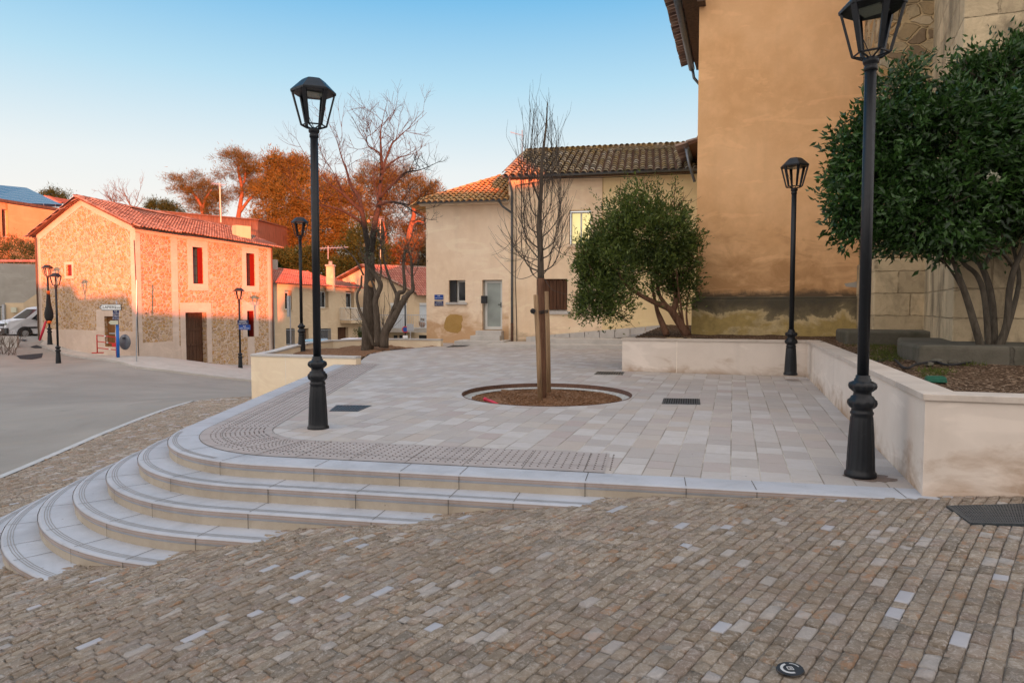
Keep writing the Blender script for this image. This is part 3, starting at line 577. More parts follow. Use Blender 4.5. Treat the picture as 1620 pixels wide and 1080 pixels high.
# drain cover and round cover leave their own gaps
GR = [onz(1497, 803, .02), onz(1640, 801, .05), onz(1640, 838, .05), onz(1535, 838, .01)]
n = len(cx); print('setts', n)
def setts(name, sel, flat, m):
    x, y, L = cx[sel], cy[sel], ls[sel]; n = len(x); gu = np.array([-.5, -.41, 0, .41, .5]); gv = np.array([-.5, -.40, .40, .5]); nu, nv = len(gu), len(gv)
    wid = .0765; gap = .0055
    U = gu[None, :, None]*(L[:, None, None]-gap)*np.ones((1, 1, nv)); V = gv[None, None, :]*(wid-gap)*np.ones((n, nu, 1))
    jit = .0030 if not flat else .0005
    U = U+RNG.normal(0, jit, U.shape); V = V+RNG.normal(0, jit*.35, V.shape)
    Z = np.zeros((n, nu, nv)); edge = np.zeros((nu, nv)); edge[0] = edge[-1] = 1; edge[:, 0] = edge[:, -1] = 1
    Z -= edge*(.005 if not flat else .002)
    if not flat: Z += RNG.normal(0, .0042, Z.shape)*(1-.4*edge)+RNG.normal(0, .003, (n, 1, 1))+U*RNG.normal(0, .03, (n, 1, 1))+V*RNG.normal(0, .04, (n, 1, 1))
    X = x[:, None, None]+U*vx+V*ex; Y = y[:, None, None]+U*vy+V*ey; ZZ = Gn(x, y)[:, None, None]+Z+.006
    # terrain slope inside the sett
    gx = (Gn(x+.05, y)-Gn(x-.05, y))/.1; gy = (Gn(x, y+.05)-Gn(x, y-.05))/.1; ZZ = ZZ+gx[:, None, None]*(X-x[:, None, None])+gy[:, None, None]*(Y-y[:, None, None])
    top = np.stack([X, Y, ZZ], -1).reshape(n, nu*nv, 3)
    I = np.arange(nu*nv).reshape(nu, nv); ring = [I[i, 0] for i in range(nu)]+[I[-1, j] for j in range(1, nv)]+[I[i, -1] for i in range(nu-2, -1, -1)]+[I[0, j] for j in range(nv-2, 0, -1)]
    low = top[:, ring].copy(); low[:, :, 2] -= .022; V_ = np.concatenate([top, low], 1); per = V_.shape[1]
    f = np.stack([I[:-1, :-1], I[1:, :-1], I[1:, 1:], I[:-1, 1:]], -1).reshape(-1, 4).tolist(); m0 = nu*nv; rn = len(ring)
    f += [[ring[i], m0+i, m0+(i+1) % rn, ring[(i+1) % rn]] for i in range(rn)]
    f = np.array(f); Fq = (np.arange(n)[:, None, None]*per+f[None]).reshape(-1, 4)
    return npmesh(name, V_.reshape(-1, 3), Fq, m, None, False)
isw = RNG.random(n) < .018
cs = thing('cobbled_street', None, None); cs['kind'] = 'structure'
a = setts('split_setts', ~isw, False, M['sett']); a.parent = cs; tag(a, kind='stuff')
a = setts('smooth_setts', isw, True, M['sett_w']); a.parent = cs; tag(a, kind='stuff')
bxs = np.linspace(-9.2, 20, 147); bys = np.linspace(-14, 20, 171)
b = grid_sheet('joint_bed', bxs, bys, lambda X, Y: Gn(np.clip(X, -12, 12), Y)-.006, M['mortar'], lambda X, Y: (X > kx(Y)+.05) & (~inpoly(X, Y, PLA)) & ~((Y > 8) & (X > -4)) & ~((X > 3.7) & (Y > 5.6-.3*(X-3.5)))); b.parent = cs
mb = MB(); k3 = densify(KL+[(-7.67, 18.93), (-7.5, 19.25)], .5); strip(mb, offs(k3, .0), offs(k3, -.16), G, .010); n3 = len(k3); mb.add([(x, y, G(x, y)+.010) for x, y in k3]+[(x, y, G(x, y)-.1) for x, y in k3], [(i, i+1, n3+i+1, n3+i) for i in range(n3-1)]); tag(mb.build('kerb_line', M['kerbstone']), kind='structure')

# ---------------------------------------------------------------- planters
d_ = Vector((.308, .951)); e_ = Vector((.951, -.308))
P0 = Vector((3.5, 5.75)); P1 = Vector((6.5, 15.0)); P2 = P1-e_*4.07; P3 = P2+d_*8.6; PR = P0+e_*7
def wall_along(path, zt, zb, th, capt, cap_th, over, name, label, mats, joints=(), side=1, loc=None, cut=1.05, zfun=None):
    """low rendered wall with coping following a 2d path; body on the left (side=1) of the path"""
    t = thing(name, label, 'low wall', loc or (path[0][0], path[0][1], zb))
    path = [tuple(p) for p in path]; zf = zfun or (lambda x, y: zt)
    def miter(path, d):
        out = []
        for i in range(len(path)):
            p = Vector(path[i])
            if i == 0: t_ = (Vector(path[1])-p).normalized(); out.append(p+Vector((-t_.y, t_.x))*d); continue
            if i == len(path)-1: t_ = (p-Vector(path[i-1])).normalized(); out.append(p+Vector((-t_.y, t_.x))*d); continue
            t0 = (p-Vector(path[i-1])).normalized(); t1 = (Vector(path[i+1])-p).normalized(); n0 = Vector((-t0.y, t0.x)); n1 = Vector((-t1.y, t1.x)); b = (n0+n1).normalized(); out.append(p+b*(d/max(.3, b.dot(n0))))
        return [tuple(q) for q in out]
    A = path; B = miter(path, th*side); mb = MB(); n = len(A)
    vs = [(x, y, zb) for x, y in A]+[(x, y, zf(x, y)-cap_th) for x, y in A]+[(x, y, zf(x, y)-cap_th) for x, y in B]+[(x, y, zb) for x, y in B]; fs = []
    for i in range(n-1):
        for r_ in range(3): fs.append((r_*n+i, r_*n+i+1, (r_+1)*n+i+1, (r_+1)*n+i))
    fs += [(0, n, 2*n, 3*n), (n-1, 2*n-1, 3*n-1, 4*n-1)]
    if side < 0: fs = [f[::-1] for f in fs]
    mb.add(vs, [f[::-1] for f in fs]); mb.build('wall', M[mats[0]], t)
    A = miter(path, -over*side); B = miter(path, (th+over)*side); cp = MB()
    for i in range(n-1):
        a0, a1, b0, b1 = map(Vector, (A[i], A[i+1], B[i], B[i+1])); L = (a1-a0).length; k = max(1, round(L/cut)); g = .0022/L
        for j in range(k):
            s0 = j/k+(g if j else 0); s1 = (j+1)/k-(g if j < k-1 else 0); q = [a0.lerp(a1, s0), a0.lerp(a1, s1), b0.lerp(b1, s1), b0.lerp(b1, s0)]
            hh = random.uniform(-.0015, .0015); cp.prism([tuple(p) for p in q], lambda x, y: zf(x, y)-cap_th, lambda x, y, hh=hh: zf(x, y)+hh)
    cp.build('coping', M[mats[1]], t, bevel=.006)
    sm = MB()
    for (x, y, nx, ny, z0, z1) in joints:
        tx, ty = -ny, nx; w = .008; sm.add([(x+nx*.003-tx*w, y+ny*.003-ty*w, z0), (x+nx*.003+tx*w, y+ny*.003+ty*w, z0), (x+nx*.003+tx*w, y+ny*.003+ty*w, z1), (x+nx*.003-tx*w, y+ny*.003-ty*w, z1)], [(0, 1, 2, 3)])
    if joints: sm.build('render_joint', M['seam'], t)
    return t
mid = P1-e_*2.8
wall_along([P3, P2, P1, P0, PR], .86, -.4, .26, 1, .055, .022, 'planter_wall', 'cream rendered planter wall with stone coping enclosing the bed beside the ochre church', ('planter', 'coping'), [(mid.x, mid.y, -.308, -.951, 0, .8)], 1, (3.5, 5.75, -.1))
Q0 = Vector((-7.21, 18.81)); Q1 = Vector((-4.09, 17.84))
back = [(701, 536, 25.6), (640, 535, 26.0), (575, 535.5, 26.2), (520, 537.5, 25.6), (485, 541, 24.2)]
bp = [at(*b) for b in back]
lw = [tuple(b[:2]) for b in bp]+[tuple(Q0), tuple(Q1)]
zz_ = np.array([b.z for b in bp]+[.3, .3]); lx = np.array(lw)
def zlw(x, y):
    dd = ((lx-np.array([x, y]))**2).sum(1)+.01; w = 1/dd**2; return float((w*zz_).sum()/w.sum())
jm = Q0.lerp(Q1, .34)
wall_along(lw, .3, -2.6, .26, 1, .055, .02, 'terrace_wall', 'cream retaining wall with coping around the bare tree bed left of the plaza', ('planter_l', 'coping_g'), [(jm.x, jm.y, -.3, -.954, -1.1, .24)], 1, (Q1.x, Q1.y, -.5), 1.2, zlw)
# beds of soil
def bed(name, poly, zf, m, st=.25, amp=.02):
    P = [Vector(p) for p in poly]; Pd = []
    for i in range(len(P)):
        a, b = P[i], P[(i+1) % len(P)]; k = max(1, int((b-a).length/st)); Pd += [a.lerp(b, j/k) for j in range(k)]
    nb = len(Pd); xs_ = [p.x for p in Pd]; ys_ = [p.y for p in Pd]; gx, gy = np.meshgrid(np.arange(min(xs_), max(xs_), st), np.arange(min(ys_), max(ys_), st)); gi = inpoly(gx.ravel(), gy.ravel(), [tuple(p) for p in Pd])
    pts = Pd+[Vector((x+random.uniform(-.3, .3)*st, y+random.uniform(-.3, .3)*st)) for x, y, k in zip(gx.ravel(), gy.ravel(), gi) if k]
    r = delaunay_2d_cdt(pts, [(i, (i+1) % nb) for i in range(nb)], [], 1, 1e-5); fs = []
    for f in r[2]:
        a, b, c = [r[0][i] for i in f[:3]]; fs.append(tuple(f) if (b-a).cross(c-a) > 0 else tuple(f)[::-1])
    mb = MB(); mb.add([(p.x, p.y, zf(p.x, p.y)+random.uniform(-amp, amp)) for p in r[0]], fs); return tag(mb.build(name, m, None, True), kind='structure')
def z_bed(x, y): return .77+.012*max(0, y-8)
bed('soil_bed', [(3.75, 5.95), (10.3, 3.85), (15, 10), (15, 17), (9, 22), (5.4, 24.2), (2.95, 16.4), (6.75, 15.1)], z_bed, M['soil'], .22, .025)
bed('soil_bed', [(-4.25, 18.1), (-4.45, 20), (-4.55, 21.6), (-4.35, 22.95), (-3.65, 24.25), (-2.7, 25.5), (-3.9, 25.85), (-5.6, 25.9), (-7.1, 24.3), (-7.3, 22), (-7.05, 19.0)], lambda x, y: pz(x, y)-.01+.05*math.sin(x*2.1)*math.sin(y*1.3), M['soil_r'], .25, .03)
# ---------------------------------------------------------------- tree pit, soil, grates
cx0, cy0, pr = PIT
bp_ = [(cx0+pr*1.0*math.cos(a*math.pi/24), cy0+pr*1.0*math.sin(a*math.pi/24)) for a in range(48)]
bed('soil_bed', bp_, lambda x, y: pz(x, y)-.10+.075*max(0, 1-((x-cx0)**2+(y-cy0+.25)**2)/1.9)+.012*math.sin(7*x+3*y), M['soil_r'], .1, .014)
mb = MB(); n = 96; vs = []
for rr, dz in ((pr+.006, .004), (pr+.006, -.2), (pr-.008, -.2), (pr-.008, .006), (pr+.006, .006)):
    vs += [(cx0+rr*math.cos(2*math.pi*k/n), cy0+rr*math.sin(2*math.pi*k/n), pz(cx0, cy0+rr*math.sin(2*math.pi*k/n))+dz) for k in range(n)]
mb.add(vs, [(j*n+k, j*n+(k+1) % n, (j+1)*n+(k+1) % n, (j+1)*n+k) for j in range(4) for k in range(n)])
tag(mb.build('tree_pit_edging', M['rust'], None, True), 'rusty steel ring edging the round tree pit in the paving', 'edging')
mb = MB()
for k in range(64):
    a = 2*math.pi*k/64; a2 = 2*math.pi*(k+1)/64; q = lambda r_, a_, z: (cx0+r_*math.cos(a_), cy0+r_*math.sin(a_), pz(cx0, cy0+r_*math.sin(a_))+z)
    mb.add([q(pr-.01, a, -.07), q(pr-.01, a2, -.07), q(pr-.17, a2, -.085), q(pr-.17, a, -.085)], [(0, 1, 2, 3)])
tag(mb.build('gravel_ring', M['gravel'], None, True), kind='stuff')
h = thing('hose_end', 'red plastic pipe end lying on the soil of the round tree pit', 'hose', onz(778, 634, -.02))
p0 = onz(767, 631, .0); p1 = onz(789, 641, -.03); mb = MB(); mb.tube([p0, p0.lerp(p1, .5)+Vector((0, 0, .01)), p1], .028, 10); mb.build('pipe', M['red_plastic'], h, True); mb = MB(); mb.tube([p0+(p0-p1)*.02, p0+(p1-p0)*.12], .034, 10); mb.build('collar', M['red_plastic'], h, True)

def slab(name, label, quad, zf, bars, m=M['iron'], cat='drain grate', frame=.035, group=None, cross=0):
    """iron grate: frame with bars set in the ground; quad = 4 ground points (near-left, near-right, far-right, far-left)"""
    q = [Vector(p[:2]) for p in quad]; c = sum(q, Vector((0, 0)))/4; t = thing(name, label, cat, (c.x, c.y, zf(c.x, c.y)), group)
    P = lambda a, b: q[0].lerp(q[1], a).lerp(q[3].lerp(q[2], a), b)
    w = (q[1]-q[0]).length; h_ = (q[3]-q[0]).length; fa, fb = frame/w, frame/h_; fr = MB()
    for (a0, a1, b0, b1) in ((0, 1, 0, fb), (0, 1, 1-fb, 1), (0, fa, fb, 1-fb), (1-fa, 1, fb, 1-fb)):
        fr.prism([tuple(P(a, b)) for a, b in ((a0, b0), (a1, b0), (a1, b1), (a0, b1))], lambda x, y: zf(x, y)-.03, lambda x, y: zf(x, y)+.006)
    fr.build('frame', m, t)
    fl = MB(); fl.prism([tuple(P(a, b)) for a, b in ((fa, fb), (1-fa, fb), (1-fa, 1-fb), (fa, 1-fb))], lambda x, y: zf(x, y)-.03, lambda x, y: zf(x, y)+.0015); fl.build('well', M['rubber'], t)
    br = MB()
    for k in range(bars):
        a0 = fa+(1-2*fa)*(k+.25)/bars; a1 = fa+(1-2*fa)*(k+.8)/bars; br.prism([tuple(P(a, b)) for a, b in ((a0, fb), (a1, fb), (a1, 1-fb), (a0, 1-fb))], lambda x, y: zf(x, y)-.01, lambda x, y: zf(x, y)+.0055)
    for k in range(cross):
        b0 = fb+(1-2*fb)*(k+.3)/cross; b1 = fb+(1-2*fb)*(k+.75)/cross; br.prism([tuple(P(a, b)) for a, b in ((fa, b0), (1-fa, b0), (1-fa, b1), (fa, b1))], lambda x, y: zf(x, y)-.01, lambda x, y: zf(x, y)+.0042)
    br.build('bars', m, t); return t
pzq = lambda pts: [onz(x, y, .03) for x, y in pts]
slab('drain_grate', 'square iron drain grate just right of the front left lamp post', pzq([(521, 649.5), (566, 650), (588, 641), (532, 640.5)]), pz, 9, cross=8)
slab('drain_grate', 'narrow iron drain grate on the plaza right of the tree pit', [onz(x, y, .01) for x, y in [(1047, 640.5), (1108, 641.5), (1107, 633), (1050, 632)]], pz, 14)
slab('drain_grate', 'iron drain grate behind the tree pit near the planter corner', [onz(x, y, .05) for x, y in [(940, 593), (985, 594), (988, 589.5), (945, 589)]], pz, 10)
slab('manhole_cover', 'flat dark cover in the paving near the pale house steps', [onz(x, y, .1) for x, y in [(706, 551), (736, 550), (744, 548), (716, 548)]], pz, 4, cat='cover')
cz_ = lambda x, y: G(x, y)+.014
slab('chamber_cover', 'large textured iron cover in the cobbles beside the planter front', [GR[3], GR[2], GR[1], GR[0]], cz_, 26, cat='cover', frame=.02, cross=12)
# round service cover
p = hit(1250, 1063); rc = thing('valve_cover', 'small round black service cover set among the cobbles at the bottom right', 'cover', (p.x, p.y, G(p.x, p.y)))
def disc(mb, c, r0, r1, z, n=40, a0=0, a1=2*math.pi):
    vs = []; 
    for k in range(n+1):
        a = a0+(a1-a0)*k/n
        for r_ in (r0, r1): x, y = c.x+r_*math.cos(a), c.y+r_*math.sin(a); vs.append((x, y, G(x, y)+z))
    mb.add(vs, [(2*k, 2*k+1, 2*k+3, 2*k+2) for k in range(n)])
mb = MB(); disc(mb, p, 0, .058, .018); disc(mb, p, .058, .061, .012); mb.build('lid', M['dark'], rc)
mb = MB(); disc(mb, p, .031, .043, .0205, 30, 1.8, 4.9); disc(mb, p, .038, .043, .0205, 16, .1, 1.3); mb.build('ring_mark', M['sticker'], rc)
mb = MB(); z = G(p.x, p.y)+.0205
for (a, b, w, h_) in ((.0, .012, .026, .004), (.0, -.012, .026, .004), (-.012, 0, .004, .024), (.012, .0, .004, .024), (.002, 0, .010, .008)): mb.box((p.x+a, p.y+b, z), (w, h_, .001), 0)
mb.build('square_mark', M['sticker'], rc)
# damp ring at foot of right lamp
LR = Vector((3.27, 6.39))
mb = MB(); c = onz(1362, 752, 0); vs = [(c.x+.02, c.y-.03, pz(c.x, c.y)+.0035)]
for k in range(36):
    a = 2*math.pi*k/36; r_ = .19+.03*math.sin(3*a+1)+.02*math.sin(7*a)+(.10 if -1.3 < ((a+math.pi) % (2*math.pi))-math.pi < -.3 else 0); x, y = c.x+.03+r_*math.cos(a), c.y-.02+r_*.8*math.sin(a); vs.append((x, y, pz(x, y)+.0035))
mb.add(vs, [(0, 1+k, 1+(k+1) % 36) for k in range(36)]); t_ = mb.build('damp_stain', M['ramp_tar']); tag(t_, kind='structure')

# ---------------------------------------------------------------- lamp posts
def lamp(label, px, py, Y=None, zt=0, h=4.5, s=1.0, rot=.3, near=True, group='black lantern lamp posts', stickers=None):
    """base centre at photo pixel px,py"""
    p = at(px, py, Y) if Y else onz(px, py, zt); x, y, z = p; t = thing('lamp_post', label, 'lamp post', (x, y, z), group)
    n = 32 if near else 14
    prof = [(.134, 0), (.140, .015), (.138, .04), (.126, .055), (.124, .075), (.121, .10), (.118, .2), (.108, .4), (.097, .56), (.092, .585), (.100, .592), (.102, .612), (.093, .62), (.090, .645), (.108, .655), (.121, .675), (.126, .70), (.121, .725), (.104, .742), (.098, .76), (.080, .77), (.077, .80), (.096, .815), (.115, .835), (.122, .86), (.115, .885), (.092, .90), (.074, .905), (.072, .925), (.062, .932), (.062, .955), (.052, .962)]
    def fl(j, a):
        if 5 <= j <= 8: return 1+.022*math.cos(a*16)
        if j in (15, 16, 17): return 1+.045*math.cos(a*10)
        if j in (23, 24, 25): return 1+.05*math.cos(a*10+.5)
        return 1
    mb = MB(); mb.lathe([(r_*s, zz*s) for r_, zz in prof], (x, y, z), n*2 if near else n, fl if near else None); mb.build('base', M['black'], t, True)
    top = h-.64
    mb = MB(); mb.lathe([(.050, .95*s), (.0495, top-.05)], (x, y, z), n, (lambda j, a: 1+.02*math.cos(a*12)) if near else None); mb.build('pole', M['black'], t, True)
    mb = MB(); mb.lathe([(.049, top-.10), (.058, top-.095), (.058, top-.06), (.052, top-.055), (.052, top-.045), (.066, top-.03), (.070, top-.01), (.066, top+.012), (.05, top+.022), (.03, top+.03)], (x, y, z), n); mb.build('collar', M['black'], t, True)
    zb = z+top+.05; zr = z+h-.17; rb, rt = .155, .262
    fr = MB(); A = [rot+k*math.pi/3 for k in range(6)]
    for a in A:
        c0 = Vector((x+rb*math.cos(a), y+rb*math.sin(a), zb)); c1 = Vector((x+rt*math.cos(a), y+rt*math.sin(a), zr)); tt = Vector((-math.sin(a), math.cos(a), 0)); nn = Vector((math.cos(a), math.sin(a), 0))
        w0, w1, d = .016, .03, .012
        vs = [c0-tt*w0-nn*d, c0+tt*w0-nn*d, c0+tt*w0+nn*d, c0-tt*w0+nn*d, c1-tt*w1-nn*d, c1+tt*w1-nn*d, c1+tt*w1+nn*d, c1-tt*w1+nn*d]
        fr.add(vs, [(0, 3, 2, 1), (4, 5, 6, 7), (0, 1, 5, 4), (1, 2, 6, 5), (2, 3, 7, 6), (3, 0, 4, 7)])
    for i in range(6):
        a, b = A[i], A[(i+1) % 6]; fr.tube([(x+rb*math.cos(a), y+rb*math.sin(a), zb), (x+rb*math.cos(b), y+rb*math.sin(b), zb)], .0095, 6)
        if i % 2 == 0 or near: fr.tube([(x+rb*math.cos(a), y+rb*math.sin(a), zb), (x+.07*math.cos(a), y+.07*math.sin(a), zb-.018), (x+.02*math.cos(a), y+.02*math.sin(a), z+top+.015)], .009, 6)
    fr.build('lantern_frame', M['black'], t)
    def hexa(m, ps, seg=6):
        vs = []
        for r_, zz in ps:
            for k in range(18):
                a = rot+k*math.pi/9; c = math.cos(((a-rot) % (math.pi/3))-math.pi/6); rr = r_*(.85*(math.cos(math.pi/6)/c)+.15); vs.append((x+rr*math.cos(a), y+rr*math.sin(a), z+zz))
        m.add(vs, [(j*18+k, j*18+(k+1) % 18, (j+1)*18+(k+1) % 18, (j+1)*18+k) for j in range(len(ps)-1) for k in range(18)]+[tuple(range((len(ps)-1)*18, len(ps)*18)), tuple(range(17, -1, -1))])
    mb = MB(); hexa(mb, [(.24, h-.185), (.282, h-.185), (.286, h-.155), (.276, h-.145), (.155, h-.03), (.13, h-.01), (.10, h)]); mb.build('lantern_roof', M['black'], t, bevel=.004 if near else 0)
    mb = MB(); mb.box((x, y, z+h-.192), (.22, .22, .012), rot+.2); mb.build('light_panel', M['led'], t)
    if near:
        mb = MB(); mb.tube([(x+.17*math.cos(rot+2.6), y+.17*math.sin(rot+2.6), z+h-.25), (x+.1*math.cos(rot+2.6), y+.1*math.sin(rot+2.6), z+h-.4), (x, y, z+top+.03)], .004, 6); mb.build('cable', M['rubber'], t)
    return t
lamp('tall black lantern lamp post standing on the plaza left of the round tree pit', 503.5, 679, 8.87, rot=.35)
lamp('large black lantern lamp post at the right, beside the long planter wall', 1361, 753, 6.39, rot=.5)
lamp('black lantern lamp post in the inner corner of the planter, against the ochre wall', 1250.5, 593, 14.3, rot=.42)
lamp('black lantern lamp post in the bare tree bed, behind the left retaining wall', 477.5, 557, 22.7, h=4.45, rot=.2)
def lampg(label, px, py, h, Y, **k):
    p = at(px, py, Y); return lamp(label, px, py, Y, h=h, near=False, **k)
L1 = lampg('black lantern lamp post on the road edge before the stone gable', 92.5, 577, 4.5, 33.5, rot=.1)
L2 = lampg('lamp post wrapped in black and orange plastic at the far corner of the stone house', 79, 545, 4.35, 37.4, rot=.4)
L3 = lampg('black lantern lamp post with two blue plates in front of the barn door wall', 380.5, 585, 4.45, 37, rot=.3)
L4 = lampg('small distant black lantern lamp post before the balcony, seen between the bare trunks', 641.5, 560, 4.5, 52, rot=.3)
# wrapping of the second lamp
p = at(79, 544, 37.3); w = MB(); w.lathe([(.10, 1.25), (.17, 1.45), (.21, 1.7), (.16, 2.05), (.13, 2.3), (.09, 2.5), (.07, 2.75)], (p.x, p.y, p.z), 12, lambda j, a: 1+.25*math.sin(2*a+j)); w.build('plastic_wrap', M['rubber'], L2, True)
w = MB(); w.lathe([(.09, 1.12), (.12, 1.2), (.1, 1.27)], p, 12); w.lathe([(.075, 2.7), (.085, 2.8), (.075, 2.9)], p, 12); w.build('orange_tape', M['orange'], L2, True)
w = MB(); w.tube([(p.x-.12, p.y-.1, p.z+1.25), (p.x-.3, p.y-.1, p.z+.7), (p.x-.45, p.y-.15, p.z+.2)], [.05, .07, .05], 6); w.build('red_tape', M['red_plastic'], L2, True)
def text_mesh(name, txt, size, m, parent, origin, u, up=(0, 0, 1), align='CENTER', depth=.002):
    c = bpy.data.curves.new('tmp', 'FONT'); c.body = txt; c.size = size; c.align_x = align; c.align_y = 'CENTER'; c.extrude = depth
    o = bpy.data.objects.new('tmp', c); COL.objects.link(o); dg = bpy.context.evaluated_depsgraph_get(); me = bpy.data.meshes.new_from_object(o.evaluated_get(dg)); bpy.data.objects.remove(o); 
    u = Vector((u[0], u[1], 0)).normalized(); up = Vector(up); n = u.cross(up); off = WL.get(parent, Vector()) 
    for v in me.vertices: q = v.co.copy(); v.co = Vector(origin)+u*q.x+up*q.y+n*q.z-off
    return mk(name, me, m, parent, off=off)
def plate(parent, c, u, w, h_, m, name='name_plate', lines=(), tm=None, th=.012):
    u = Vector((u[0], u[1])).normalized(); O = (c[0]-u.x*w/2, c[1]-u.y*w/2); mb = MB(); mb.obox(O, (u.x, u.y), 0, w, c[2]-h_/2, c[2]+h_/2, 0, th); o = mb.build(name, m, parent, bevel=.002)
    n = Vector((u.y, -u.x))
    for txt, dz, sz in lines: text_mesh('lettering', txt, sz, tm or M['signwhite'], o, (c[0]+n.x*(th+.001), c[1]+n.y*(th+.001), c[2]+dz), u)
    return o
p = at(380, 510, 37); 
plate(L3, (p.x+.18, p.y-.07, at(380, 510, 37).z), (1, -.1), .62, .27, M['navy'], lines=(('CARRIERA', .05, .09), ('SANT ANTONI', -.06, .075)))
plate(L3, (p.x+.26, p.y-.07, at(380, 517.5, 37).z), (1, -.1), .66, .27, M['enamel'], lines=(('RUE', .05, .09), ('SAINT ANTOINE', -.06, .075)))
p = at(641.5, 521, 51.9); mb = MB(); mb.lathe([(.25, 0), (.25, .03)], (0, 0, 0), 20); vs = [(p.x+v[0], p.y-.1-v[2], p.z+v[1]) for v in mb.v]; mb.v = vs; mb.build('round_sign', M['redpaint'], L4); mb = MB(); mb.lathe([(.18, 0), (.18, .01)], (0, 0, 0), 20); mb.v = [(p.x+v[0], p.y-.135-v[2], p.z+v[1]) for v in mb.v]; mb.build('sign_face', M['enamel'], L4)
plate(L4, (p.x, p.y-.1, p.z-.55), (1, 0), .36, .2, M['signwhite'])

# ---------------------------------------------------------------- vegetation
def leaves(name, cen, size, m, parent, up=.35, out=None, aspect=.38, fold=.18, droop=0, seed=1, pointy=True):
    """cen (n,3) leaf positions, out (n,3) preferred outward directions"""
    g = np.random.default_rng(seed); n = len(cen); d = g.normal(size=(n, 3))
    if out is not None: d = d*.75+out*1.1
    d[:, 2] += up-droop; d /= np.linalg.norm(d, axis=1)[:, None]+1e-9
    a = np.cross(d, g.normal(size=(n, 3))); a /= np.linalg.norm(a, axis=1)[:, None]+1e-9; nrm = np.cross(d, a)
    L = size*g.uniform(.65, 1.3, n)[:, None]; Wd = L*aspect
    if pointy == 'two':
        V = np.stack([cen-a*Wd*.25, cen+d*L, cen+a*Wd*.25], 1); Fq = np.arange(n*3).reshape(n, 3)
    else:
        V = np.stack([cen, cen+d*L*.38+a*Wd*.5+nrm*L*fold*.5, cen+d*L+nrm*L*-.08, cen+d*L*.38-a*Wd*.5+nrm*L*fold*.5], 1)
        b = np.arange(n)[:, None]*4; Fq = np.concatenate([b+np.array([[0, 1, 2]]), b+np.array([[0, 2, 3]])], 0)
    return npmesh(name, V.reshape(-1, 3), Fq, m, parent)
def clumps(blobs, n_cl, per, spread, seed=1, shell=.75, flat=1.0, sc_=1.0):
    """positions: clumps in ellipsoids (cx,cy,cz,rx,ry,rz) -> cen, out"""
    g = np.random.default_rng(seed); vol = np.array([b[3]*b[5] for b in blobs]); pick = g.choice(len(blobs), n_cl, p=vol/vol.sum()); B = np.array(blobs)[pick]
    d = g.normal(size=(n_cl, 3)); d /= np.linalg.norm(d, axis=1)[:, None]; rad = g.uniform(shell**3, 1.06, n_cl)**(1/3)
    rad = rad*(1+.13*np.sin(d[:, 0]*5+seed)+.12*np.sin(d[:, 2]*7+seed*2)+g.normal(0, .09, n_cl)); c = B[:, :3]+d*B[:, 3:]*rad[:, None]
    q = c-c.mean(0); nz = np.sin(q[:, 0]*2.7/sc_+seed)+np.sin(q[:, 2]*3.1/sc_+seed*2.3+q[:, 0]*1.1/sc_)+np.sin(q[:, 1]*2.9/sc_+q[:, 2]*1.7/sc_+seed*.7); ok = (nz > -1.15)|(g.random(n_cl) < .3); c = c[ok]; d = d[ok]; n_cl = len(c)
    cc = np.repeat(c, per, 0)+g.normal(size=(n_cl*per, 3))*spread*np.array([1, 1, flat])*np.repeat(g.uniform(.5, 1.3, n_cl), per)[:, None]; return cc, np.repeat(d, per, 0)
def limb(mb, pts, r0, r1, n=8, k=5, pw=1.0):
    q = catmull(pts, k); m_ = len(q); mb.tube(q, [r0+(r1-r0)*(i/(m_-1))**pw for i in range(m_)], n); return q
def twigs(mb, start, d, L, r, depth, spread=.55, up=.12, n=4, seg=4, ratio=.68, kids=(2, 4), g=random, wob=.14):
    d = Vector(d).normalized(); p = Vector(start); pts = [p.copy()]
    for i in range(seg):
        d = (d+Vector((g.gauss(0, wob), g.gauss(0, wob), g.gauss(0, wob)+up*.4))).normalized(); p = p+d*(L/seg); pts.append(p.copy())
    r1 = r*.55; mb.tube(pts, [r+(r1-r)*i/seg for i in range(seg+1)], n, False)
    if depth > 0:
        for _ in range(g.randint(*kids)):
            i = g.randint(1, seg); b = pts[i]; dd = (d+Vector((g.gauss(0, spread), g.gauss(0, spread), g.gauss(0, spread)+up))).normalized(); twigs(mb, b, dd, L*ratio*g.uniform(.7, 1.15), r*.6, depth-1, spread, up, n, seg, ratio, kids, g, wob)
    return pts
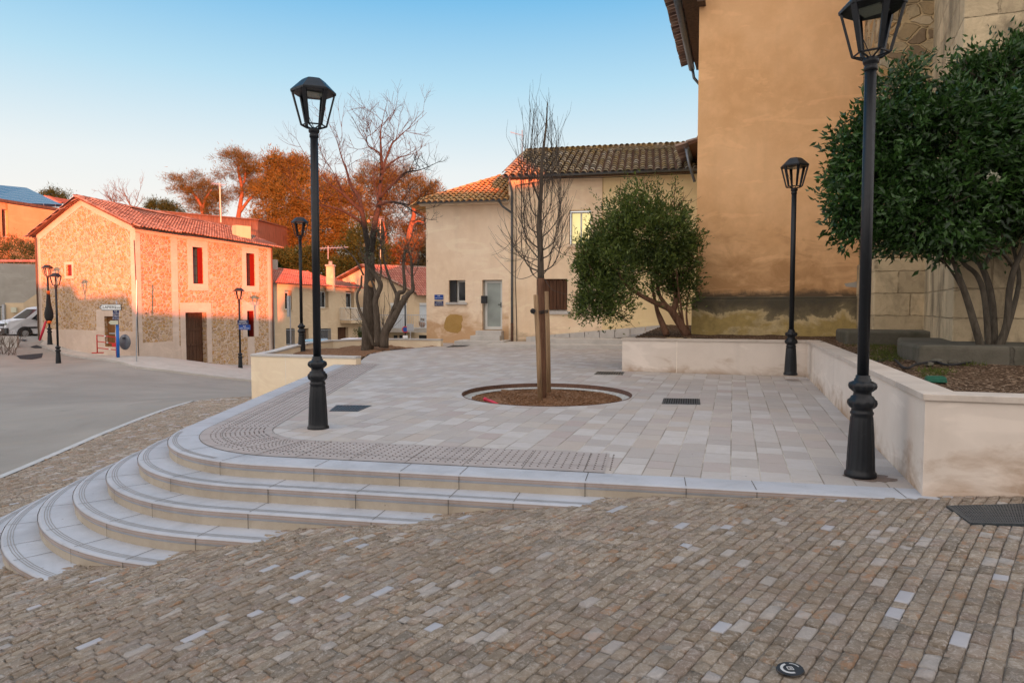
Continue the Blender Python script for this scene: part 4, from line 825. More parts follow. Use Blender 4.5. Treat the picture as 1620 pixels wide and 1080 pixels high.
# --- big bare tree
bt = thing('bare_tree', 'large leafless tree with wide forked limbs rising from the left bed', 'tree', at(582, 553, 24))
def PX(lst, Y, dy=0): return [at(x, y, Y+dy*i) for i, (x, y) in enumerate(lst)]
trunk = MB(); rr = 24/1080
limb(trunk, PX([(581, 557), (582, 540), (583.5, 480), (585, 435), (584, 400)], 24), .235, .165, 12)
trunk.build('trunk', M['bark'], bt, True)
LB = MB(); g = random.Random(5); ends = []
LIMBS = [([(584, 410), (582, 390), (577, 360), (572, 336), (558, 322), (541, 305), (524, 293), (507, 274)], .17, .03, -.25),
 ([(574, 345), (571, 325), (565, 307), (555, 293), (548, 269), (541, 250), (534, 226)], .12, .02, .15),
 ([(577, 362), (567, 348), (543, 334), (522, 327), (505, 324), (480, 316)], .085, .02, -.3),
 ([(585, 412), (588, 392), (594, 348), (600, 324), (601, 300), (604, 271), (603, 243), (602, 211), (606, 188)], .20, .018, .1),
 ([(604, 268), (602, 246), (594, 238), (583, 231), (580, 222), (582, 214)], .06, .012, -.3),
 ([(603, 275), (611, 250), (620, 228), (628, 220), (637, 211), (648, 202)], .075, .012, .2),
 ([(602, 285), (607, 271), (614, 262), (630, 250), (644, 246), (657, 242)], .075, .012, .3),
 ([(602, 312), (612, 300), (620, 293), (637, 276), (650, 271), (664, 269), (682, 262)], .09, .014, -.2),
 ([(601, 325), (612, 320), (625, 320), (640, 325), (655, 335), (674, 346)], .08, .014, -.3),
 ([(625, 320), (638, 322), (650, 325), (664, 322)], .05, .012, .3),
 ([(598, 318), (594, 300), (592, 285), (591, 268)], .06, .015, .2), ([(541, 305), (536, 290), (530, 278), (521, 262)], .05, .012, -.2)]
for pts, r0, r1, dy in LIMBS:
    q = limb(LB, PX(pts, 24, dy), r0*.68, r1*.6, 8)
    nq = len(q)
    for i in range(int(nq*.32), nq, 2):
        d = (q[min(i+1, nq-1)]-q[max(i-1, 0)]).normalized(); side = Vector((g.gauss(0, 1), g.gauss(0, .7), g.gauss(.35, .8))).normalized()
        twigs(LB, q[i], d*.6+side, g.uniform(.4, 1.0), .012, 2, .6, .15, 4, 4, .7, (2, 5), g)
    twigs(LB, q[-1], q[-1]-q[-3], (.4 if pts[-1][0] > 655 else 1.0), .012, 3, .55, .2, 4, 4, .7, (2, 4), g)
LB.build('branches', M['bark_d'], bt, True)
mb = MB()
for (x, y, r_) in ((588, 449, .12), (577, 388, .07), (583, 350, .05)):
    c = at(x, y, 23.72); mb.lathe([(r_*.3, -.02), (r_, .0), (r_*.9, .03)], (0, 0, 0), 12); k = len(mb.v)-36; mb.v[k:] = [(c.x+v[0], c.y-v[2], c.z+v[1]) for v in mb.v[k:]]
mb.build('pruning_scars', M['cut'], bt, True)
# --- pollarded multi-stem olive
ol = thing('pruned_olive', 'hard pruned multi-stemmed tree with sparse grey leaves right of the big bare tree', 'tree', at(606, 548, 23.4))
STM = MB(); oe = []
for pts, r0, r1, dy in [([(598, 548), (596, 500), (594, 475), (602, 452), (597, 440), (591, 431), (578, 418)], .14, .07, 0), ([(607, 550), (609, 525), (620, 508), (634, 482), (646, 465), (653, 458), (652, 440), (650, 405)], .2, .04, 0),
 ([(626, 490), (630, 465), (640, 458), (638, 420), (640, 395)], .12, .035, .1), ([(609, 520), (622, 490), (628, 470), (616, 440), (607, 410), (602, 385)], .1, .03, .15), ([(592, 548), (577, 510), (567, 485), (565, 466), (571, 452), (572, 436)], .07, .04, .15), ([(575, 435), (562, 410), (543, 391)], .04, .03, .1), ([(600, 448), (603, 425), (600, 400), (606, 380)], .05, .02, .1), ([(595, 470), (592, 455), (586, 440)], .06, .04, .1)]:
    q = limb(STM, PX(pts, 23.4, dy), r0*.85, r1*.8, 9); oe.append(q)
STM.build('stems', M['bark'], ol, True)
tw = MB(); g = random.Random(3); cen = []
for q in oe[:4]+oe[6:7]:
    for _ in range(9):
        i = g.randint(int(len(q)*.7), len(q)-1); pts = twigs(tw, q[i], (g.gauss(0, .5), g.gauss(0, .5), 1), g.uniform(.4, .9), .014, 1, .5, .2, 4, 4, .7, (1, 3), g); cen += [pts[-1], pts[-2]]
tw.build('shoots', M['twig'], ol)
cen = np.array([tuple(c) for c in cen]); cen = np.repeat(cen, 9, 0)+RNG.normal(0, .11, (len(cen)*9, 3)); leaves('foliage', cen, .085, M['leaf_olive'], ol, .5, None, .3, seed=4)
# --- young tree in the pit
yt = thing('young_tree', 'slender leafless young tree with upswept branches tied between two stakes', 'tree', onz(858, 638, -.05)); bx = at(858, 636, 11.85)
tr = MB(); limb(tr, [bx, at(857.5, 560, 11.85), at(856.5, 500, 11.85), at(855.5, 440, 11.85)], .075, .062, 12); tr.build('wrapped_trunk', M['jute'], yt, True)
tr = MB(); q = limb(tr, [at(855.5, 442, 11.85), at(855, 400, 11.85), at(853, 350, 11.87), at(856, 300, 11.87), at(858, 250, 11.87), at(864, 200, 11.87), at(866, 162, 11.87)], .06, .008, 9); tr.build('trunk', M['bark'], yt, True)
br = MB(); g = random.Random(12)
for (py, dx, dyy, toppx, topy, r0) in [(432, 32, .15, 40, 300, .022), (430, -30, -.1, -34, 310, .022), (425, -46, .1, -50, 374, .014), (412, -24, .35, -30, 240, .02), (410, 24, -.4, 36, 250, .02), (398, 28, .2, 38, 225, .022), (395, -30, -.2, -34, 210, .022), (385, -14, .5, -20, 200, .018), (378, 30, .3, 34, 190, .02), (370, -26, .1, -36, 195, .02), (352, 18, -.4, 22, 185, .018), (345, -18, .3, -24, 175, .018), (325, 14, .2, 22, 178, .015), (318, -14, -.2, -16, 172, .015), (300, 10, .25, 14, 170, .012), (290, -8, .2, -12, 180, .012), (415, 4, -.6, 12, 262, .02), (405, -6, .6, -12, 235, .018), (440, 20, .1, 36, 380, .016), (444, -22, .1, -30, 395, .014), (365, 6, .5, 8, 210, .014), (338, -4, -.5, -6, 190, .014)]:
    cx_ = 855; dx *= 1.0
    a = at(cx_, py, 11.86); b = at(cx_+dx*.65, py-8-g.random()*12, 11.86+dyy*.6); c = at(cx_+dx*.98, py-34-g.random()*14, 11.86+dyy); e = at(cx_+toppx*.86, (py+topy)/2-10, 11.86+dyy*1.1); f = at(cx_+toppx*.66, topy, 11.86+dyy*.8)
    q = limb(br, [a, b, c, e, f], r0*.66, .0028, 6, 5, .7); nq = len(q)
    for i in range(3, nq-1, 1):
        if g.random() < .75: d = (q[i+1]-q[i-1]).normalized()+Vector((g.gauss(0, .42), g.gauss(0, .42), g.gauss(.2, .25))); twigs(br, q[i], d, g.uniform(.25, .65), .0048, 1, .35, .3, 4, 4, .7, (1, 2), g, .09)
for a, b in (((854, 455), (826, 441)), ((857, 452), (886, 440))):
    pass
for (x0, y0, x1, y1, x2, y2) in ((853, 428, 815, 438, 782, 405), (853, 412, 806, 385, 788, 357), (857, 434, 883, 462, 925, 472), (853, 405, 828, 412, 818, 440)):
    limb(br, [at(x0, y0, 11.86), at((x0+x1)/2, (y0+y1)/2+6, 11.8), at(x1, y1, 11.75), at(x2, y2, 11.7)], .007, .002, 5)
br.build('branches', M['twig'], yt, True)
for lab, x0, x1, yt_, yb, Y in (('thicker front stake of the young tree, left of its trunk', 847.5, 855, 466, 637, 11.55), ('rear stake of the young tree, right of its trunk', 864.5, 868, 461, 611, 12.2)):
    p1 = at(x0, yt_, Y); p0 = at(x1, yb, Y); mb = MB(); mb.tube([p0-Vector((0, 0, .1)), p0.lerp(p1, .5)+Vector((.006, 0, 0)), p1-Vector((0, 0, .02)), p1], [.043, .042, .041, .035], 12); tag(mb.build('stake', M['stake'], None, True), lab, 'stake', 'wooden stakes of the young tree')
tie = MB(); a = at(849, 493, 11.6); b = at(864, 491, 12.15); c0 = at(848, 493, 11.55)
for k in range(2): tie.tube([a+Vector((-.05, -.03, -.01-.03*k)), a+Vector((.03, -.06, -.03*k)), at(857, 492, 11.72)+Vector((.02, 0, -.03*k)), b+Vector((.02, -.05, -.03*k)), b+Vector((.03, .03, -.03*k))], .012, 6)
k0 = len(tie.v); tie.lathe([(.001, -.02), (.045, -.02), (.045, .02), (.001, .02)], (0, 0, 0), 14); c1 = at(843, 492, 11.45); tie.v[k0:] = [(c1.x+v[0], c1.y-v[2], c1.z+v[1]) for v in tie.v[k0:]]
tag(tie.build('tree_tie', M['rubber'], None, True), 'black rubber tie strapping the young trunk to its stakes', 'tie')
# --- evergreen bush tree beside the church corner
Yb = 17.2; bu = thing('evergreen_bush', 'rounded olive-green evergreen bush tree leaning out from the church corner', 'bush', at(1083, 530, Yb)); st_ = MB()
for pts, r0, r1, dy in [([(1088, 532), (1068, 500), (1058, 488), (1035, 478), (1012, 466), (990, 450), (975, 425)], .11, .02, -.08), ([(1055, 530), (1045, 505), (1040, 492), (1035, 470), (1030, 440)], .09, .02, .05), ([(1064, 496), (1070, 470), (1066, 450), (1062, 420), (1058, 380)], .08, .02, .08), ([(1058, 488), (1045, 470), (1040, 450), (1035, 400)], .06, .015, .1), ([(1082, 520), (1078, 490), (1074, 465), (1070, 430)], .035, .015, -.1), ([(1088, 520), (1086, 490), (1092, 450)], .03, .012, .1), ([(1012, 466), (1000, 462), (985, 470), (960, 470)], .03, .01, -.1), ([(1084, 520), (1072, 480), (1078, 440)], .03, .01, -.05)]:
    q = limb(st_, PX(pts, Yb, dy), r0, r1, 8)
st_.build('stems', M['bark_b'], bu, True)
B = lambda x, y, rx, ry, dy=0, f=1.0, Y=Yb: (*at(x, y, Y+dy), rx*Y/1080, rx*Y/1080*f, ry*Y/1080)
blobs = [B(1012, 365, 56, 44), B(962, 412, 46, 48), B(1058, 380, 40, 56), B(1000, 430, 52, 44, -.3), B(945, 462, 34, 42, -.1), B(1040, 335, 34, 34), B(1072, 430, 28, 40, .2), B(965, 375, 36, 34), B(1062, 340, 26, 26), B(975, 488, 28, 20, -.2), B(1084, 455, 20, 34, .1), B(1052, 440, 26, 26, .4), B(1030, 372, 60, 50, 0), B(940, 430, 30, 50), B(928, 405, 20, 26), B(1008, 316, 30, 26), B(1022, 306, 16, 16), B(1055, 304, 14, 14), B(1092, 400, 14, 30), B(930, 484, 20, 28), B(980, 330, 30, 24)]
c, o = clumps(blobs, 1700, 24, .10, 3, .55); leaves('foliage', c, .10, M['leaf_bush'], bu, .55, o, .34, seed=5)
tw = MB(); g = random.Random(8)
for _ in range(90):
    b = g.choice(blobs); d = Vector((g.gauss(0, 1), g.gauss(0, 1), g.gauss(.2, 1))).normalized(); p = Vector(b[:3])+Vector((d.x*b[3], d.y*b[4], d.z*b[5]))*.25; twigs(tw, p, d+Vector((0, 0, .3)), g.uniform(.3, .6), .010, 1, .4, .2, 4, 3, .7, (1, 3), g)
tw.build('twigs', M['bark_b'], bu)
c, o = clumps(blobs, 240, 14, .05, 13, 1.0); k = np.tile(np.arange(14), len(c)//14)[:, None]/14; c = c+(o+np.array([0, 0, .5]))*k*.28; leaves('sprigs', c, .085, M['leaf_bush'], bu, .7, o, .34, seed=15)
# --- large laurel on the right
Yl = 9.9; la = thing('laurel_tree', 'large glossy dark green multi-stemmed laurel spreading over the right planter', 'tree', at(1566, 578, Yl)); st_ = MB()
for pts, r0, r1, dy in [([(1562, 582), (1552, 549), (1532, 480), (1518, 440), (1505, 409), (1470, 385), (1440, 360)], .060, .02, -.05), ([(1564, 582), (1563, 535), (1557, 469), (1545, 435), (1523, 415), (1505, 380), (1480, 330)], .05, .02, .05), ([(1568, 582), (1572, 535), (1568, 469), (1554, 424), (1532, 393), (1520, 340), (1500, 260)], .062, .02, .1), ([(1572, 582), (1579, 549), (1592, 513), (1597, 458), (1605, 424), (1619, 393), (1640, 340)], .055, .03, -.02), ([(1574, 572), (1590, 530), (1605, 480), (1612, 440), (1605, 400), (1590, 340)], .045, .02, .12), ([(1505, 409), (1480, 395), (1450, 392), (1420, 380)], .025, .01, .1), ([(1554, 424), (1580, 380), (1600, 340), (1610, 250)], .035, .012, -.1), ([(1532, 480), (1512, 440), (1490, 410), (1470, 395)], .02, .01, -.1), ([(1605, 424), (1585, 400), (1560, 395), (1530, 370)], .03, .01, -.15)]:
    q = limb(st_, PX(pts, Yl, dy), r0, r1, 9)
st_.build('stems', M['bark_s'], la, True)
B = lambda x, y, rx, ry, dy=0, f=.9, Y=Yl: (*at(x, y, Y+dy), rx*Y/1080, rx*Y/1080*f, ry*Y/1080)
blobs = [B(1500, 250, 130, 105), B(1400, 300, 76, 78), B(1590, 200, 110, 110, .3), B(1460, 190, 66, 62, .1), B(1365, 250, 40, 62, -.1), B(1480, 335, 86, 58, -.4), B(1600, 310, 100, 62, .2), B(1700, 280, 120, 130, .5), B(1560, 130, 66, 42, .3), B(1345, 330, 28, 45, -.2), B(1420, 360, 50, 28, -.2), B(1620, 95, 60, 36, .5), B(1390, 205, 40, 36, 0), B(1530, 370, 60, 30, -.3), B(1425, 130, 32, 28, .1)]
c, o = clumps(blobs, 2100, 25, .10, 6, .66); leaves('foliage', c, .108, M['leaf_laurel'], la, -.05, o, .42, .22, seed=9)
c, o = clumps(blobs, 330, 10, .04, 16, .97); k = np.tile(np.arange(10), len(c)//10)[:, None]/10; c = c+(o+np.array([0, 0, .45]))*k*.26; leaves('young_leaves', c, .09, M['leaf_laurel'], la, .6, o, .36, .2, seed=19)
tw = MB(); g = random.Random(18)
for _ in range(110):
    b = g.choice(blobs[:4]+blobs[5:9]); d = Vector((g.gauss(0, 1), g.gauss(0, 1), g.gauss(-.1, 1))).normalized(); p = Vector(b[:3])+Vector((d.x*b[3], d.y*b[4], d.z*b[5]))*.2; twigs(tw, p, d, g.uniform(.2, .38), .009, 2, .4, .1, 4, 3, .7, (1, 3), g)
tw.build('twigs', M['bark_s'], la)
p = at(1571, 282, 9.0); fc, fo = clumps([(p.x, p.y, p.z, .06, .06, .05)], 16, 10, .015, 3); o = leaves('dried_flower', fc, .03, M['signbeige'], la, .3, fo, .8, seed=3)
# --- weeds and grass in the bed
gp = [hit_ for hit_ in []]; cen = []; g = random.Random(2)
for (x0, y0, x1, y1, nn) in ((1376, 548, 1425, 572, 260), (1340, 530, 1385, 552, 90), (1455, 583, 1500, 592, 60), (1520, 565, 1560, 578, 60), (1300, 528, 1335, 532, 40)):
    for _ in range(nn):
        q = onz(g.uniform(x0, x1), g.uniform(y0, y1), .80); z = z_bed(q.x, q.y)+.01
        for _k in range(6): cen.append((q.x+g.gauss(0, .04), q.y+g.gauss(0, .04), z))
cen = np.array(cen); o = leaves('grass', cen, .07, M['grass'], None, 1.1, None, .22, pointy='two', seed=3); tag(o, kind='stuff')
# mulch chips on the right bed
ch = MB(); g = random.Random(22)
for _ in range(900):
    s = g.random(); q = onz(g.uniform(1330, 1640), 545+75*g.random()**1.0, .8)
    if q.y > 16 or not inpoly([q.x], [q.y], [(3.8, 6.1), (10.3, 4.1), (15, 10), (15, 17), (7.3, 16)])[0]: continue
    z = z_bed(q.x, q.y)+.018+.012*g.random(); a = g.random()*6.3; l = g.uniform(.008, .026); w = l*g.uniform(.3, .7); ch.add([(q.x+l*math.cos(a), q.y+l*math.sin(a), z), (q.x-w*math.sin(a), q.y+w*math.cos(a), z+.006), (q.x-l*math.cos(a), q.y-l*math.sin(a), z+.002), (q.x+w*math.sin(a), q.y-w*math.cos(a), z+.004)], [(0, 1, 2, 3)])
tag(ch.build('mulch_chips', plain('pale_chip', (.30, .22, .15), .8, .4, 40)), kind='stuff')
# crumbs of soil in pit and left bed
ch = MB()
for _ in range(1500):
    a = g.random()*6.28; r_ = (pr-.2)*math.sqrt(g.random()); x, y = cx0+r_*math.cos(a), cy0+r_*math.sin(a)*.98; z = pz(x, y)-.095+.075*max(0, 1-((x-cx0)**2+(y-cy0+.25)**2)/1.9); s = g.uniform(.008, .028); ch.box((x, y, z+s*.35), (s, s*1.2, s*.8), a)
tag(ch.build('soil_crumbs', M['soil_r']), kind='stuff')
# irrigation hose and green lid
mb = MB(); mb.tube(catmull([onz(1388, 572, .8), onz(1412, 567, .81), onz(1432, 582, .82), onz(1450, 576, .84), onz(1480, 572, .84), onz(1500, 577, .82), onz(1535, 573, .82)], 6), .016, 7); tag(mb.build('irrigation_hose', M['rubber'], None, True), 'black irrigation hose lying on the soil of the right planter', 'hose')
q = onz(1480, 603, .79); gl = thing('valve_box', 'small green plastic valve box lid half buried in the right planter soil', 'valve box', q); mb = MB(); mb.box((q.x, q.y, q.z+.02), (.20, .12, .06), -.3, .9); mb.build('box', M['green_plastic'], gl, bevel=.008); mb = MB(); mb.box((q.x, q.y, q.z+.054), (.16, .09, .008), -.3); mb.build('lid', M['green_plastic'], gl, bevel=.003)
# stones by the footing
mb = MB()
for (x, y, s) in ((1484, 576, .09), (1497, 573, .11), (1510, 575, .07), (1470, 578, .06)):
    q = onz(x, y, .8); rk = MB(); rk.lathe([(s*.5, 0), (s, s*.3), (s*.8, s*.8), (s*.25, s)], (q.x, q.y, q.z-.01), 8, lambda j, a: 1+.25*math.sin(a*2+x+j)); tag(rk.build('rock', M['footing']), {1484: 'small grey rock by the hose left of the laurel stems', 1497: 'larger grey rock by the hose, second from the laurel stems', 1510: 'grey rock nearest the laurel stems', 1470: 'smallest grey rock touching the footing corner'}[x], 'rock', 'rocks in the right planter')
# ---------------------------------------------------------------- facades
def fac(px0, Y0, px1, Y1):
    """facade line between two photo columns at given depths: returns O, u, length"""
    a = Vector(at(px0, 486, Y0)[:2]); b = Vector(at(px1, 486, Y1)[:2]); L = (b-a).length; u = (b-a)/L; return (a.x, a.y), (u.x, u.y), L
def onf(O, u, px, py):
    """photo pixel -> (s along facade, z)"""
    d = ray(px, py); # solve t*(d.x,d.y) = O+u s
    det = d[0]*(-u[1])+d[1]*u[0]; t = (O[0]*(-u[1])+O[1]*u[0])/det; s = (t*d[0]-O[0])*u[0]+(t*d[1]-O[1])*u[1]; return s, CZ+t*d[2]
def wall(name, O, u, s0, s1, z0, z1, holes, m, parent, depth=.18, top=None):
    """front wall skin with openings and their reveals; top(s) gives a sloping upper edge"""
    n = (u[1], -u[0]); P = lambda s, z, d=0: (O[0]+u[0]*s+n[0]*d, O[1]+u[1]*s+n[1]*d, z); mb = MB()
    ss = sorted({s0, s1, *[h[0] for h in holes], *[h[1] for h in holes]}); zs = sorted({z0, z1, *[h[2] for h in holes], *[h[3] for h in holes]})
    for i in range(len(ss)-1):
        for j in range(len(zs)-1):
            cs, cz = (ss[i]+ss[i+1])/2, (zs[j]+zs[j+1])/2
            if any(h[0] < cs < h[1] and h[2] < cz < h[3] for h in holes): continue
            mb.add([P(ss[i], zs[j]), P(ss[i+1], zs[j]), P(ss[i+1], zs[j+1]), P(ss[i], zs[j+1])], [(0, 1, 2, 3)])
    for h in holes:
        a, b, c, d = h[:4]; D = -depth
        mb.add([P(a, c), P(b, c), P(b, c, D), P(a, c, D), P(a, d), P(b, d), P(b, d, D), P(a, d, D)], [(0, 1, 2, 3), (5, 4, 7, 6), (4, 0, 3, 7), (1, 5, 6, 2)])
    if top: mb.add([P(s, z1) for s in (s0, s1)]+[P(s, top(s)) for s in np.linspace(s1, s0, 9)], [tuple(range(11))])
    return mb.build(name, m, parent)
def body(name, poly, z0, z1, m, parent, inset=0):
    mb = MB(); mb.prism(poly, z0, z1); return mb.build(name, m, parent)
def window(O, u, h, parent, depth=.14, split=2, fm='white', gm='glass', sill='surround', fw=.05, bars=0, name='window', sillw=.06, pane_fill=None):
    s0, s1, z0, z1 = h[:4]; e = .004; d0, d1 = -depth-.05, -depth; mb = MB()
    mb.obox(O, u, s0+e, s1-e, z0+e, z0+fw, d0, d1); mb.obox(O, u, s0+e, s1-e, z1-fw, z1-e, d0, d1); mb.obox(O, u, s0+e, s0+fw, z0+fw, z1-fw, d0, d1); mb.obox(O, u, s1-fw, s1-e, z0+fw, z1-fw, d0, d1)
    for k in range(1, split): s = s0+(s1-s0)*k/split; mb.obox(O, u, s-fw*.6, s+fw*.6, z0+fw, z1-fw, d0, d1+.004)
    for k in range(1, bars+1): z = z0+(z1-z0)*k/(bars+1); mb.obox(O, u, s0+fw, s1-fw, z-.015, z+.015, d0, d1-.004)
    f = mb.build(name, M[fm], parent)
    g = MB(); g.obox(O, u, s0+fw, s1-fw, z0+fw, z1-fw, d0+.01, d0+.022); g.build('pane', M[gm], f)
    if sill: sm = MB(); sm.obox(O, u, s0-.1, s1+.1, z0-sillw, z0-.002, -.01, .07); sm.build('sill', M[sill], f)
    return f
def tiles(name, poly3, eave_dir, m, parent, w=.21, L=.36, r=.085, lift=.02, bed=True):
    """canal tiles over a planar roof polygon; eave_dir = direction along the eave; returns the tile mesh"""
    P = [Vector(p) for p in poly3]; u = Vector(eave_dir).normalized(); nrm = Vector((0, 0, 0))
    for i in range(len(P)): a, b = P[i], P[(i+1) % len(P)]; nrm += a.cross(b)
    nrm.normalize(); nrm = nrm if nrm.z > 0 else -nrm; u = (u-nrm*u.dot(nrm)).normalized(); v = nrm.cross(u); v = v if v.z > 0 else -v; O = P[0]
    uv = [((p-O).dot(u), (p-O).dot(v)) for p in P]; us_ = [q[0] for q in uv]; vs2 = [q[1] for q in uv]; u0, u1, v0, v1 = min(us_), max(us_), min(vs2), max(vs2)
    V, Fc = [], []; base = 0; ns = 5; uu = np.array(u); vv = np.array(v); nn = np.array(nrm); OO = np.array(O); g = random.Random(3)
    for i in range(int((u1-u0)/w)+1):
        for j in range(-1, int((v1-v0)/L)+1):
            cu, cv = u0+(i+.5)*w, v0+(j+.5)*L
            if not inpoly([cu], [min(max(cv, v0+.02), v1-.02)], uv)[0]: continue
            cv0 = v0+j*L-.05+g.gauss(0, .006); cu += g.gauss(0, .005); tl = g.gauss(0, .012)
            for (vv_, rr_, hh) in ((cv0, r*1.06, .034), (cv0+L*1.18, r*.86, .004)):
                for k in range(ns+1):
                    a = math.pi*k/ns; q = OO+uu*(cu+tl*(vv_-cv0)+rr_*math.cos(a))+vv*vv_+nn*(lift+hh+rr_*math.sin(a)*.9); V.append(q)
            for k in range(ns): Fc.append((base+k+1, base+k, base+ns+1+k, base+ns+2+k))
            base += 2*(ns+1)
    o = npmesh(name, np.array(V), np.array(Fc), m, parent, False)
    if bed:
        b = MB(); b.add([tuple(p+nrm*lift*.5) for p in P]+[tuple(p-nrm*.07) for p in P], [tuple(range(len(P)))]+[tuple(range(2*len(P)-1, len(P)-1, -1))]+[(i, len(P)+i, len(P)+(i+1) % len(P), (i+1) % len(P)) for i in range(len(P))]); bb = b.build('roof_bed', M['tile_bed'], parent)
        if parent: o.parent = parent
    return o
def ridge(mb, a, b, r=.1, L=.38):
    a = Vector(a); b = Vector(b); n = max(1, int((b-a).length/L)); t = (b-a).normalized(); s = t.cross(Vector((0, 0, 1))).normalized(); up = s.cross(t)
    for i in range(n):
        p0 = a.lerp(b, i/n); p1 = a.lerp(b, min(1, (i+1.15)/n)); vs = []
        for p, rr in ((p0, r*1.08), (p1, r*.9)):
            for k in range(6): an = math.pi*k/5; vs.append(p+s*rr*math.cos(an)+up*(rr*math.sin(an)*.9+.03))
        mb.add(vs, [(k, k+1, 7+k, 6+k) for k in range(5)])
def back_of(O, u, L, depth):
    n = (u[1], -u[0]); return [(O[0], O[1]), (O[0]+u[0]*L, O[1]+u[1]*L), (O[0]+u[0]*L-n[0]*depth, O[1]+u[1]*L-n[1]*depth), (O[0]-n[0]*depth, O[1]-n[1]*depth)]
def quadwall(mb, a, b, z0, z1): mb.add([(a[0], a[1], z0), (b[0], b[1], z0), (b[0], b[1], z1), (a[0], a[1], z1)], [(0, 1, 2, 3)])
def gutter(mb, a, b, r=.07):
    a = Vector(a); b = Vector(b); t = (b-a).normalized(); s = t.cross(Vector((0, 0, 1))).normalized(); vs = []
    for p in (a, b):
        for k in range(8): an = math.pi+math.pi*k/7; vs.append(p+s*r*math.cos(an)+Vector((0, 0, r*math.sin(an))))
        for k in range(8): an = 2*math.pi-math.pi*k/7; vs.append(p+s*(r-.012)*math.cos(an)+Vector((0, 0, (r-.012)*math.sin(an))))
    mb.add(vs, [(k, (k+1) % 16, 16+(k+1) % 16, 16+k) for k in range(16)]+[tuple(range(15, -1, -1)), tuple(range(16, 32))])
def rails(mb, a, b, z0, h_, gap=.11, r=.009):
    a = Vector((*a[:2], 0)); b = Vector((*b[:2], 0)); n = max(2, int((b-a).length/gap))
    for z in (z0+.08, z0+h_): mb.tube([(a.x, a.y, z), (b.x, b.y, z)], r*1.8, 5)
    for i in range(n+1): p = a.lerp(b, i/n); mb.tube([(p.x, p.y, z0+.08), (p.x, p.y, z0+h_)], r, 4)

# ================= house A: lower cream house
OF = (-3.46, 27.65); UF = (.982, -.189); LA = 3.40
nF = (UF[1], -UF[0])
A = thing('cream_house', 'lower cream house with glazed door, small window and orange hipped tile roof', 'house', (OF[0], OF[1], .1))
def H(px0, py0, px1, py1, O=OF, u=UF): a = onf(O, u, px0, py1); b = onf(O, u, px1, py0); return (a[0], b[0], a[1], b[1])
zE = 5.76; hA = [H(710, 443, 736, 478), H(763, 442.5, 794.5, 522)]
wall('wall', OF, UF, 0, LA, -.3, zE, hA, M['cream'], A, .34)
mb = MB(); bk = back_of(OF, UF, LA, 7); quadwall(mb, bk[3], bk[0], -3.2, zE); quadwall(mb, bk[2], bk[3], -3.2, zE); mb.build('side_wall', M['cream'], A)
window(OF, UF, (hA[0][0]+.28, *hA[0][1:]), A, .27, 1, fw=.07, sill=None); mb = MB(); mb.obox(OF, UF, hA[0][0]+.004, hA[0][0]+.28, hA[0][2], hA[0][3]-.004, -.23, -.15); mb.build('shutter', M['dark'], A)
mb = MB(); mb.obox(OF, UF, hA[0][0]-.1, hA[0][1]+.08, hA[0][2]-.09, hA[0][2], -.02, .1); mb.build('sill', M['coping_g'], A)
s0, s1, z0, z1 = hA[1]; dr = MB(); 
for b_ in ((s0+.08, s0+.17, z0+.02, z1-.03), (s1-.1, s1-.01, z0+.02, z1-.03), (s0+.17, s1-.1, z0+.02, z0+.14), (s0+.17, s1-.1, z1-.12, z1-.03)): dr.obox(OF, UF, *b_, -.24, -.18)
dd = dr.build('door', M['white'], A); mb = MB(); mb.obox(OF, UF, s0+.17, s1-.1, z0+.14, z1-.12, -.225, -.205); mb.build('pane', M['frost'], dd); mb = MB(); mb.obox(OF, UF, s1-.1, s1-.07, z0+.9, z0+1.1, -.18, -.165); mb.obox(OF, UF, s1-.2, s1-.07, z0+1.0, z0+1.03, -.165, -.14); mb.build('handle', M['dark'], dd)
mb = MB(); mb.obox(OF, UF, s0+.0, s0+.1, z0, z1-.004, -.235, -.19); mb.build('door_jamb', M['greywall'], A)
a = onf(OF, UF, 763, 473); mb = MB(); mb.obox(OF, UF, a[0]-.03, a[0]+.2, a[1]-.17, a[1]+.13, -.05, .11); mx = mb.build('mailbox', M['dark'], A, bevel=.012); mb = MB(); mb.obox(OF, UF, a[0]-.0, a[0]+.17, a[1]+.04, a[1]+.06, .11, .113); mb.build('slot', M['rubber'], mx)
# street name plates on the wall
a = onf(OF, UF, 694.5, 470); p = (OF[0]+UF[0]*a[0], OF[1]+UF[1]*a[0], a[1]); plate(A, p, UF, .37, .2, M['enamel'], lines=(('RUE', .045, .062), ('SAINT ANTOINE', -.035, .047)), th=.02)
a = onf(OF, UF, 694.5, 480); p = (OF[0]+UF[0]*a[0], OF[1]+UF[1]*a[0], a[1]); plate(A, p, UF, .37, .2, M['navy'], lines=(('CARRIERA', .045, .058), ('SANT ANTONI', -.04, .05)), th=.02)
# bare render patch
pts = [(706, 502), (712, 497.5), (722, 497), (731, 499), (732.5, 506), (730, 511), (731, 517), (729, 523), (724, 527), (714, 526), (707, 524), (702.5, 519), (703, 511)]
mb = MB(); vs = []
for x, y in pts: a = onf(OF, UF, x, y); vs.append((OF[0]+UF[0]*a[0]-UF[1]*-.004, OF[1]+UF[1]*a[0]-UF[0]*.004, a[1]))
mb.add(vs, [tuple(range(len(vs)-1, -1, -1))]); mb.build('render_patch', M['patch'], A)
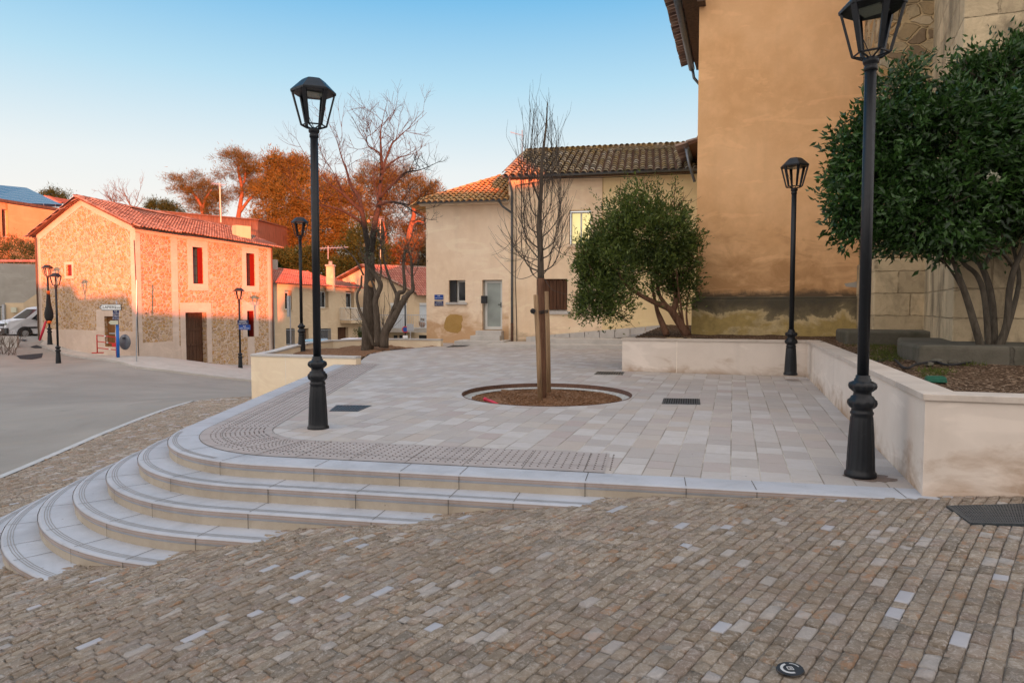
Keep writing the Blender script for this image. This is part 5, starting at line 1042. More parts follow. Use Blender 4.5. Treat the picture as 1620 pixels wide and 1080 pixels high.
# steps at the door
def fstep(mb, px0, px1, ztop, dep, z0=-.05, O=OF, u=UF, Y=None): a = onf(O, u, px0, 530)[0]; b = onf(O, u, px1, 530)[0]; mb.obox(O, u, a, b, z0, ztop, .0, dep)
ds = thing('door_steps', 'three pale stone steps leading up to the glazed door of the cream house', 'steps', (OF[0]+2.4, OF[1]-1, .1))
for a_, b_, zt, dp in ((757, 797, z0-.01, .5), (752, 797.5, z0-.19, .85), (733, 808, z0-.37, 1.35)): mb = MB(); fstep(mb, a_, b_, zt, dp); mb.build('step', M['coping_g'], ds, bevel=.015)
# hipped roof A
def F3(s, d, z): return (OF[0]+UF[0]*s-nF[0]*-d if False else OF[0]+UF[0]*s+nF[0]*d, OF[1]+UF[1]*s+nF[1]*d, z)
zr = 7.35; eL, eR = F3(-.2, .3, zE+.02), F3(LA+.02, .3, zE+.02); rL, rR = F3(2.2, -3.6, zr), F3(LA+.02, -3.6, zr); bL = F3(-.2, -7.3, zE+.02)
tiles('roof_tiles', [eL, eR, rR, rL], UF+(0,), M['tile_o'], A, .23, .38, .095); tiles('roof_tiles', [bL, eL, rL], (-nF[0], -nF[1], 0), M['tile_o'], A, .23, .38, .095)
mb = MB(); ridge(mb, eL, rL); ridge(mb, rL, rR); mb.build('ridge_tiles', M['tile_o'], A)
mb = MB(); gutter(mb, F3(-.25, .36, zE-.0), F3(LA+.0, .36, zE+.02), .075); mb.build('gutter', M['zinc'], A)
mb = MB(); mb.obox(OF, UF, -.2, LA, zE-.12, zE-.02, 0, .3); mb.build('eave_board', M['cream'], A)

# ================= house B: taller cream house
OB = (F3(LA, 0, 0)[0]-nF[0]*.0, F3(LA, 0, 0)[1]); B_ = thing('tall_cream_house', 'taller cream house with dark shuttered ground window and lichened tile roof behind the young tree', 'house', (OB[0], OB[1], .1))
zB = 6.62; LB_ = 9.5; hB = [H(901, 332, 935.5, 387, OB, UF), H(849, 441, 898, 492, OB, UF)]; seam = onf(OB, UF, 953.5, 350)[0]
OB = (OB[0]+nF[0]*.06, OB[1]+nF[1]*.06)
wall('wall', OB, UF, 0, seam, -.2, zB, hB, M['cream_b'], B_, .34); wall('wall_yellow', OB, UF, seam, LB_, -.2, zB, [], M['cream_c'], B_)
mb = MB(); bk = back_of(OB, UF, LB_, 8); quadwall(mb, bk[3], bk[0], -.5, zB); a_, b_ = Vector(bk[3]), Vector(bk[0]); mb.add([(a_.x, a_.y, zB), (b_.x, b_.y, zB), (*a_.lerp(b_, .5), 8.35)], [(0, 1, 2)]); mb.build('side_wall', M['cream_b'], B_)
h = hB[0]; w_ = window(OB, UF, (h[0]+.03, h[1]-.0, h[2], h[3]-.04), B_, .28, 2, fw=.055, sill=None, gm='lit'); mb = MB(); mb.obox(OB, UF, h[0]-.13, h[1]+.1, h[2]-.1, h[2], -.02, .07); mb.build('sill', M['cream'], B_)
mb = MB(); mb.obox(OB, UF, h[0]-.04, h[0]+.02, h[2]+.02, h[3]-.02, -.15, -.02); mb.build('open_shutter', M['dark'], B_)
h = hB[1]; mb = MB(); nb = 7
for k in range(nb): a0 = h[0]+.22+(h[1]-h[0]-.24)*k/nb; mb.obox(OB, UF, a0+.006, a0+(h[1]-h[0]-.24)/nb-.006, h[2]+.05, h[3]-.01, -.16+.008*(k % 2), -.1+.01*(k % 2))
mb.build('board_shutter', M['wood_dark'], B_); window(OB, UF, h, B_, .19, 1, fw=.07, sill=None, gm='glass'); mb = MB(); mb.obox(OB, UF, h[0]-.12, h[1]+.12, h[2]-.12, h[2], -.02, .09); mb.build('sill', M['coping_g'], B_)
def B3(s, d, z): return (OB[0]+UF[0]*s+nF[0]*d, OB[1]+UF[1]*s+nF[1]*d, z)
e0, e1, r0_, r1_ = B3(-.12, .32, zB+.05), B3(LB_, .32, zB+.05), B3(.0, -4, 8.42), B3(LB_, -4, 8.42)
tiles('roof_tiles', [e0, e1, r1_, r0_], UF+(0,), M['tile_old'], B_, .27, .42, .112); mb = MB(); mb.tube([Vector(r0_)+Vector((0, 0, .0)), Vector(r1_)+Vector((0, 0, .0))], .13, 8); ridge(mb, Vector(r0_)+Vector((0, 0, .05)), Vector(r1_)+Vector((0, 0, .05)), .17); ridge(mb, B3(-.1, .32, zB+.1), B3(-.05, -4, 8.46), .1); mb.build('ridge_tiles', M['tile_old'], B_)
tiles('roof_tiles', [B3(-.12, -8.3, zB+.05), r0_, r1_, B3(LB_, -8.3, zB+.05)], UF+(0,), M['tile_old'], B_, .235, .38, .1)
mb = MB(); gutter(mb, B3(-.15, .4, zB+.02), B3(LB_, .4, zB+.04), .085); mb.build('gutter', M['zinc'], B_); mb = MB(); mb.obox(OB, UF, 0, LB_, zB-.06, zB-.005, 0, .3); mb.build('eave_board', M['wood_grey'], B_)
sp = onf(OB, UF, 810.5, 400)[0]; mb = MB(); mb.tube([B3(.1, .36, zB-.05), B3(.12, .3, zB-.25), B3(sp, .06, zB-.55), B3(sp, .06, .95)], .045, 8); mb.tube([F3(LA-.35, .36, zE-.02), F3(LA-.2, .25, zE-.25), B3(sp, .09, zE-.5)], .04, 8); dp = mb.build('downpipe', M['zinc'], B_, True); mb = MB(); mb.tube([B3(sp, .06, .97), B3(sp, .06, .16), B3(sp, .14, .12)], .052, 8); mb.build('cast_iron_foot', M['rust'], dp, True)
sp = onf(OB, UF, 816, 400)[0]; mb = MB(); mb.tube([B3(sp, .015, zB-.3), B3(sp+.02, .015, 4), B3(sp-.01, .015, 2.6), B3(sp+.03, .02, 1.2), B3(sp+.05, .015, .1)], .014, 5); mb.tube([B3(LB_-.5, .34, zB-.12), B3(4, .34, zB-.17), B3(2, .33, zB-.13), B3(sp, .015, zB-.3)], .014, 5); mb.build('wall_cable', M['rubber'], B_)
mb = MB(); mb.tube([B3(seam, .012, zB-.1), B3(seam, .012, 2)], .012, 5); mb.build('render_seam', M['patch'], B_)
# antenna on the roof of house B
an = thing('tv_antenna', 'television antenna on a thin mast at the left end of the taller cream house roof', 'antenna', at(826, 262, 29)); mb = MB(); mb.tube([at(826, 262, 29), at(826, 206, 29)], .02, 6); mb.build('mast', M['steel'], an); mb = MB(); mb.tube([at(807, 209, 29), at(829, 215, 29)], .012, 5)
for k in range(6): c = at(809+3*k, 209.6+.8*k, 29); mb.tube([c-Vector((0, .25, .12)), c+Vector((0, .25, .12))], .006, 4)
mb.build('aerial', M['steel'], an)
# ramp and wide steps right of the door
ws = thing('plaza_steps', 'two long low stone steps crossing the plaza back to the planter', 'steps', at(870, 545, 25))
Yp = 24.6
mb = MB(); mb.prism([tuple(at(771, 552, 24.6)[:2]), tuple(at(990, 552, 23.9)[:2]), (5.3, 24.9), (4.0, 26.2), (-.6, 26.75)], -.2, .26); mb.build('step', M['coping_g'], ws, bevel=.01)
mb = MB(); mb.prism([tuple(at(868, 545, 25.3)[:2]), tuple(at(996, 545, 24.7)[:2]), (5.4, 25.2), (5.6, 25.9), (1.6, 26.55)], .1, .43); mb.build('step', M['coping_g'], ws, bevel=.01)
rk = thing('ramp_kerb', 'sloping pale stone kerb climbing beside the cream wall towards the bush', 'kerb', at(900, 530, 25.5)); a = at(832, 533, 26.5); b = at(1046, 514.5, 25.4); mb = MB(); t_ = (b-a); 
for k in range(9):
    p = a+t_*(k/9+.002); q = a+t_*((k+1)/9-.002); dn = Vector((.19, .98, 0))*.25
    mb.add([p, q, q+dn, p+dn, p-Vector((0, 0, .32)), q-Vector((0, 0, .32)), q+dn-Vector((0, 0, .32)), p+dn-Vector((0, 0, .32))], [(0, 1, 2, 3), (4, 5, 1, 0), (5, 6, 2, 1), (7, 4, 0, 3), (6, 7, 3, 2)])
mb.build('kerb', M['coping_g'], rk)
mb = MB(); dn = Vector((.19, .98, 0)); mb.add([a+dn*.2-Vector((0, 0, .04)), b+dn*.2-Vector((0, 0, .04)), b+dn*2.4-Vector((0, 0, .04)), a+dn*1.2-Vector((0, 0, .04))], [(0, 1, 2, 3)]); tag(mb.build('ramp', M['paving']), kind='structure')

# ================= church
CO = (4.83, 18.0); CU = (.948, -.319); cn = (CU[1], -CU[0]); ch_ = thing('ochre_church', 'tall ochre rendered church wall with stained grey plinth and old stone side', 'church', (CO[0], CO[1], .85))
def C3(s, d, z): return (CO[0]+CU[0]*s+cn[0]*d, CO[1]+CU[1]*s+cn[1]*d, z)
LC = 4.6; zC = 9.55
wall('wall', CO, CU, 0, LC, .2, zC, [], M['church'], ch_, top=lambda s: zC+.32*s)
mb = MB(); c0 = Vector(C3(0, 0, 0)[:2]); c1 = c0+Vector((.319, .948))*5.4; quadwall(mb, c1, c0, -.5, zC); quadwall(mb, Vector(C3(LC, 0, 0)[:2]), Vector(C3(LC, -14, 0)[:2]), -.5, 11); c2 = Vector(C3(LC, -5.4, 0)[:2]); quadwall(mb, c2, c1, -.5, 11); mb.build('side_wall', M['church'], ch_)
lo0 = c1; lo1 = c1+Vector((.319, .948))*7; mb = MB(); a_ = lo0+Vector((.948, -.319))*.6; b_ = lo1+Vector((.948, -.319))*.6; quadwall(mb, b_, a_, -.5, 5.9+1.6); mb.build('rear_wall', M['cream_c'], ch_)
mb = MB(); mb.obox(CO, CU, -.09, LC+.1, .3, 1.80, -.01, .13); mb.obox(CO, CU, -.085, LC+.1, 1.80, 1.86, 0, .09); mb.obox(CO, CU, -.09, -.004, .3, 1.80, -5.4, -.01); mb.build('plinth', M['plinth'], ch_, bevel=.02)
# weather stains and exposed patch on the ochre wall
mb = MB(); P = [(0, 0), (.25, .06), (.42, .02), (.5, -.12), (.3, -.2), (.1, -.12), (-.12, -.1), (-.16, -.02)]; s_, z_ = onf(CO, CU, 1347, 447); mb.add([C3(s_+x, .004, z_+y) for x, y in P], [tuple(range(len(P)-1, -1, -1))]); mb.build('bare_patch', M['greywall'], ch_)
# eave of the church on its left side: tiles, boards, gutter
ga = Vector(C3(-.45, .35, zC+.02)); gd = Vector((.319, .948, 0)); gb = ga+gd*5.6; sl = Vector((CU[0], CU[1], .32)).normalized()
rp = [ga+Vector((0, 0, .08)), gb+Vector((0, 0, .08)), gb+sl*6+Vector((0, 0, .08)), ga+sl*6+Vector((0, 0, .08))]
tiles('roof_tiles', rp, gd, M['tile_r'], ch_, .23, .38, .1)
mb = MB(); gutter(mb, ga-Vector((.1, 0, .06)), gb-Vector((.1, 0, .06)), .1); mb.build('gutter', M['zinc'], ch_, True); mb = MB(); mb.tube([gb-Vector((.1, .1, .14)), gb+Vector((-.05, -.1, -.4)), gb+Vector((.2, -.05, -.65)), gb+Vector((.42, 0, -.7))], .05, 8); mb.build('downpipe', M['zinc'], ch_, True)
mb = MB()
for k in range(3): q = Vector((CU[0], CU[1], 0)); a_ = ga+q*(.18*k+.05)-Vector((0, 0, .05+.07*k)); b_ = gb+q*(.18*k+.05)-Vector((0, 0, .05+.07*k)); w_ = q*.2; mb.add([a_, a_+w_, b_+w_, b_, a_-Vector((0, 0, .07)), a_+w_-Vector((0, 0, .07)), b_+w_-Vector((0, 0, .07)), b_-Vector((0, 0, .07))], [(0, 1, 2, 3), (7, 6, 5, 4), (0, 4, 5, 1), (1, 5, 6, 2), (2, 6, 7, 3), (3, 7, 4, 0)])
mb.build('eave_cornice', M['wood_grey'], ch_)
ga2 = at(1090, 232, 24); gb2 = ga2+gd*4; ga2 = ga2-gd*.5; mb = MB(); gutter(mb, ga2-Vector((.05, 0, .1)), gb2-Vector((.05, 0, .1)), .09); mb.build('gutter', M['zinc'], ch_, True); mb = MB(); mb.tube([ga2-Vector((.05, 0, .2)), ga2+Vector((.05, 0, -.7)), ga2+Vector((.25, 0, -1.3))], .05, 8); mb.build('downpipe', M['zinc'], ch_, True)
tiles('roof_tiles', [ga2, gb2, gb2+sl*4, ga2+sl*4], gd, M['tile_r'], ch_, .23, .38, .1)
# buttresses and footings
def block(name, poly, z0, z1, m, par, bev=.03, batter=0):
    mb = MB(); mb.prism(poly, z0, z1); return mb.build(name, m, par, bevel=bev)
v1 = Vector(CU); w1 = Vector((.319, .948))
b1 = Vector(at(1381, 500, 14.6)[:2]); bt1 = [b1, b1+v1*1.62, b1+v1*1.62+w1*3.5, b1+w1*3.5]
block('far_buttress', [tuple(p) for p in bt1], .5, 2.62, M['ashlar'], ch_, .03)
b1u = [b1+v1*.03+w1*.10, b1+v1*1.6+w1*.10, b1+v1*1.6+w1*3.5, b1+v1*.03+w1*3.5]; block('far_buttress_upper', [tuple(p) for p in b1u], 2.62, 10.5, M['church_rubble'], ch_, .02)
b2 = Vector(at(1506, 530, 10.9)[:2]); wl = Vector(at(1476, 530, 12.9)[:2])-b2; wl.normalize(); bt2 = [b2, b2+v1*5, b2+v1*5+wl*6, b2+wl*6]
block('near_buttress', [tuple(p) for p in bt2], .5, 3.35, M['ashlar'], ch_, .03); bt2u = [b2+v1*.04+w1*.06, b2+v1*5+w1*.06, b2+v1*5+wl*6, b2+wl*6+v1*.04]; block('near_buttress_upper', [tuple(p) for p in bt2u], 3.35, 11, M['ashlar_dark'] if False else M['ashlar'], ch_, .03)
f1 = Vector(at(1338, 540, 13.7)[:2]); block('far_footing', [tuple(p) for p in (f1, f1+v1*2.3, f1+v1*2.3+w1*1.6, f1+w1*1.6)], .5, 1.12, M['footing'], ch_, .05)
f2 = Vector(at(1454, 560, 9.75)[:2]); f2b = Vector(at(1420, 550, 10.9)[:2]); block('near_footing', [tuple(p) for p in (f2b, f2, f2+v1*5, f2+v1*5+w1*2.5, f2b+w1*1.6+v1*.3)], .4, 1.05, M['footing'], ch_, .05)

# ================= stone house
SA, SB, SC, SDl = Vector((-19.2, 35)), Vector((-18.55, 37.3)), Vector((-15.9, 45.3)), Vector((-27.4, 39.6)); SE = SDl+(SC-SB)*1.25+Vector((.3, 2.6))
sh = thing('stone_house', 'two-storey rubble stone house with red shutters and a tall brown barn door', 'house', (SA.x, SA.y, -1.0)); zS = 5.75; zA = 7.5
def line(a, b): L = (b-a).length; u = (b-a)/L; return (a.x, a.y), (u.x, u.y), L
Og, ug, Lg = line(SDl, SA); apex = lambda s: zS+(zA-zS)*(1-abs(s/Lg-.5)*2)
hg = [H(105, 418.5, 113.5, 436.5, Og, ug), H(166.5, 500.5, 181.5, 548, Og, ug)]
wall('gable_wall', Og, ug, 0, Lg, -3, zS, hg, M['rubble'], sh, .3, apex)
Oa, ua, La = line(SA, SB); wall('corner_wall', Oa, ua, 0, La, -3, zS, [], M['rubble'], sh)
Ob, ub, Lb = line(SB, SC); hb = [H(305.5, 392, 320.5, 448.5, Ob, ub), H(390, 401.5, 402.5, 452, Ob, ub), H(295, 494, 326.5, 577, Ob, ub), H(391.5, 491.5, 401.5, 533, Ob, ub)]
wall('front_wall', Ob, ub, 0, Lb, -4, zS, hb, M['rubble'], sh, .42)
mb = MB(); quadwall(mb, SC, SE, -4, zS); quadwall(mb, SE, SDl, -3, zS); mb.build('rear_wall', M['rubble'], sh)
def surround(O, u, h, w, parent, base=True, proud=.015, name='surround', wide=None):
    mb = MB(); a, b, c, d = h[:4]; w2 = wide or w
    mb.obox(O, u, a-w, a-.002, c-(w if base else 0), d+w2, -.02, proud); mb.obox(O, u, b+.002, b+w, c-(w if base else 0), d+w2, -.02, proud); mb.obox(O, u, a-.002, b+.002, d+.002, d+w2, -.02, proud)
    if base: mb.obox(O, u, a-.002, b+.002, c-w, c-.002, -.02, proud+.01)
    return mb.build(name, M['surround'], parent)
for i, h in enumerate(hb): surround(Ob, ub, h, .38 if i != 3 else .42, sh, i != 2 and i != 3, wide=.55 if i >= 2 else None)
mb = MB(); h = hb[3]; mb.obox(Ob, ub, h[0], h[1], -3.2, h[2]-.003, -.02, .012); mb.build('apron', M['surround'], sh)
surround(Og, ug, hg[0], .16, sh)
mb = MB()   # smooth render bands: verge band, corner quoins, base
n_ = (ug[1], -ug[0])
for (s0_, s1_) in ((0, Lg/2), (Lg/2, Lg)):
    f = lambda s, dz, d=.014: (Og[0]+ug[0]*s+n_[0]*d, Og[1]+ug[1]*s+n_[1]*d, apex(s)+dz)
    mb.add([f(s0_, -.42), f(s1_, -.42), f(s1_, -.02), f(s0_, -.02)], [(0, 1, 2, 3)])
mb.obox(Og, ug, Lg-.42, Lg+.012, -2.5, zS-.2, -.02, .010); mb.obox(Og, ug, 0, .35, -2.5, zS-.2, -.02, .010)
s_, z_ = onf(Og, ug, 96, 510); mb.obox(Og, ug, 0.35, hg[1][0]-.003, -3, .35, -.02, .008); mb.obox(Og, ug, hg[1][1]+.003, Lg-.42, -3, .35, -.02, .008); mb.obox(Og, ug, hg[1][0]-.003, hg[1][1]+.003, -3, hg[1][2]-.002, -.02, .008); s_, z_ = onf(Og, ug, 152, 490); mb.obox(Og, ug, s_, hg[1][0]-.002, .351, z_, -.02, .0082); mb.obox(Og, ug, hg[1][0]-.002, hg[1][1]+.5, hg[1][3]+.004, z_, -.02, .0084)
mb.obox(Oa, ua, .0, .30, -2.5, zS-.3, -.02, .012); mb.obox(Oa, ua, .3, La, -3, -.25, -.02, .012); mb.obox(Oa, ua, 0, La, zS-.35, zS-.01, -.02, .012); mb.obox(Ob, ub, 0, Lb, zS-.35, zS-.01, -.02, .012); mb.obox(Ob, ub, 0, .45, -3.8, zS-.36, -.02, .010); mb.obox(Ob, ub, Lb-.4, Lb, -3.8, zS-.36, -.02, .010); mb.obox(Ob, ub, .45, hb[2][0]-.385, -3.8, -.55, -.02, .008)
mb.build('render_bands', M['surround'], sh)
for i in (0, 1, 3):
    h = hb[i]; gw = (h[1]-h[0]); window(Ob, ub, (h[0], h[1], h[2], h[3]), sh, .35, 1, fm='dark', gm='teal_glass' if i == 0 else 'glass', sill=None, fw=.07, bars=3)
    mb = MB(); mb.obox(Ob, ub, h[1]-.05, h[1]-.006, h[2]+.01, h[3]-.01, -.34, -.03); mb.build('shutter', M['redwood'], sh)
h = hg[0]; mb = MB(); mb.obox(Og, ug, h[0]+.005, h[1]-.005, h[2]+.005, h[3]-.005, -.2, -.1); mb.build('shutter', M['redwood'], sh)
h = hb[2]; mb = MB(); k = 6
for j in range(k): w_ = (h[1]-h[0]-.02)/k; mb.obox(Ob, ub, h[0]+.01+w_*j+.008, h[0]+.01+w_*(j+1)-.008, h[2], h[3]-.01, -.38, -.30)
for zz in (.35, .65): z_ = h[2]+(h[3]-h[2])*zz; mb.obox(Ob, ub, h[0]+.02, h[1]-.02, z_, z_+.12, -.30, -.27)
mb.build('barn_door', M['wood_dark'], sh)
h = hg[1]; mb = MB(); mb.obox(Og, ug, h[0]+.01, h[1]-.01, h[2], h[3]-.01, -.22, -.14); d_o = mb.build('door', M['door_brown'], sh); mb = MB(); z_ = h[2]+(h[3]-h[2])*.42; mb.obox(Og, ug, h[0]+.2, h[1]-.2, z_, z_+.06, -.14, -.11); mb.build('handle', M['steel'], d_o)
# roof of the stone house
mR = (SDl+SA)/2; rdir = ((SC+SE)/2-mR); rA = Vector((mR.x, mR.y, zA)); rB = Vector(((SC+SE)/2).to_tuple()+(zA-.35,)); ov = .3
out = lambda p, q, z: Vector((*(p+q), z)); g_ = Vector((ug[0], ug[1])); fw = Vector((n_[0], n_[1]))*.28
eA = out(SA+g_*.28, fw, zS-.02); eB = out(SB, Vector((ua[1], -ua[0]))*.30, zS-.02); eC = out(SC+Vector(ub)*.3, Vector((ub[1], -ub[0]))*.3, zS-.02); rAo = Vector((*(mR+fw), zA+.02)); rBo = rB+Vector((*Vector(ub)*.2, .02))
qm = rAo.lerp(rBo, (eB-eA).length/((eB-eA).length+(eC-eB).length))
tiles('roof_tiles', [eA, eB, qm, rAo], eB-eA, M['tile_r'], sh, .215, .4, .09); tiles('roof_tiles', [eB, eC, rBo, qm], eC-eB, M['tile_r'], sh, .215, .4, .09)
eD = out(SDl-g_*.28, fw, zS-.02); eE = out(SE-g_*.2, Vector((0, 0)), zS-.1); tiles('roof_tiles', [eD, rAo, rBo, eE], rBo-rAo, M['tile_r'], sh, .215, .4, .09)
mb = MB(); ridge(mb, rAo, rBo, .12); ridge(mb, eA, rAo, .09); ridge(mb, eD, rAo, .09); mb.build('ridge_tiles', M['tile_r'], sh)
mb = MB(); mb.tube([eA-Vector((0, 0, .08)), eB-Vector((0, 0, .08)), eC-Vector((0, 0, .08))], .06, 8); mb.build('gutter', M['wood_grey'], sh); mb = MB(); mb.tube([out(SC, Vector((ub[1], -ub[0]))*.12-Vector(ub)*.1, zS-.2), out(SC, Vector((ub[1], -ub[0]))*.12-Vector(ub)*.1, -2.5)], .05, 8); mb.build('downpipe', M['wood_grey'], sh); mb = MB(); mb.tube([out(SDl, fw*.4+g_*.1, zS-.15), out(SDl, fw*.4+g_*.1, -.3)], .05, 8); mb.build('downpipe', M['wood_grey'], sh)
mb = MB(); c = at(382, 360, 44); mb.box((c.x, c.y, c.z-.3), (1.0, .5, .8), .9); mb.build('roof_parapet', M['pale'], sh)
mb = MB(); mb.tube([(SA.x+.25*n_[0]*.2, SA.y-.06, 5.0), (SA.x+.02, SA.y-.05, 2.0), (SA.x+.05, SA.y-.05, -.9)], .02, 5); mb.build('wall_cable', M['rubber'], sh)
an = thing('tv_antenna', 'tall thin television mast behind the ridge of the stone house roof', 'antenna', at(349, 350, 46)); mb = MB(); mb.tube([at(349.5, 352, 46), at(347.5, 290, 46)], .045, 6); mb.build('mast', M['signbeige'], an); mb = MB(); mb.tube([at(335, 290, 46), at(356, 293, 46)], .03, 5)
for k in range(5): c = at(337+4*k, 290+.5*k, 46); mb.tube([c-Vector((0, .3, .15)), c+Vector((0, .3, .15))], .014, 4)
mb.build('aerial', M['steel'], an)

# ================= red clad building behind the stone house
rb = thing('clad_building', 'long low building clad in reddish boards behind the stone house roof', 'building', at(330, 345, 62)); a = at(225, 333, 60); b = at(408, 349, 66)
mb = MB(); mb.prism([(a.x, a.y), (b.x, b.y), (b.x+1, b.y+8), (a.x, a.y+10)], -1, lambda x, y: a.z+(b.z-a.z)*(x-a.x)/(b.x-a.x)); mb.build('clad_wall', M['clad'], rb)
mb = MB(); mb.prism([(a.x-.2, a.y-.2), (b.x+.2, b.y-.2), (b.x+1, b.y+8), (a.x, a.y+10)], lambda x, y: a.z+(b.z-a.z)*(x-a.x)/(b.x-a.x)+.01, lambda x, y: a.z+.12+(b.z-a.z)*(x-a.x)/(b.x-a.x)); mb.build('roof', M['clad'], rb)
# ================= peach building with solar roof, far left
pb = thing('solar_house', 'peach flat-fronted house with solar panels on its roof at the far left', 'house', at(40, 385, 58)); Op, up, Lp = fac(18, 56, 121, 62)
hp = []; wall('wall', Op, up, 0, Lp, -1, at(20, 322, 56).z, hp, M['peach'], pb); O2, u2, L2_ = fac(-40, 53, 18, 56.2); hp2 = [H(4, 332, 12, 374, O2, u2)]; wall('front_wall', O2, u2, 0, L2_, -1, at(18, 320, 56).z, hp2, M['peach'], pb, .25); window(O2, u2, hp2[0], pb, .2, 1, sill='surround')
mb = MB(); bk = [Vector(O2), Vector(Op), Vector(Op)+Vector(up)*Lp, Vector(Op)+Vector(up)*Lp+Vector((-6, 8)), Vector(O2)+Vector((-4, 10))]; z1 = at(20, 321, 56).z; mb.prism([tuple(p) for p in bk], z1+.01, z1+.25); mb.build('roof_slab', M['wood_grey'], pb)
a = at(-40, 318, 55); b = at(98, 323.5, 66); c = at(42, 297, 72); d = at(-60, 287, 62); mb = MB(); mb.add([a, b, c, d]+[q-Vector((0, 0, .25)) for q in (a, b, c, d)], [(0, 1, 2, 3), (7, 6, 5, 4), (0, 4, 5, 1), (1, 5, 6, 2), (2, 6, 7, 3), (3, 7, 4, 0)]); mb.build('solar_panels', M['solar'], pb)
a = at(88, 320, 67); b = at(128, 324, 74); c = at(112, 318, 82); d = at(72, 309, 76); tiles('roof_tiles', [a, b, c, d], b-a, M['tile_p'], pb, .24, .42, .1)
# garden wall, hedge and ramp wall, far left
gw = thing('garden_wall', 'plain grey rendered garden wall with tile capping left of the stone house', 'wall', at(30, 490, 46)); a = at(-60, 415, 48); b = at(57, 415, 50); mb = MB(); mb.prism([(a.x, a.y), (b.x, b.y), (b.x, b.y+.3), (a.x, a.y+.3)], -1.5, a.z); mb.build('wall', M['greywall'], gw)
mb = MB(); ridge(mb, (a.x, a.y+.15, a.z), (b.x, b.y+.15, b.z), .2, .4); mb.build('capping', M['tile_p'], gw)
hd = thing('clipped_hedge', 'dark green hedge growing behind the grey garden wall', 'hedge', at(20, 415, 50)); c, o = clumps([(*at(-20, 398, 52), 2.6, 1.2, 1.3), (*at(15, 400, 52), 1.9, 1.2, 1.0), (*at(42, 402, 52.5), 1.3, 1, .9)], 330, 22, .2, 4, .6); leaves('foliage', c, .2, M['leaf_green'], hd, .4, o, .4, pointy='two', seed=2)
hd = thing('dry_shrub', 'rusty dry shrub tops above the hedge below the peach house', 'shrub', at(20, 390, 52)); c, o = clumps([(*at(8, 384, 53), 1.9, .9, .55), (*at(38, 388, 53.5), 1.2, .9, .45)], 130, 16, .16, 4, .5); leaves('foliage', c, .2, M['leaf_dry'], hd, .6, o, .3, pointy='two', seed=2)
rw = thing('ramp_wall', 'sloping beige ramp wall climbing behind the white van', 'wall', at(40, 500, 44.5)); a = at(8, 479, 47.4); b = at(37, 479, 47.6); c = at(66, 459, 48.4); mb = MB(); mb.add([(a.x, a.y, -1), (b.x, b.y, -1), (c.x, c.y, -1), (c.x, c.y, c.z), (b.x, b.y, b.z), (a.x, a.y, a.z)]+[(a.x, a.y+.3, -1), (b.x, b.y+.3, -1), (c.x, c.y+.3, -1), (c.x, c.y+.3, c.z), (b.x, b.y+.3, b.z), (a.x, a.y+.3, a.z)], [(0, 1, 2, 3, 4, 5), (5, 4, 10, 11), (4, 3, 9, 10), (6, 0, 5, 11), (11, 10, 9, 8, 7, 6)]); mb.build('wall', M['tan'], rw)
mb = MB(); q = at(23, 490, 47.4); mb.box((q.x, q.y-.05, q.z), (.34, .14, .36)); mb.build('meter_box', M['signbeige'], rw)
gt = thing('metal_gate', 'dark metal gate with pale post at the far left edge behind the van', 'gate', at(2, 500, 43)); mb = MB(); rails(mb, at(-20, 500, 47.2), at(4, 500, 47.3), at(2, 506, 47).z-.6, 1.5, .13, .02); mb.build('bars', M['dark'], gt); mb = MB(); q = at(6.5, 500, 47.3); mb.box((q.x, q.y, q.z-.1), (.16, .16, 1.8)); mb.build('post', M['steel'], gt)

# ================= tan house mid-back
Ot, ut, Lt = fac(429, 47.5, 566, 56); th = thing('tan_house', 'tan two-storey house with red tile roof, chimney and small balcony behind the lamp post', 'house', at(500, 500, 50)); zt = onf(Ot, ut, 432, 446)[1]
ht = [H(451, 459, 461.5, 490, Ot, ut), H(506.5, 458.5, 519.5, 487, Ot, ut), H(547.5, 460.5, 560, 487, Ot, ut), H(453, 519, 466, 546, Ot, ut), H(506.5, 519, 523.5, 545, Ot, ut), H(481, 519, 488, 548, Ot, ut), H(534.5, 517, 551, 550, Ot, ut)]
wall('wall', Ot, ut, 0, Lt, -5, zt, ht, M['tan'], th, .35)
for i in (0, 1, 2): h = ht[i]; window(Ot, ut, (h[0]+.03, h[1]-.02, h[2], h[3]-.12), th, .3, 1, sill='pale', fw=.08)
for i in (3, 4): h = ht[i]; window(Ot, ut, h, th, .3, 2, sill=None, fm='dark'); mb = MB(); rails(mb, Vector(Ot)+Vector(ut)*h[0], Vector(Ot)+Vector(ut)*h[1], h[2], h[3]-h[2]-.1, .1, .014); mb.build('window_bars', M['steel'], th)
for i in (5, 6): h = ht[i]; mb = MB(); mb.obox(Ot, ut, h[0]+.01, h[1]-.01, h[2], h[3]-.01, -.33, -.27); mb.build('door', M['wood_dark'], th)
mb = MB(); bk = back_of(Ot, ut, Lt, 8); quadwall(mb, bk[1], bk[2], -5, zt); quadwall(mb, bk[3], bk[0], -5, zt); mb.build('side_wall', M['tan'], th)
nt = Vector((ut[1], -ut[0])); T3 = lambda s, d, z: (Ot[0]+ut[0]*s+nt.x*d, Ot[1]+ut[1]*s+nt.y*d, z); zrt = at(432, 420, 52).z
tiles('roof_tiles', [T3(-.2, .25, zt), T3(Lt+.2, .25, zt), T3(Lt-1.2, -4, zrt-.35), T3(-.2, -4, zrt)], ut+(0,), M['tile_p'], th, .22, .4, .09); tiles('roof_tiles', [T3(Lt+.2, .25, zt), T3(Lt+.2, -8, zt), T3(Lt-1.2, -4, zrt-.35)], (-nt.x, -nt.y, 0), M['tile_p'], th, .22, .4, .09)
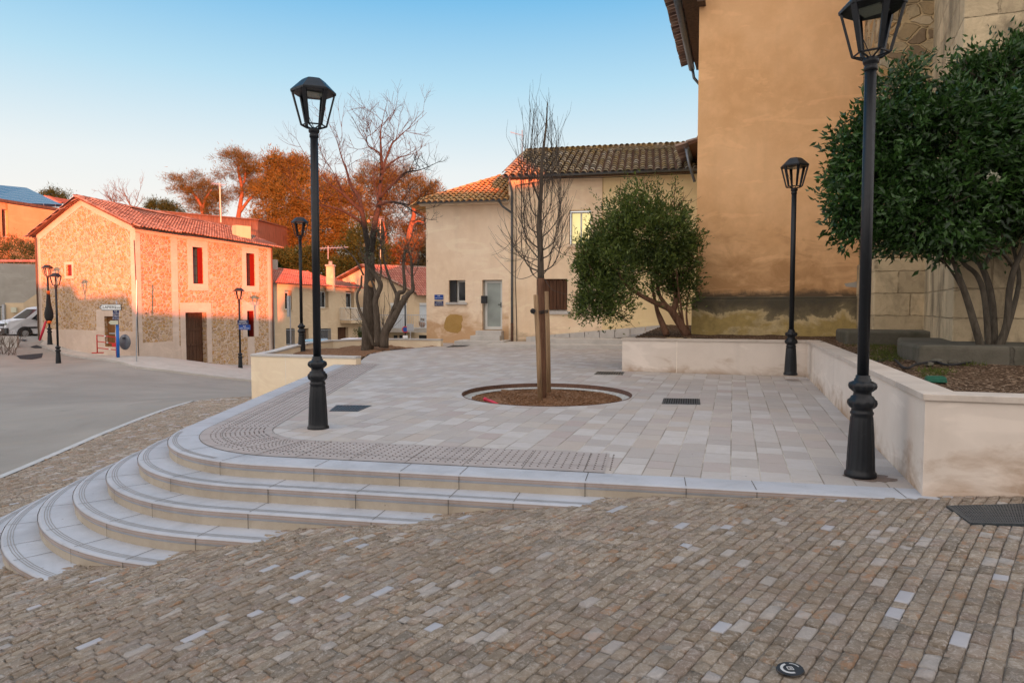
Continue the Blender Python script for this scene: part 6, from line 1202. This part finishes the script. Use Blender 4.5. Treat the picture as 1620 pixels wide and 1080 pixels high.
mb = MB(); ridge(mb, T3(-.2, -4, zrt), T3(Lt-1.2, -4, zrt-.35), .12); mb.build('ridge_tiles', M['tile_p'], th); mb = MB(); gutter(mb, T3(-.2, .32, zt-.02), T3(Lt+.2, .32, zt-.02), .08); mb.build('gutter', M['zinc'], th); mb = MB(); mb.tube([T3(.12, .1, zt-.1), T3(.12, .1, -3)], .05, 6); mb.build('downpipe', M['zinc'], th)
c = at(523, 435, 52.5); mb = MB(); mb.box((c.x, c.y, c.z-.3), (.55, .45, 1.9)); chm = mb.build('chimney', M['pale'], th); mb = MB(); mb.box((c.x, c.y, c.z+.72), (.68, .58, .12)); mb.tube([(c.x, c.y, c.z+.78), (c.x, c.y, c.z+1.05)], .14, 8); mb.build('chimney_cap', M['greywall'], chm)
mb = MB(); c = at(434, 418, 53); mb.box((c.x, c.y, c.z-.1), (.4, .4, .9)); mb.build('chimney', M['greywall'], th)
h0 = onf(Ot, ut, 538, 500)[0]; h1 = onf(Ot, ut, 575, 500)[0]; zb_ = onf(Ot, ut, 540, 507)[1]; mb = MB(); mb.obox(Ot, ut, h0, h1, zb_-.2, zb_, 0, 1.1); bl = mb.build('balcony', M['pale'], th); mb = MB(); rails(mb, T3(h0, 1.05, 0), T3(h1, 1.05, 0), zb_, 1.0, .12, .016); rails(mb, T3(h0, 0, 0), T3(h0, 1.05, 0), zb_, 1.0, .12, .016); mb.build('railing', M['white'], bl)
an = thing('tv_antenna', 'television antenna on a leaning pole by the tan house chimney', 'antenna', at(520, 420, 52.5)); mb = MB(); mb.tube([at(519, 410, 52.5), at(519, 389, 52.5)], .03, 5); mb.tube([at(506, 393, 52.5), at(551, 391, 52.5)], .03, 5)
for k in range(8): c = at(509+5*k, 393-.3*k, 52.5); mb.tube([c-Vector((0, .35, .2)), c+Vector((0, .35, .2))], .012, 4)
mb.build('aerial', M['steel'], an)
# ================= gabled red roofed house behind
Oh, uh, Lh = fac(497, 60, 655, 58); gh = thing('gabled_house', 'cream gable-fronted house with red tile roof and balcony behind the bare trees', 'house', at(600, 500, 60)); za = at(575, 421, 59).z; ze = at(655, 463, 58).z
top = lambda s: ze+(za-ze)*(1-abs(s/Lh-.5)*2); hh = [H(618, 479, 643, 521, Oh, uh)]; wall('gable_wall', Oh, uh, 0, Lh, -5, ze, hh, M['pale'], gh, .2, top)
h = hh[0]; mb = MB(); mb.obox(Oh, uh, h[0], h[1], h[2], h[3]-.25, -.15, -.1); mb.build('roller_shutter', M['curtain'], gh); mb = MB(); mb.obox(Oh, uh, h[0], h[1], h[3]-.25, h[3]-.005, -.15, .02); mb.build('shutter_box', M['white'], gh)
ec = Vector(Oh)+Vector(uh)*Lh; O3 = (ec.x, ec.y); u3 = Vector((.82, .57)); u3 = (u3.x, u3.y); h3 = [H(664, 479, 677, 518, O3, u3)]; wall('side_wall', O3, u3, 0, 6, -5, ze, h3, M['tan'], gh, .2); h = h3[0]; mb = MB(); mb.obox(O3, u3, h[0], h[1], h[2], h[3]-.2, -.15, -.1); mb.build('roller_shutter', M['curtain'], gh); mb = MB(); mb.obox(O3, u3, h[0], h[1], h[3]-.2, h[3]-.005, -.15, .02); mb.build('shutter_box', M['white'], gh)
apx = Vector(Oh)+Vector(uh)*Lh*.5; bd = Vector(u3)*9; fwd = Vector((uh[1], -uh[0]))*.3; e0 = Vector((*(ec+fwd+Vector(uh)*.3), ze-.05)); a0 = Vector((*(apx+fwd), za+.05)); l0 = Vector((*(Vector(Oh)+fwd-Vector(uh)*.3), ze-.05)); b3 = Vector((*bd, 0)); tiles('roof_tiles', [e0, e0+b3, a0+b3, a0], bd.to_tuple()+(0,), M['tile_p'], gh, .22, .4, .09); tiles('roof_tiles', [l0, a0, a0+b3, l0+b3], bd.to_tuple()+(0,), M['tile_p'], gh, .22, .4, .09)
mb = MB(); ridge(mb, a0, a0+b3, .12); ridge(mb, e0, a0, .12, .3); ridge(mb, l0, a0, .12, .3); mb.build('ridge_tiles', M['tile_r'], gh)
s0_ = onf(Oh, uh, 560, 500)[0]; zb_ = onf(Oh, uh, 620, 519)[1]; mb = MB(); mb.obox(Oh, uh, s0_, Lh+.6, zb_-.3, zb_, 0, 1.4); mb.obox(Oh, uh, Lh+.6, Lh+3, zb_-.3, zb_, .2, 1.4); bl = mb.build('balcony', M['greywall'], gh); mb = MB(); f = Vector((uh[1], -uh[0]))*1.35; rails(mb, Vector(Oh)+Vector(uh)*s0_+f, Vector(Oh)+Vector(uh)*(Lh+3)+f, zb_, 1.15, .16, .016); mb.build('railing', M['steel'], bl)
for k, (x0, x1) in enumerate(((623, 629), (632, 637), (663, 676))): a = onf(Oh, uh, x0, 530); b = onf(Oh, uh, x1, 548); mb = MB(); mb.obox(Oh, uh, a[0], b[0], b[1]-1, a[1], .0, .02); mb.build('opening', M['dark'], gh)
pot = thing('plant_pot', 'round terracotta pot with a dry plant on the far balcony', 'plant pot', at(668, 517, 57)); q = at(668, 517.5, 56.9); mb = MB(); mb.lathe([(.12, 0), (.24, .12), (.28, .3), (.22, .42)], q, 12); mb.build('pot', M['tile_r'], pot, True); c, o = clumps([(q.x, q.y, q.z+.5, .25, .25, .2)], 12, 12, .06, 2, .3); leaves('plant', c, .14, M['leaf_dry'], pot, .5, o, .4, pointy='two')
an = thing('tv_antenna', 'television antenna on a tall pole between the bare tree limbs', 'antenna', at(602, 420, 60)); mb = MB(); mb.tube([at(602, 425, 60), at(601.5, 347, 60)], .035, 5); mb.build('mast', M['signbeige'], an); mb = MB(); mb.tube([at(586, 343, 60), at(608, 347, 60)], .03, 5)
for k in range(4): c = at(604, 343+2*k, 60); mb.tube([c-Vector((.35, .2, 0)), c+Vector((.2, .2, 0))], .014, 4)
mb.build('aerial', M['steel'], an)
sg = thing('road_sign', 'back of a grey road sign on a pole below the far balcony', 'road sign', at(649, 550, 50)); q = at(649, 518, 50); mb = MB(); mb.box((q.x, q.y, q.z), (.5, .03, .5)); mb.build('sign_panel', M['steel'], sg, bevel=.01); mb = MB(); mb.tube([(q.x, q.y+.04, q.z+.3), (q.x, q.y+.04, q.z-2.5)], .03, 6); mb.build('pole', M['steel'], sg)
sg = thing('road_sign', 'tall narrow grey sign panels seen edge-on left of the rear lamp post', 'road sign', at(459, 560, 40)); mb = MB()
for (y0, y1, x) in ((468, 486, 456.5), (485, 501, 456.8)): a = at(x, y0, 40); b = at(x, y1, 40); mb.box((a.x, a.y, (a.z+b.z)/2), (.12, .5, a.z-b.z), .15)
mb.build('sign_panel', M['steel'], sg); mb = MB(); mb.tube([at(459, 468, 40), at(460, 556, 40)], .035, 6); mb.build('pole', M['steel'], sg)

# ================= street things before the stone house
def car(name, label, px, py, Y, rz, m, roofz=1.45, L=4.2):
    p = at(px, py, Y); t = thing(name, label, 'car', p); W2 = .86
    prof = [(-L/2, .35), (-L/2, .75), (-L/2+.2, .9), (-L/2+.75, .95), (-L/2+1.35, roofz-.06), (-L/2+1.8, roofz), (.35, roofz-.02), (L/2-1.35, .98), (L/2-.3, .86), (L/2-.02, .68), (L/2, .35)]
    ca, sa = math.cos(rz), math.sin(rz); Tm = lambda x, y, z: (p.x+x*ca-y*sa, p.y+x*sa+y*ca, p.z+z); mb = MB(); n = len(prof)
    for s_ in (1,):
        vs = [Tm(x, -W2*(1-.16*max(0, (z-.95)/.5)), z) for x, z in prof]+[Tm(x, W2*(1-.16*max(0, (z-.95)/.5)), z) for x, z in prof]; mb.add(vs, [(i, i+1, n+i+1, n+i) for i in range(n-1)]+[tuple(range(n-1, -1, -1)), tuple(range(n, 2*n)), (n-1, 0, n, 2*n-1)])
    b_ = mb.build('body', m, t, bevel=.05); mb = MB(); g = [(-L/2+.95, .98), (-L/2+1.42, roofz-.1), (.3, roofz-.1), (L/2-1.5, .98)]
    for s_ in (-1, 1): vs = [Tm(x, s_*(W2*(1-.16*max(0, (z-.95)/.5))+.008), z) for x, z in g]; mb.add(vs, [(0, 1, 2, 3) if s_ > 0 else (3, 2, 1, 0)])
    for (x0, z0_, x1, z1_) in ((L/2-1.28, .985, .42, roofz-.07), (-L/2+.72, .97, -L/2+1.3, roofz-.1)): vs = [Tm(x0+.01*(1 if x0 > 0 else -1), -W2*.85, z0_+.01), Tm(x0+.01, W2*.85, z0_+.01), Tm(x1, W2*.78, z1_+.012), Tm(x1, -W2*.78, z1_+.012)]; mb.add(vs, [(0, 1, 2, 3)])
    mb.build('window', M['glass'], b_)
    for x in (-L/2+.8, L/2-.85):
        for s_ in (-1, 1):
            w = MB(); w.lathe([(.2, -.1), (.31, -.1), (.33, -.06), (.33, .06), (.31, .1), (.2, .1)], (0, 0, 0), 20); w.v = [Tm(x+a_[0], s_*(W2-.06)+a_[2], .33+a_[1]) for a_ in w.v]; ty = w.build('wheel', M['rubber'], t, True); w = MB(); w.lathe([(.02, -.112), (.2, -.108), (.2, .108), (.02, .112)], (0, 0, 0), 12); w.v = [Tm(x+a_[0], s_*(W2-.06)+a_[2], .33+a_[1]) for a_ in w.v]; w.build('rim', M['steel'], ty)
    return t
car('parked_car', 'pale blue parked car hidden to its roof behind the terrace wall', 505, 583, 34, .15, plain('pale_blue_car', (.22, .42, .55), .25, .05, 3, 0, 0, .6), 1.5)
car('parked_car', 'white parked car just showing above the terrace wall near the balcony', 562, 578, 37, .15, M['white_paint'], 1.5)
# white van, front three quarters
def van():
    p = Vector((-30.9, 44.9, -.42)); t = thing('white_van', 'white delivery van with black bumper parked beyond the stone house corner', 'van', p); rz = math.radians(240); sc = 1.08; ca, sa = math.cos(rz), math.sin(rz); T = lambda x, y, z: (p.x+sc*(x*ca-y*sa), p.y+sc*(x*sa+y*ca), p.z+z*sc)
    L, Wd, Hh = 4.4, .88, 1.85; prof = [(L/2, .45), (L/2+.02, .8), (L/2-.12, .98), (L/2-.95, 1.15), (L/2-1.75, 1.78), (L/2-2.1, Hh), (-L/2+.1, Hh), (-L/2, 1.6), (-L/2, .35), (L/2, .35)]; n = len(prof); wf = lambda x, z: Wd*(1-.15*max(0, (z-1.1)/.8))*(1-.10*max(0, (x-1.5)/.7))
    mb = MB(); vs = [T(x, -wf(x, z), z) for x, z in prof]+[T(x, wf(x, z), z) for x, z in prof]; mb.add(vs, [(i, (i+1) % n, n+(i+1) % n, n+i) for i in range(n)]+[tuple(range(n)), tuple(range(2*n-1, n-1, -1))]); b_ = mb.build('body', M['white_paint'], t, bevel=.06)
    def panel(nm, m, xa, za, xb, zb, ya, yb, off): 
        q = MB(); d = Vector((zb-za, 0, -(xb-xa))).normalized()*off; q.add([T(xa+abs(d.x)*1, ya*wf(xa, za), za+abs(d.z)), T(xa+abs(d.x), yb*wf(xa, za), za+abs(d.z)), T(xb+abs(d.x), yb*wf(xb, zb), zb+abs(d.z)), T(xb+abs(d.x), ya*wf(xb, zb), zb+abs(d.z))], [(0, 1, 2, 3)]); return q.build(nm, m, b_)
    ws_ = panel('windscreen', M['glass'], L/2-1.0, 1.19, L/2-1.72, 1.74, -.9, .9, .02)
    for s_ in (-1, 1):
        q = MB(); q.add([T(x, s_*(wf(x, z)+.012), z) for x, z in ((L/2-1.2, 1.15), (L/2-1.75, 1.66), (L/2-2.35, 1.68), (L/2-2.4, 1.15))], [(0, 1, 2, 3) if s_ > 0 else (3, 2, 1, 0)]); q.build('side_window', M['glass'], b_)
        q = MB(); q.add([T(x, s_*(wf(x, z)+.014), z) for x, z in ((L/2-.7, .62), (L/2-.7, .72), (-L/2, .72), (-L/2, .62))], [(3, 2, 1, 0) if s_ > 0 else (0, 1, 2, 3)]); q.build('rub_strip', M['dark'], b_)
        q = MB(); q.lathe([(.02, -.02), (.15, -.02), (.15, .02), (.02, .02)], (0, 0, 0), 14); q.v = [T(L/2+.005+a[2]*.6-.02, s_*.6+a[0]*1.1, .86+a[1]*.75) for a in q.v]; q.build('headlight', M['led'], t)
        q = MB(); mx_ = T(L/2-1.5, s_*.98, 1.2); q.box(mx_, (.12, .2, .24), rz); q.build('mirror', M['dark'], t)
        for x in (L/2-.85, -L/2+.75):
            w = MB(); w.lathe([(.19, -.11), (.31, -.11), (.335, -.07), (.335, .07), (.31, .11), (.19, .11)], (0, 0, 0), 24); w.v = [T(x+a[0], s_*(Wd-.06)+a[2], .335+a[1]) for a in w.v]; ty = w.build('wheel', M['rubber'], t, True); w = MB(); w.lathe([(.03, -.13), (.12, -.125), (.2, -.105), (.2, .105), (.12, .125), (.03, .13)], (0, 0, 0), 12); w.v = [T(x+a[0], s_*(Wd-.06)+a[2], .335+a[1]) for a in w.v]; w.build('rim', M['steel'], ty)
            w = MB(); w.lathe([(.36, -.012), (.41, -.012), (.41, .012), (.36, .012)], (0, 0, 0), 20); w.v = [T(x+a[0], s_*(Wd-.012)+a[2]*1.2, .335+max(a[1], -.1)) for a in w.v]; w.build('wheel_arch', M['dark'], b_)
    q = MB(); q.box((0, 0, 0), (.12, 1.74, .34)); q.v = [T(L/2+.03+v[0], v[1], .5+v[2]) for v in q.v]; q.build('bumper', M['dark'], t, bevel=.03)
    q = MB(); q.box((0, 0, 0), (.04, .8, .16)); q.v = [T(L/2+.01+v[0], v[1], .84+v[2]) for v in q.v]; gr = q.build('grille', M['dark'], t); q = MB(); 
    for dz in (-.018, .018): q.tube([T(L/2+.04, -.07, .83+dz), T(L/2+.04, 0, .87+dz), T(L/2+.04, .07, .83+dz)], .008, 5)
    q.build('emblem', M['steel'], gr)
    q = MB(); q.box((0, 0, 0), (.01, .52, .11)); q.v = [T(L/2+.1+v[0], v[1], .56+v[2]) for v in q.v]; q.build('number_plate', M['signwhite'], t)
van()
# direction sign pole (blue)
p = hit(187, 565); q0 = at(187, 565, 34.2); gz = G(q0.x, q0.y)+.1; sp_ = thing('direction_sign', 'blue pole with white arrow sign reading CLAPIERS CENTRE and two navy street plates', 'sign', (q0.x, q0.y, gz)); mb = MB(); mb.tube([(q0.x, q0.y, gz), (q0.x, q0.y, at(187, 511, 34.2).z)], .075, 10); mb.build('pole', M['blue'], sp_, True); mb = MB(); mb.tube([(q0.x, q0.y, at(187, 511, 34.2).z), (q0.x, q0.y, at(187, 476, 34.2).z)], .045, 10); mb.build('upper_pole', M['steel'], sp_, True)
def arrow_sign(parent, x0, x1, y0, y1, Y, m, txt, sz, bord=.03, dxt=.1):
    a = at(x0, (y0+y1)/2, Y); b = at(x1, (y0+y1)/2, Y); h_ = at(x0, y0, Y).z-at(x0, y1, Y).z; L = b.x-a.x; k = h_*.55
    def pl(ins, d, mm, nm, par): mb = MB(); P = [(a.x+ins*1.1, a.z), (a.x+k, a.z-h_/2+ins), (b.x-ins, a.z-h_/2+ins), (b.x-ins, a.z+h_/2-ins), (a.x+k, a.z+h_/2-ins)]; mb.add([(x, a.y-d, z) for x, z in P]+[(x, a.y-d+.03, z) for x, z in P], [(0, 1, 2, 3, 4), (9, 8, 7, 6, 5)]+[(i, 5+i, 5+(i+1) % 5, (i+1) % 5) for i in range(5)]); return mb.build(nm, mm, par)
    o = pl(0, .12, M['dark'], 'sign_panel', parent); f = pl(bord, .127, m, 'sign_face', o)
    if txt: 
        t_ = text_mesh('lettering', txt[0], sz, M['dark'], f, ((a.x+k+b.x)/2+txt[1], a.y-.13, a.z), (1, 0), align='CENTER')
        if len(txt) > 2: text_mesh('lettering', txt[2], sz*.68, M['dark'], f, ((a.x+k+b.x)/2+txt[3], a.y-.13, a.z-.03), (1, 0))
arrow_sign(sp_, 158.5, 194, 481, 491, 34.2, M['signwhite'], ('CLAPIERS', -.18, 'CENTRE', .40), .19, .03)
arrow_sign(sp_, 173.5, 189.5, 506.5, 513.5, 34.2, M['signbeige'], None, .1, .012)
for (yy, m_, l) in ((494.3, 'navy', (('RUE', .06, .075), ('DE LAVENUE', -.05, .062))), (502.2, 'navy', (('CARRIERA', .06, .07), ('DE LA FONT', -.05, .062)))): q = at(183.5, yy, 34.1); plate(sp_, (q.x, q.y, q.z), (1, 0), .31, .235, M[m_], lines=l)
# red barrier
br_ = thing('road_barrier', 'red and white tubular road works barrier in front of the brown gable door', 'barrier', at(168, 560, 34.6)); mb = MB(); a = at(154, 558.5, 34.9); b = at(184.5, 563.5, 34.3); 
for q, yy in ((a, 530), (b, 533)): mb.tube([q, (q.x, q.y, at(0, yy, q.y).z)], .03, 6)
mb.tube([a+Vector((-.2, -.15, .02)), a+Vector((.25, .15, .02))], .03, 6)
for k in range(3): za_ = at(0, 530+10*k, a.y).z; zb_ = at(0, 533.5+10*k, b.y).z; mb.tube([(a.x, a.y, za_), (b.x, b.y, zb_)], .024, 6)
mb.build('frame', M['redpaint'], br_, True); mb = MB()
for k, t0 in ((0, .4), (1, .5), (2, .62)): za_ = at(0, 530+10*k, a.y).z; zb_ = at(0, 533.5+10*k, b.y).z; A_ = Vector((a.x, a.y, za_)); B2 = Vector((b.x, b.y, zb_)); mb.tube([A_.lerp(B2, t0), A_.lerp(B2, t0+.1)], .027, 6)
mb.build('white_band', M['white'], br_); q = at(181, 545.5, 34.2); mb = MB(); mb.box((q.x, q.y, q.z), (.24, .03, .2)); mb.build('red_panel', M['redpaint'], br_)
# round traffic mirror (back side), poles
q = at(197, 541, 34.6); tm_ = thing('traffic_mirror', 'large round grey mirror back leaning on the stone house beside the blue pole', 'mirror', (q.x, q.y, at(0, 553, 34.6).z)); mb = MB(); mb.lathe([(.01, -.03), (.2, -.03), (.29, -.01), (.31, .02), (.31, .04)], (0, 0, 0), 32); mb.v = [(q.x+v[0]*.95, q.y-v[2]*-1-.0, q.z+v[1]*1.28) for v in mb.v]; mb.build('dish', M['mirror'], tm_, True); mb = MB(); mb.box((q.x, q.y-.05, q.z+.2), (.12, .05, .07)); mb.build('bracket', M['dark'], tm_)
for lab, x, y0, y1, Y, r_ in (('thin pale pole at the road edge before the gable corner', 216, 443, 581, 33.2, .028),): a = at(x, y1, Y); mb = MB(); mb.tube([a, at(x, y0, Y)], r_, 8); pl_ = thing('metal_pole', lab, 'pole', a); mb.build('pole', M['steel'], pl_); mb = MB(); mb.tube([a+Vector((0, 0, 0)), a+Vector((0, 0, .05))], .07, 8); mb.build('base', M['steel'], pl_)
a = at(227, 568, 35.6); ps = thing('metal_pole', 'short galvanised pole with a bent dark tip beside the stone house corner wall', 'pole', a); mb = MB(); mb.tube([a, at(226, 500, 35.6)], .055, 8); mb.build('pole', M['steel'], ps); mb = MB(); mb.tube([at(226, 500, 35.6), at(226.5, 497, 35.6), at(232, 495.5, 35.5)], .03, 6); mb.build('bent_tip', M['dark'], ps)
# dry shrub and low block at the left edge
p = hit(10, 562); ds_ = thing('dry_bush', 'leafless reddish dry bush at the left edge by the road', 'bush', p); mb = MB(); g = random.Random(4)
for _ in range(30): twigs(mb, p+Vector((g.gauss(-.3, .45), g.gauss(0, .3), 0)), (g.gauss(0, .45), g.gauss(0, .3), 1), g.uniform(.7, 1.4), .013, 2, .35, .2, 4, 4, .65, (1, 3), g)
mb.build('twigs', M['twig_p'], ds_)
a = at(-30, 532, 37); b = at(27, 531, 37.2); lwk = thing('low_wall', 'low pale concrete wall end in front of the white van', 'low wall', a); mb = MB(); mb.prism([(a.x, a.y), (b.x, b.y), (b.x-.2, b.y+.4), (a.x, a.y+.5)], -1.4, a.z); mb.build('wall', M['concrete'], lwk, bevel=.03)

# ================= far trees
def crown_tree(name, label, cat, px, base_y, Y, blobs, trunk, n_cl, per, size, m, seed, spread=.5, aspect=.35, bark='bark_o', group=None, flat=.75, shell=.55):
    t = thing(name, label, cat, at(px, base_y, Y), group); k = Y/1080
    BL = [(*at(x, y, Y+dy), rx*k, rx*k*.85, ry*k) for x, y, rx, ry, dy in blobs]
    c, o = clumps(BL, int(n_cl*.62), int(per*1.6), spread*1.05, seed, shell, flat, 2.2); size = size*.8; leaves('foliage', c, size, M[m], t, .35, o, aspect*1.25, pointy='two', seed=seed)
    if trunk:
        mb = MB()
        for pts, r0, r1 in trunk: limb(mb, [at(x, y, Y-.5) for x, y in pts], r0, r1, 8, 4)
        mb.build('trunk', M[bark], t, True)
    return t
crown_tree('stone_pine', 'umbrella pine with a leaning crown, leftmost of the tall pines above the stone roof', 'tree', 320, 345, 78, [(300, 291, 30, 16, 0), (322, 304, 26, 17, 0), (342, 318, 18, 14, 0), (315, 322, 18, 12, .5), (283, 287, 17, 9, 0), (330, 334, 22, 9, 0), (312, 281, 18, 8, 0)], [([(322, 350), (318, 325), (305, 305), (296, 295)], .25, .1), ([(320, 335), (325, 315), (335, 300)], .15, .06)], 520, 34, .42, 'leaf_pine', 31, .36, .2, group=None)
crown_tree('stone_pine', 'tallest pine with forked pink trunk and separate crown tufts in the middle left', 'tree', 378, 347, 80, [(372, 252, 26, 15, 0), (392, 262, 22, 16, 0), (402, 280, 16, 22, 0), (345, 273, 14, 8, 0), (358, 280, 13, 7, 0), (378, 272, 24, 9, 0), (340, 300, 12, 8, 0), (370, 305, 13, 8, 0), (392, 300, 20, 12, 0), (408, 300, 16, 18, 0), (350, 315, 10, 7, 0), (372, 247, 16, 8, 0)], [([(376, 350), (380, 325), (383, 300), (378, 275), (377, 262)], .3, .1), ([(380, 335), (395, 315), (412, 302), (425, 297)], .2, .1), ([(386, 290), (388, 275), (384, 262)], .15, .06)], 620, 34, .42, 'leaf_pine', 32, .36, .2)
crown_tree('cypress_clump', 'broad dark conifer with a jagged pointed top between pine and lamp post', 'tree', 440, 420, 76, [(437, 280, 22, 34, 0), (425, 262, 9, 16, 0), (437, 258, 8, 14, 0), (455, 262, 22, 18, 0), (470, 275, 26, 24, 0), (425, 320, 26, 34, 0), (455, 325, 40, 40, -1), (480, 320, 28, 40, -1), (420, 355, 22, 28, -1), (450, 372, 36, 26, -2), (485, 370, 30, 30, -2), (430, 385, 22, 20, -2), (500, 300, 14, 28, 0), (480, 262, 14, 12, 0)], None, 1700, 34, .48, 'leaf_cedar', 33, .42, .28, shell=.4)
crown_tree('cedar_tree', 'spreading orange-lit conifer behind the chimney and the bare tree', 'tree', 530, 430, 70, [(515, 300, 22, 26, 0), (530, 330, 34, 36, 0), (515, 365, 28, 36, 0), (545, 355, 22, 30, 0), (530, 395, 30, 26, 0), (510, 400, 20, 24, 0), (548, 315, 20, 24, 0)], None, 900, 34, .5, 'leaf_cedar', 34, .42, .3, shell=.45)
crown_tree('large_pine', 'large rounded pine with pink leaning trunks behind the bare trees', 'tree', 640, 430, 80, [(585, 285, 24, 24, 0), (605, 278, 22, 18, 0), (625, 292, 30, 26, 0), (655, 300, 30, 22, 0), (680, 308, 20, 16, 0), (600, 320, 30, 28, 1), (640, 328, 36, 20, 1), (672, 335, 26, 20, 1), (590, 355, 24, 24, 1), (570, 320, 20, 36, 1), (625, 365, 34, 26, 2), (662, 372, 30, 24, 2), (690, 300, 9, 9, 0), (640, 270, 10, 8, 0), (680, 350, 20, 26, 2)], [([(590, 400), (594, 375), (600, 345)], .25, .15), ([(646, 395), (648, 365), (655, 340), (652, 320)], .38, .2), ([(650, 358), (660, 350), (670, 352)], .15, .08), ([(612, 415), (612, 385), (606, 350)], .25, .12)], 1500, 34, .46, 'leaf_pine', 35, .42, .24, shell=.45)
crown_tree('evergreen_oak', 'dark green oak mass in shade behind the tan house roof', 'tree', 480, 430, 66, [(450, 415, 26, 18, 0), (485, 412, 26, 20, 0), (520, 425, 26, 16, 0), (440, 425, 18, 12, 0)], None, 420, 30, .42, 'leaf_green', 36, .4, .4, shell=.4)
crown_tree('evergreen_oak', 'dark green oak in shade directly behind the forked bare trunk', 'tree', 570, 430, 66, [(560, 400, 20, 30, 0), (575, 385, 18, 34, 0), (598, 405, 20, 28, 0), (550, 425, 26, 14, 0)], None, 420, 30, .42, 'leaf_green', 37, .4, .4, shell=.4)
crown_tree('evergreen_oak', 'reddish brown thicket between the gabled house roof and the cream house', 'tree', 650, 430, 68, [(640, 405, 26, 20, 0), (668, 400, 22, 26, 0), (615, 415, 22, 16, 0), (685, 412, 14, 22, 0)], None, 420, 30, .42, 'leaf_dry', 38, .4, .35, shell=.4)
crown_tree('green_tree', 'small dark green tree top above the left end of the clad building', 'tree', 255, 335, 90, [(250, 324, 14, 7, 0), (268, 328, 12, 6, 0), (240, 326, 9, 5, 0), (280, 333, 10, 4, 0)], None, 170, 26, .4, 'leaf_green', 39, .35, .35)
crown_tree('green_tree', 'dark spiky tree top just above the solar house roof', 'tree', 85, 322, 100, [(74, 308, 10, 6, 0), (92, 308, 10, 8, 0), (104, 311, 7, 6, 0), (85, 315, 14, 5, 0)], None, 130, 22, .55, 'leaf_green', 40, .4, .3)
for lab, x, y, h0 in (('leafless pale tree on the skyline, left one of two above the stone gable', 182, 322, 2.2), ('leafless pale tree on the skyline, larger right one of two above the stone gable', 210, 330, 3.2)):
    p = at(x, y, 90); t = thing('skyline_tree', lab, 'tree', p); mb = MB(); g = random.Random(int(x)); mb.tube([p-Vector((0, 0, 2)), p], .16, 6)
    for _ in range(6): twigs(mb, p-Vector((0, 0, .4)), (g.gauss(0, .6), g.gauss(0, .5), .8), h0*g.uniform(.5, .85), .045, 3, .5, .15, 4, 4, .72, (2, 4), g)
    mb.build('branches', M['twig_p'], t)
tag(leaves('far_thicket', *(lambda co: (co[0], .5))(clumps([(*at(x, 440, 72), 5, 3, 2.2) for x in range(430, 700, 40)], 500, 26, .5, 7, .5)), M['leaf_green'], None, .4, None, .4, pointy='two', seed=3), kind='stuff')
# ivy on the balcony corner
iv = thing('ivy_plant', 'green ivy hanging beside the tan house balcony', 'plant', at(570, 530, 50)); c, o = clumps([(*at(571, 523, 50), .5, .3, 1.0), (*at(568, 537, 50), .6, .3, .6)], 70, 18, .12, 4, .4); leaves('foliage', c, .16, M['leaf_green'], iv, .2, o, .5, pointy='two'); 
ss_ = thing('bare_shrub', 'thin leafless shrub in front of the gabled house between the trunks', 'shrub', at(608, 540, 30)); mb = MB(); g = random.Random(9)
for _ in range(12): twigs(mb, at(606+g.uniform(-6, 6), 542, 30), (g.gauss(0, .3), g.gauss(0, .2), 1), g.uniform(1.2, 2.4), .016, 2, .3, .2, 4, 4, .65, (1, 3), g)
mb.build('twigs', M['twig'], ss_)

# ================= unseen houses added behind the viewpoint, heights shaped to cast the evening shade
def rear_house(label, x0, x1, y0, depth, zw, zr_, m, nwin):
    t = thing('shade_house', label, 'house', ((x0+x1)/2, y0, -.2)); zg = -1.5; O = (x1, y0); u = (-1, 0); L = x1-x0; holes = []
    for i in range(nwin):
        c = L*(i+.5)/nwin
        for z in ([1.6] if zw < 5 else [1.6, 4.4] if zw < 8 else [1.6, 4.4, 7.2]): holes.append((c-.5, c+.5, z, z+1.4))
    wall('wall', O, u, 0, L, zg, zw, holes, M[m], t, .2)
    for h in holes: window(O, u, h, t, .15, 2)
    mb = MB(); quadwall(mb, (x0, y0), (x0, y0-depth), zg, zw); quadwall(mb, (x1, y0-depth), (x1, y0), zg, zw); quadwall(mb, (x0, y0-depth), (x1, y0-depth), zg, zw)
    for x, f in ((x0, 1), (x1, -1)): mb.add([(x, y0, zw), (x, y0-depth, zw), (x, y0-depth/2, zr_)][::f], [(0, 1, 2)])
    mb.build('side_wall', M[m], t)
    for ya, nm in ((y0+.3, 0), (y0-depth-.3, 1)): tiles('roof_tiles', [(x0-.2, ya, zw), (x1+.2, ya, zw), (x1+.2, y0-depth/2, zr_), (x0-.2, y0-depth/2, zr_)], (1, 0, 0), M['tile_r'], t, .3, .5, .12)
    return t
YB = -26; sh_w = 8.4
def XW(w): return w+7.5
rear_house('large plain cream house added unseen behind the viewpoint to cast shade', XW(-36), XW(-20), YB, 6, 6.6, 8.3, 'cream', 4)
rear_house('lower tan outbuilding added unseen behind the viewpoint to cast shade', XW(-19.98), XW(-15.2), YB, 6, 4.1, 5.7, 'tan', 1)
rear_house('long tan shed added unseen behind the viewpoint to cast shade', XW(-15.18), XW(-11.5), YB, 6, 3.5, 4.9, 'tan', 1)
rear_house('smallest pale garage added unseen behind the viewpoint to cast shade', XW(-11.48), XW(-3.6), YB, 6, 2.7, 4.0, 'pale', 3)
rear_house('one storey pale house added unseen behind the viewpoint to cast shade', XW(-3.58), XW(2.2), YB, 7, 5.1, 6.6, 'pale', 2)
rear_house('two storey cream house added unseen behind the viewpoint to cast shade', XW(2.22), XW(8.6), YB, 7, 6.8, 8.75, 'cream', 3)
rear_house('three storey tan house added unseen behind the viewpoint to cast shade', XW(8.62), XW(24), YB, 8, 11.2, 13.4, 'tan', 5)
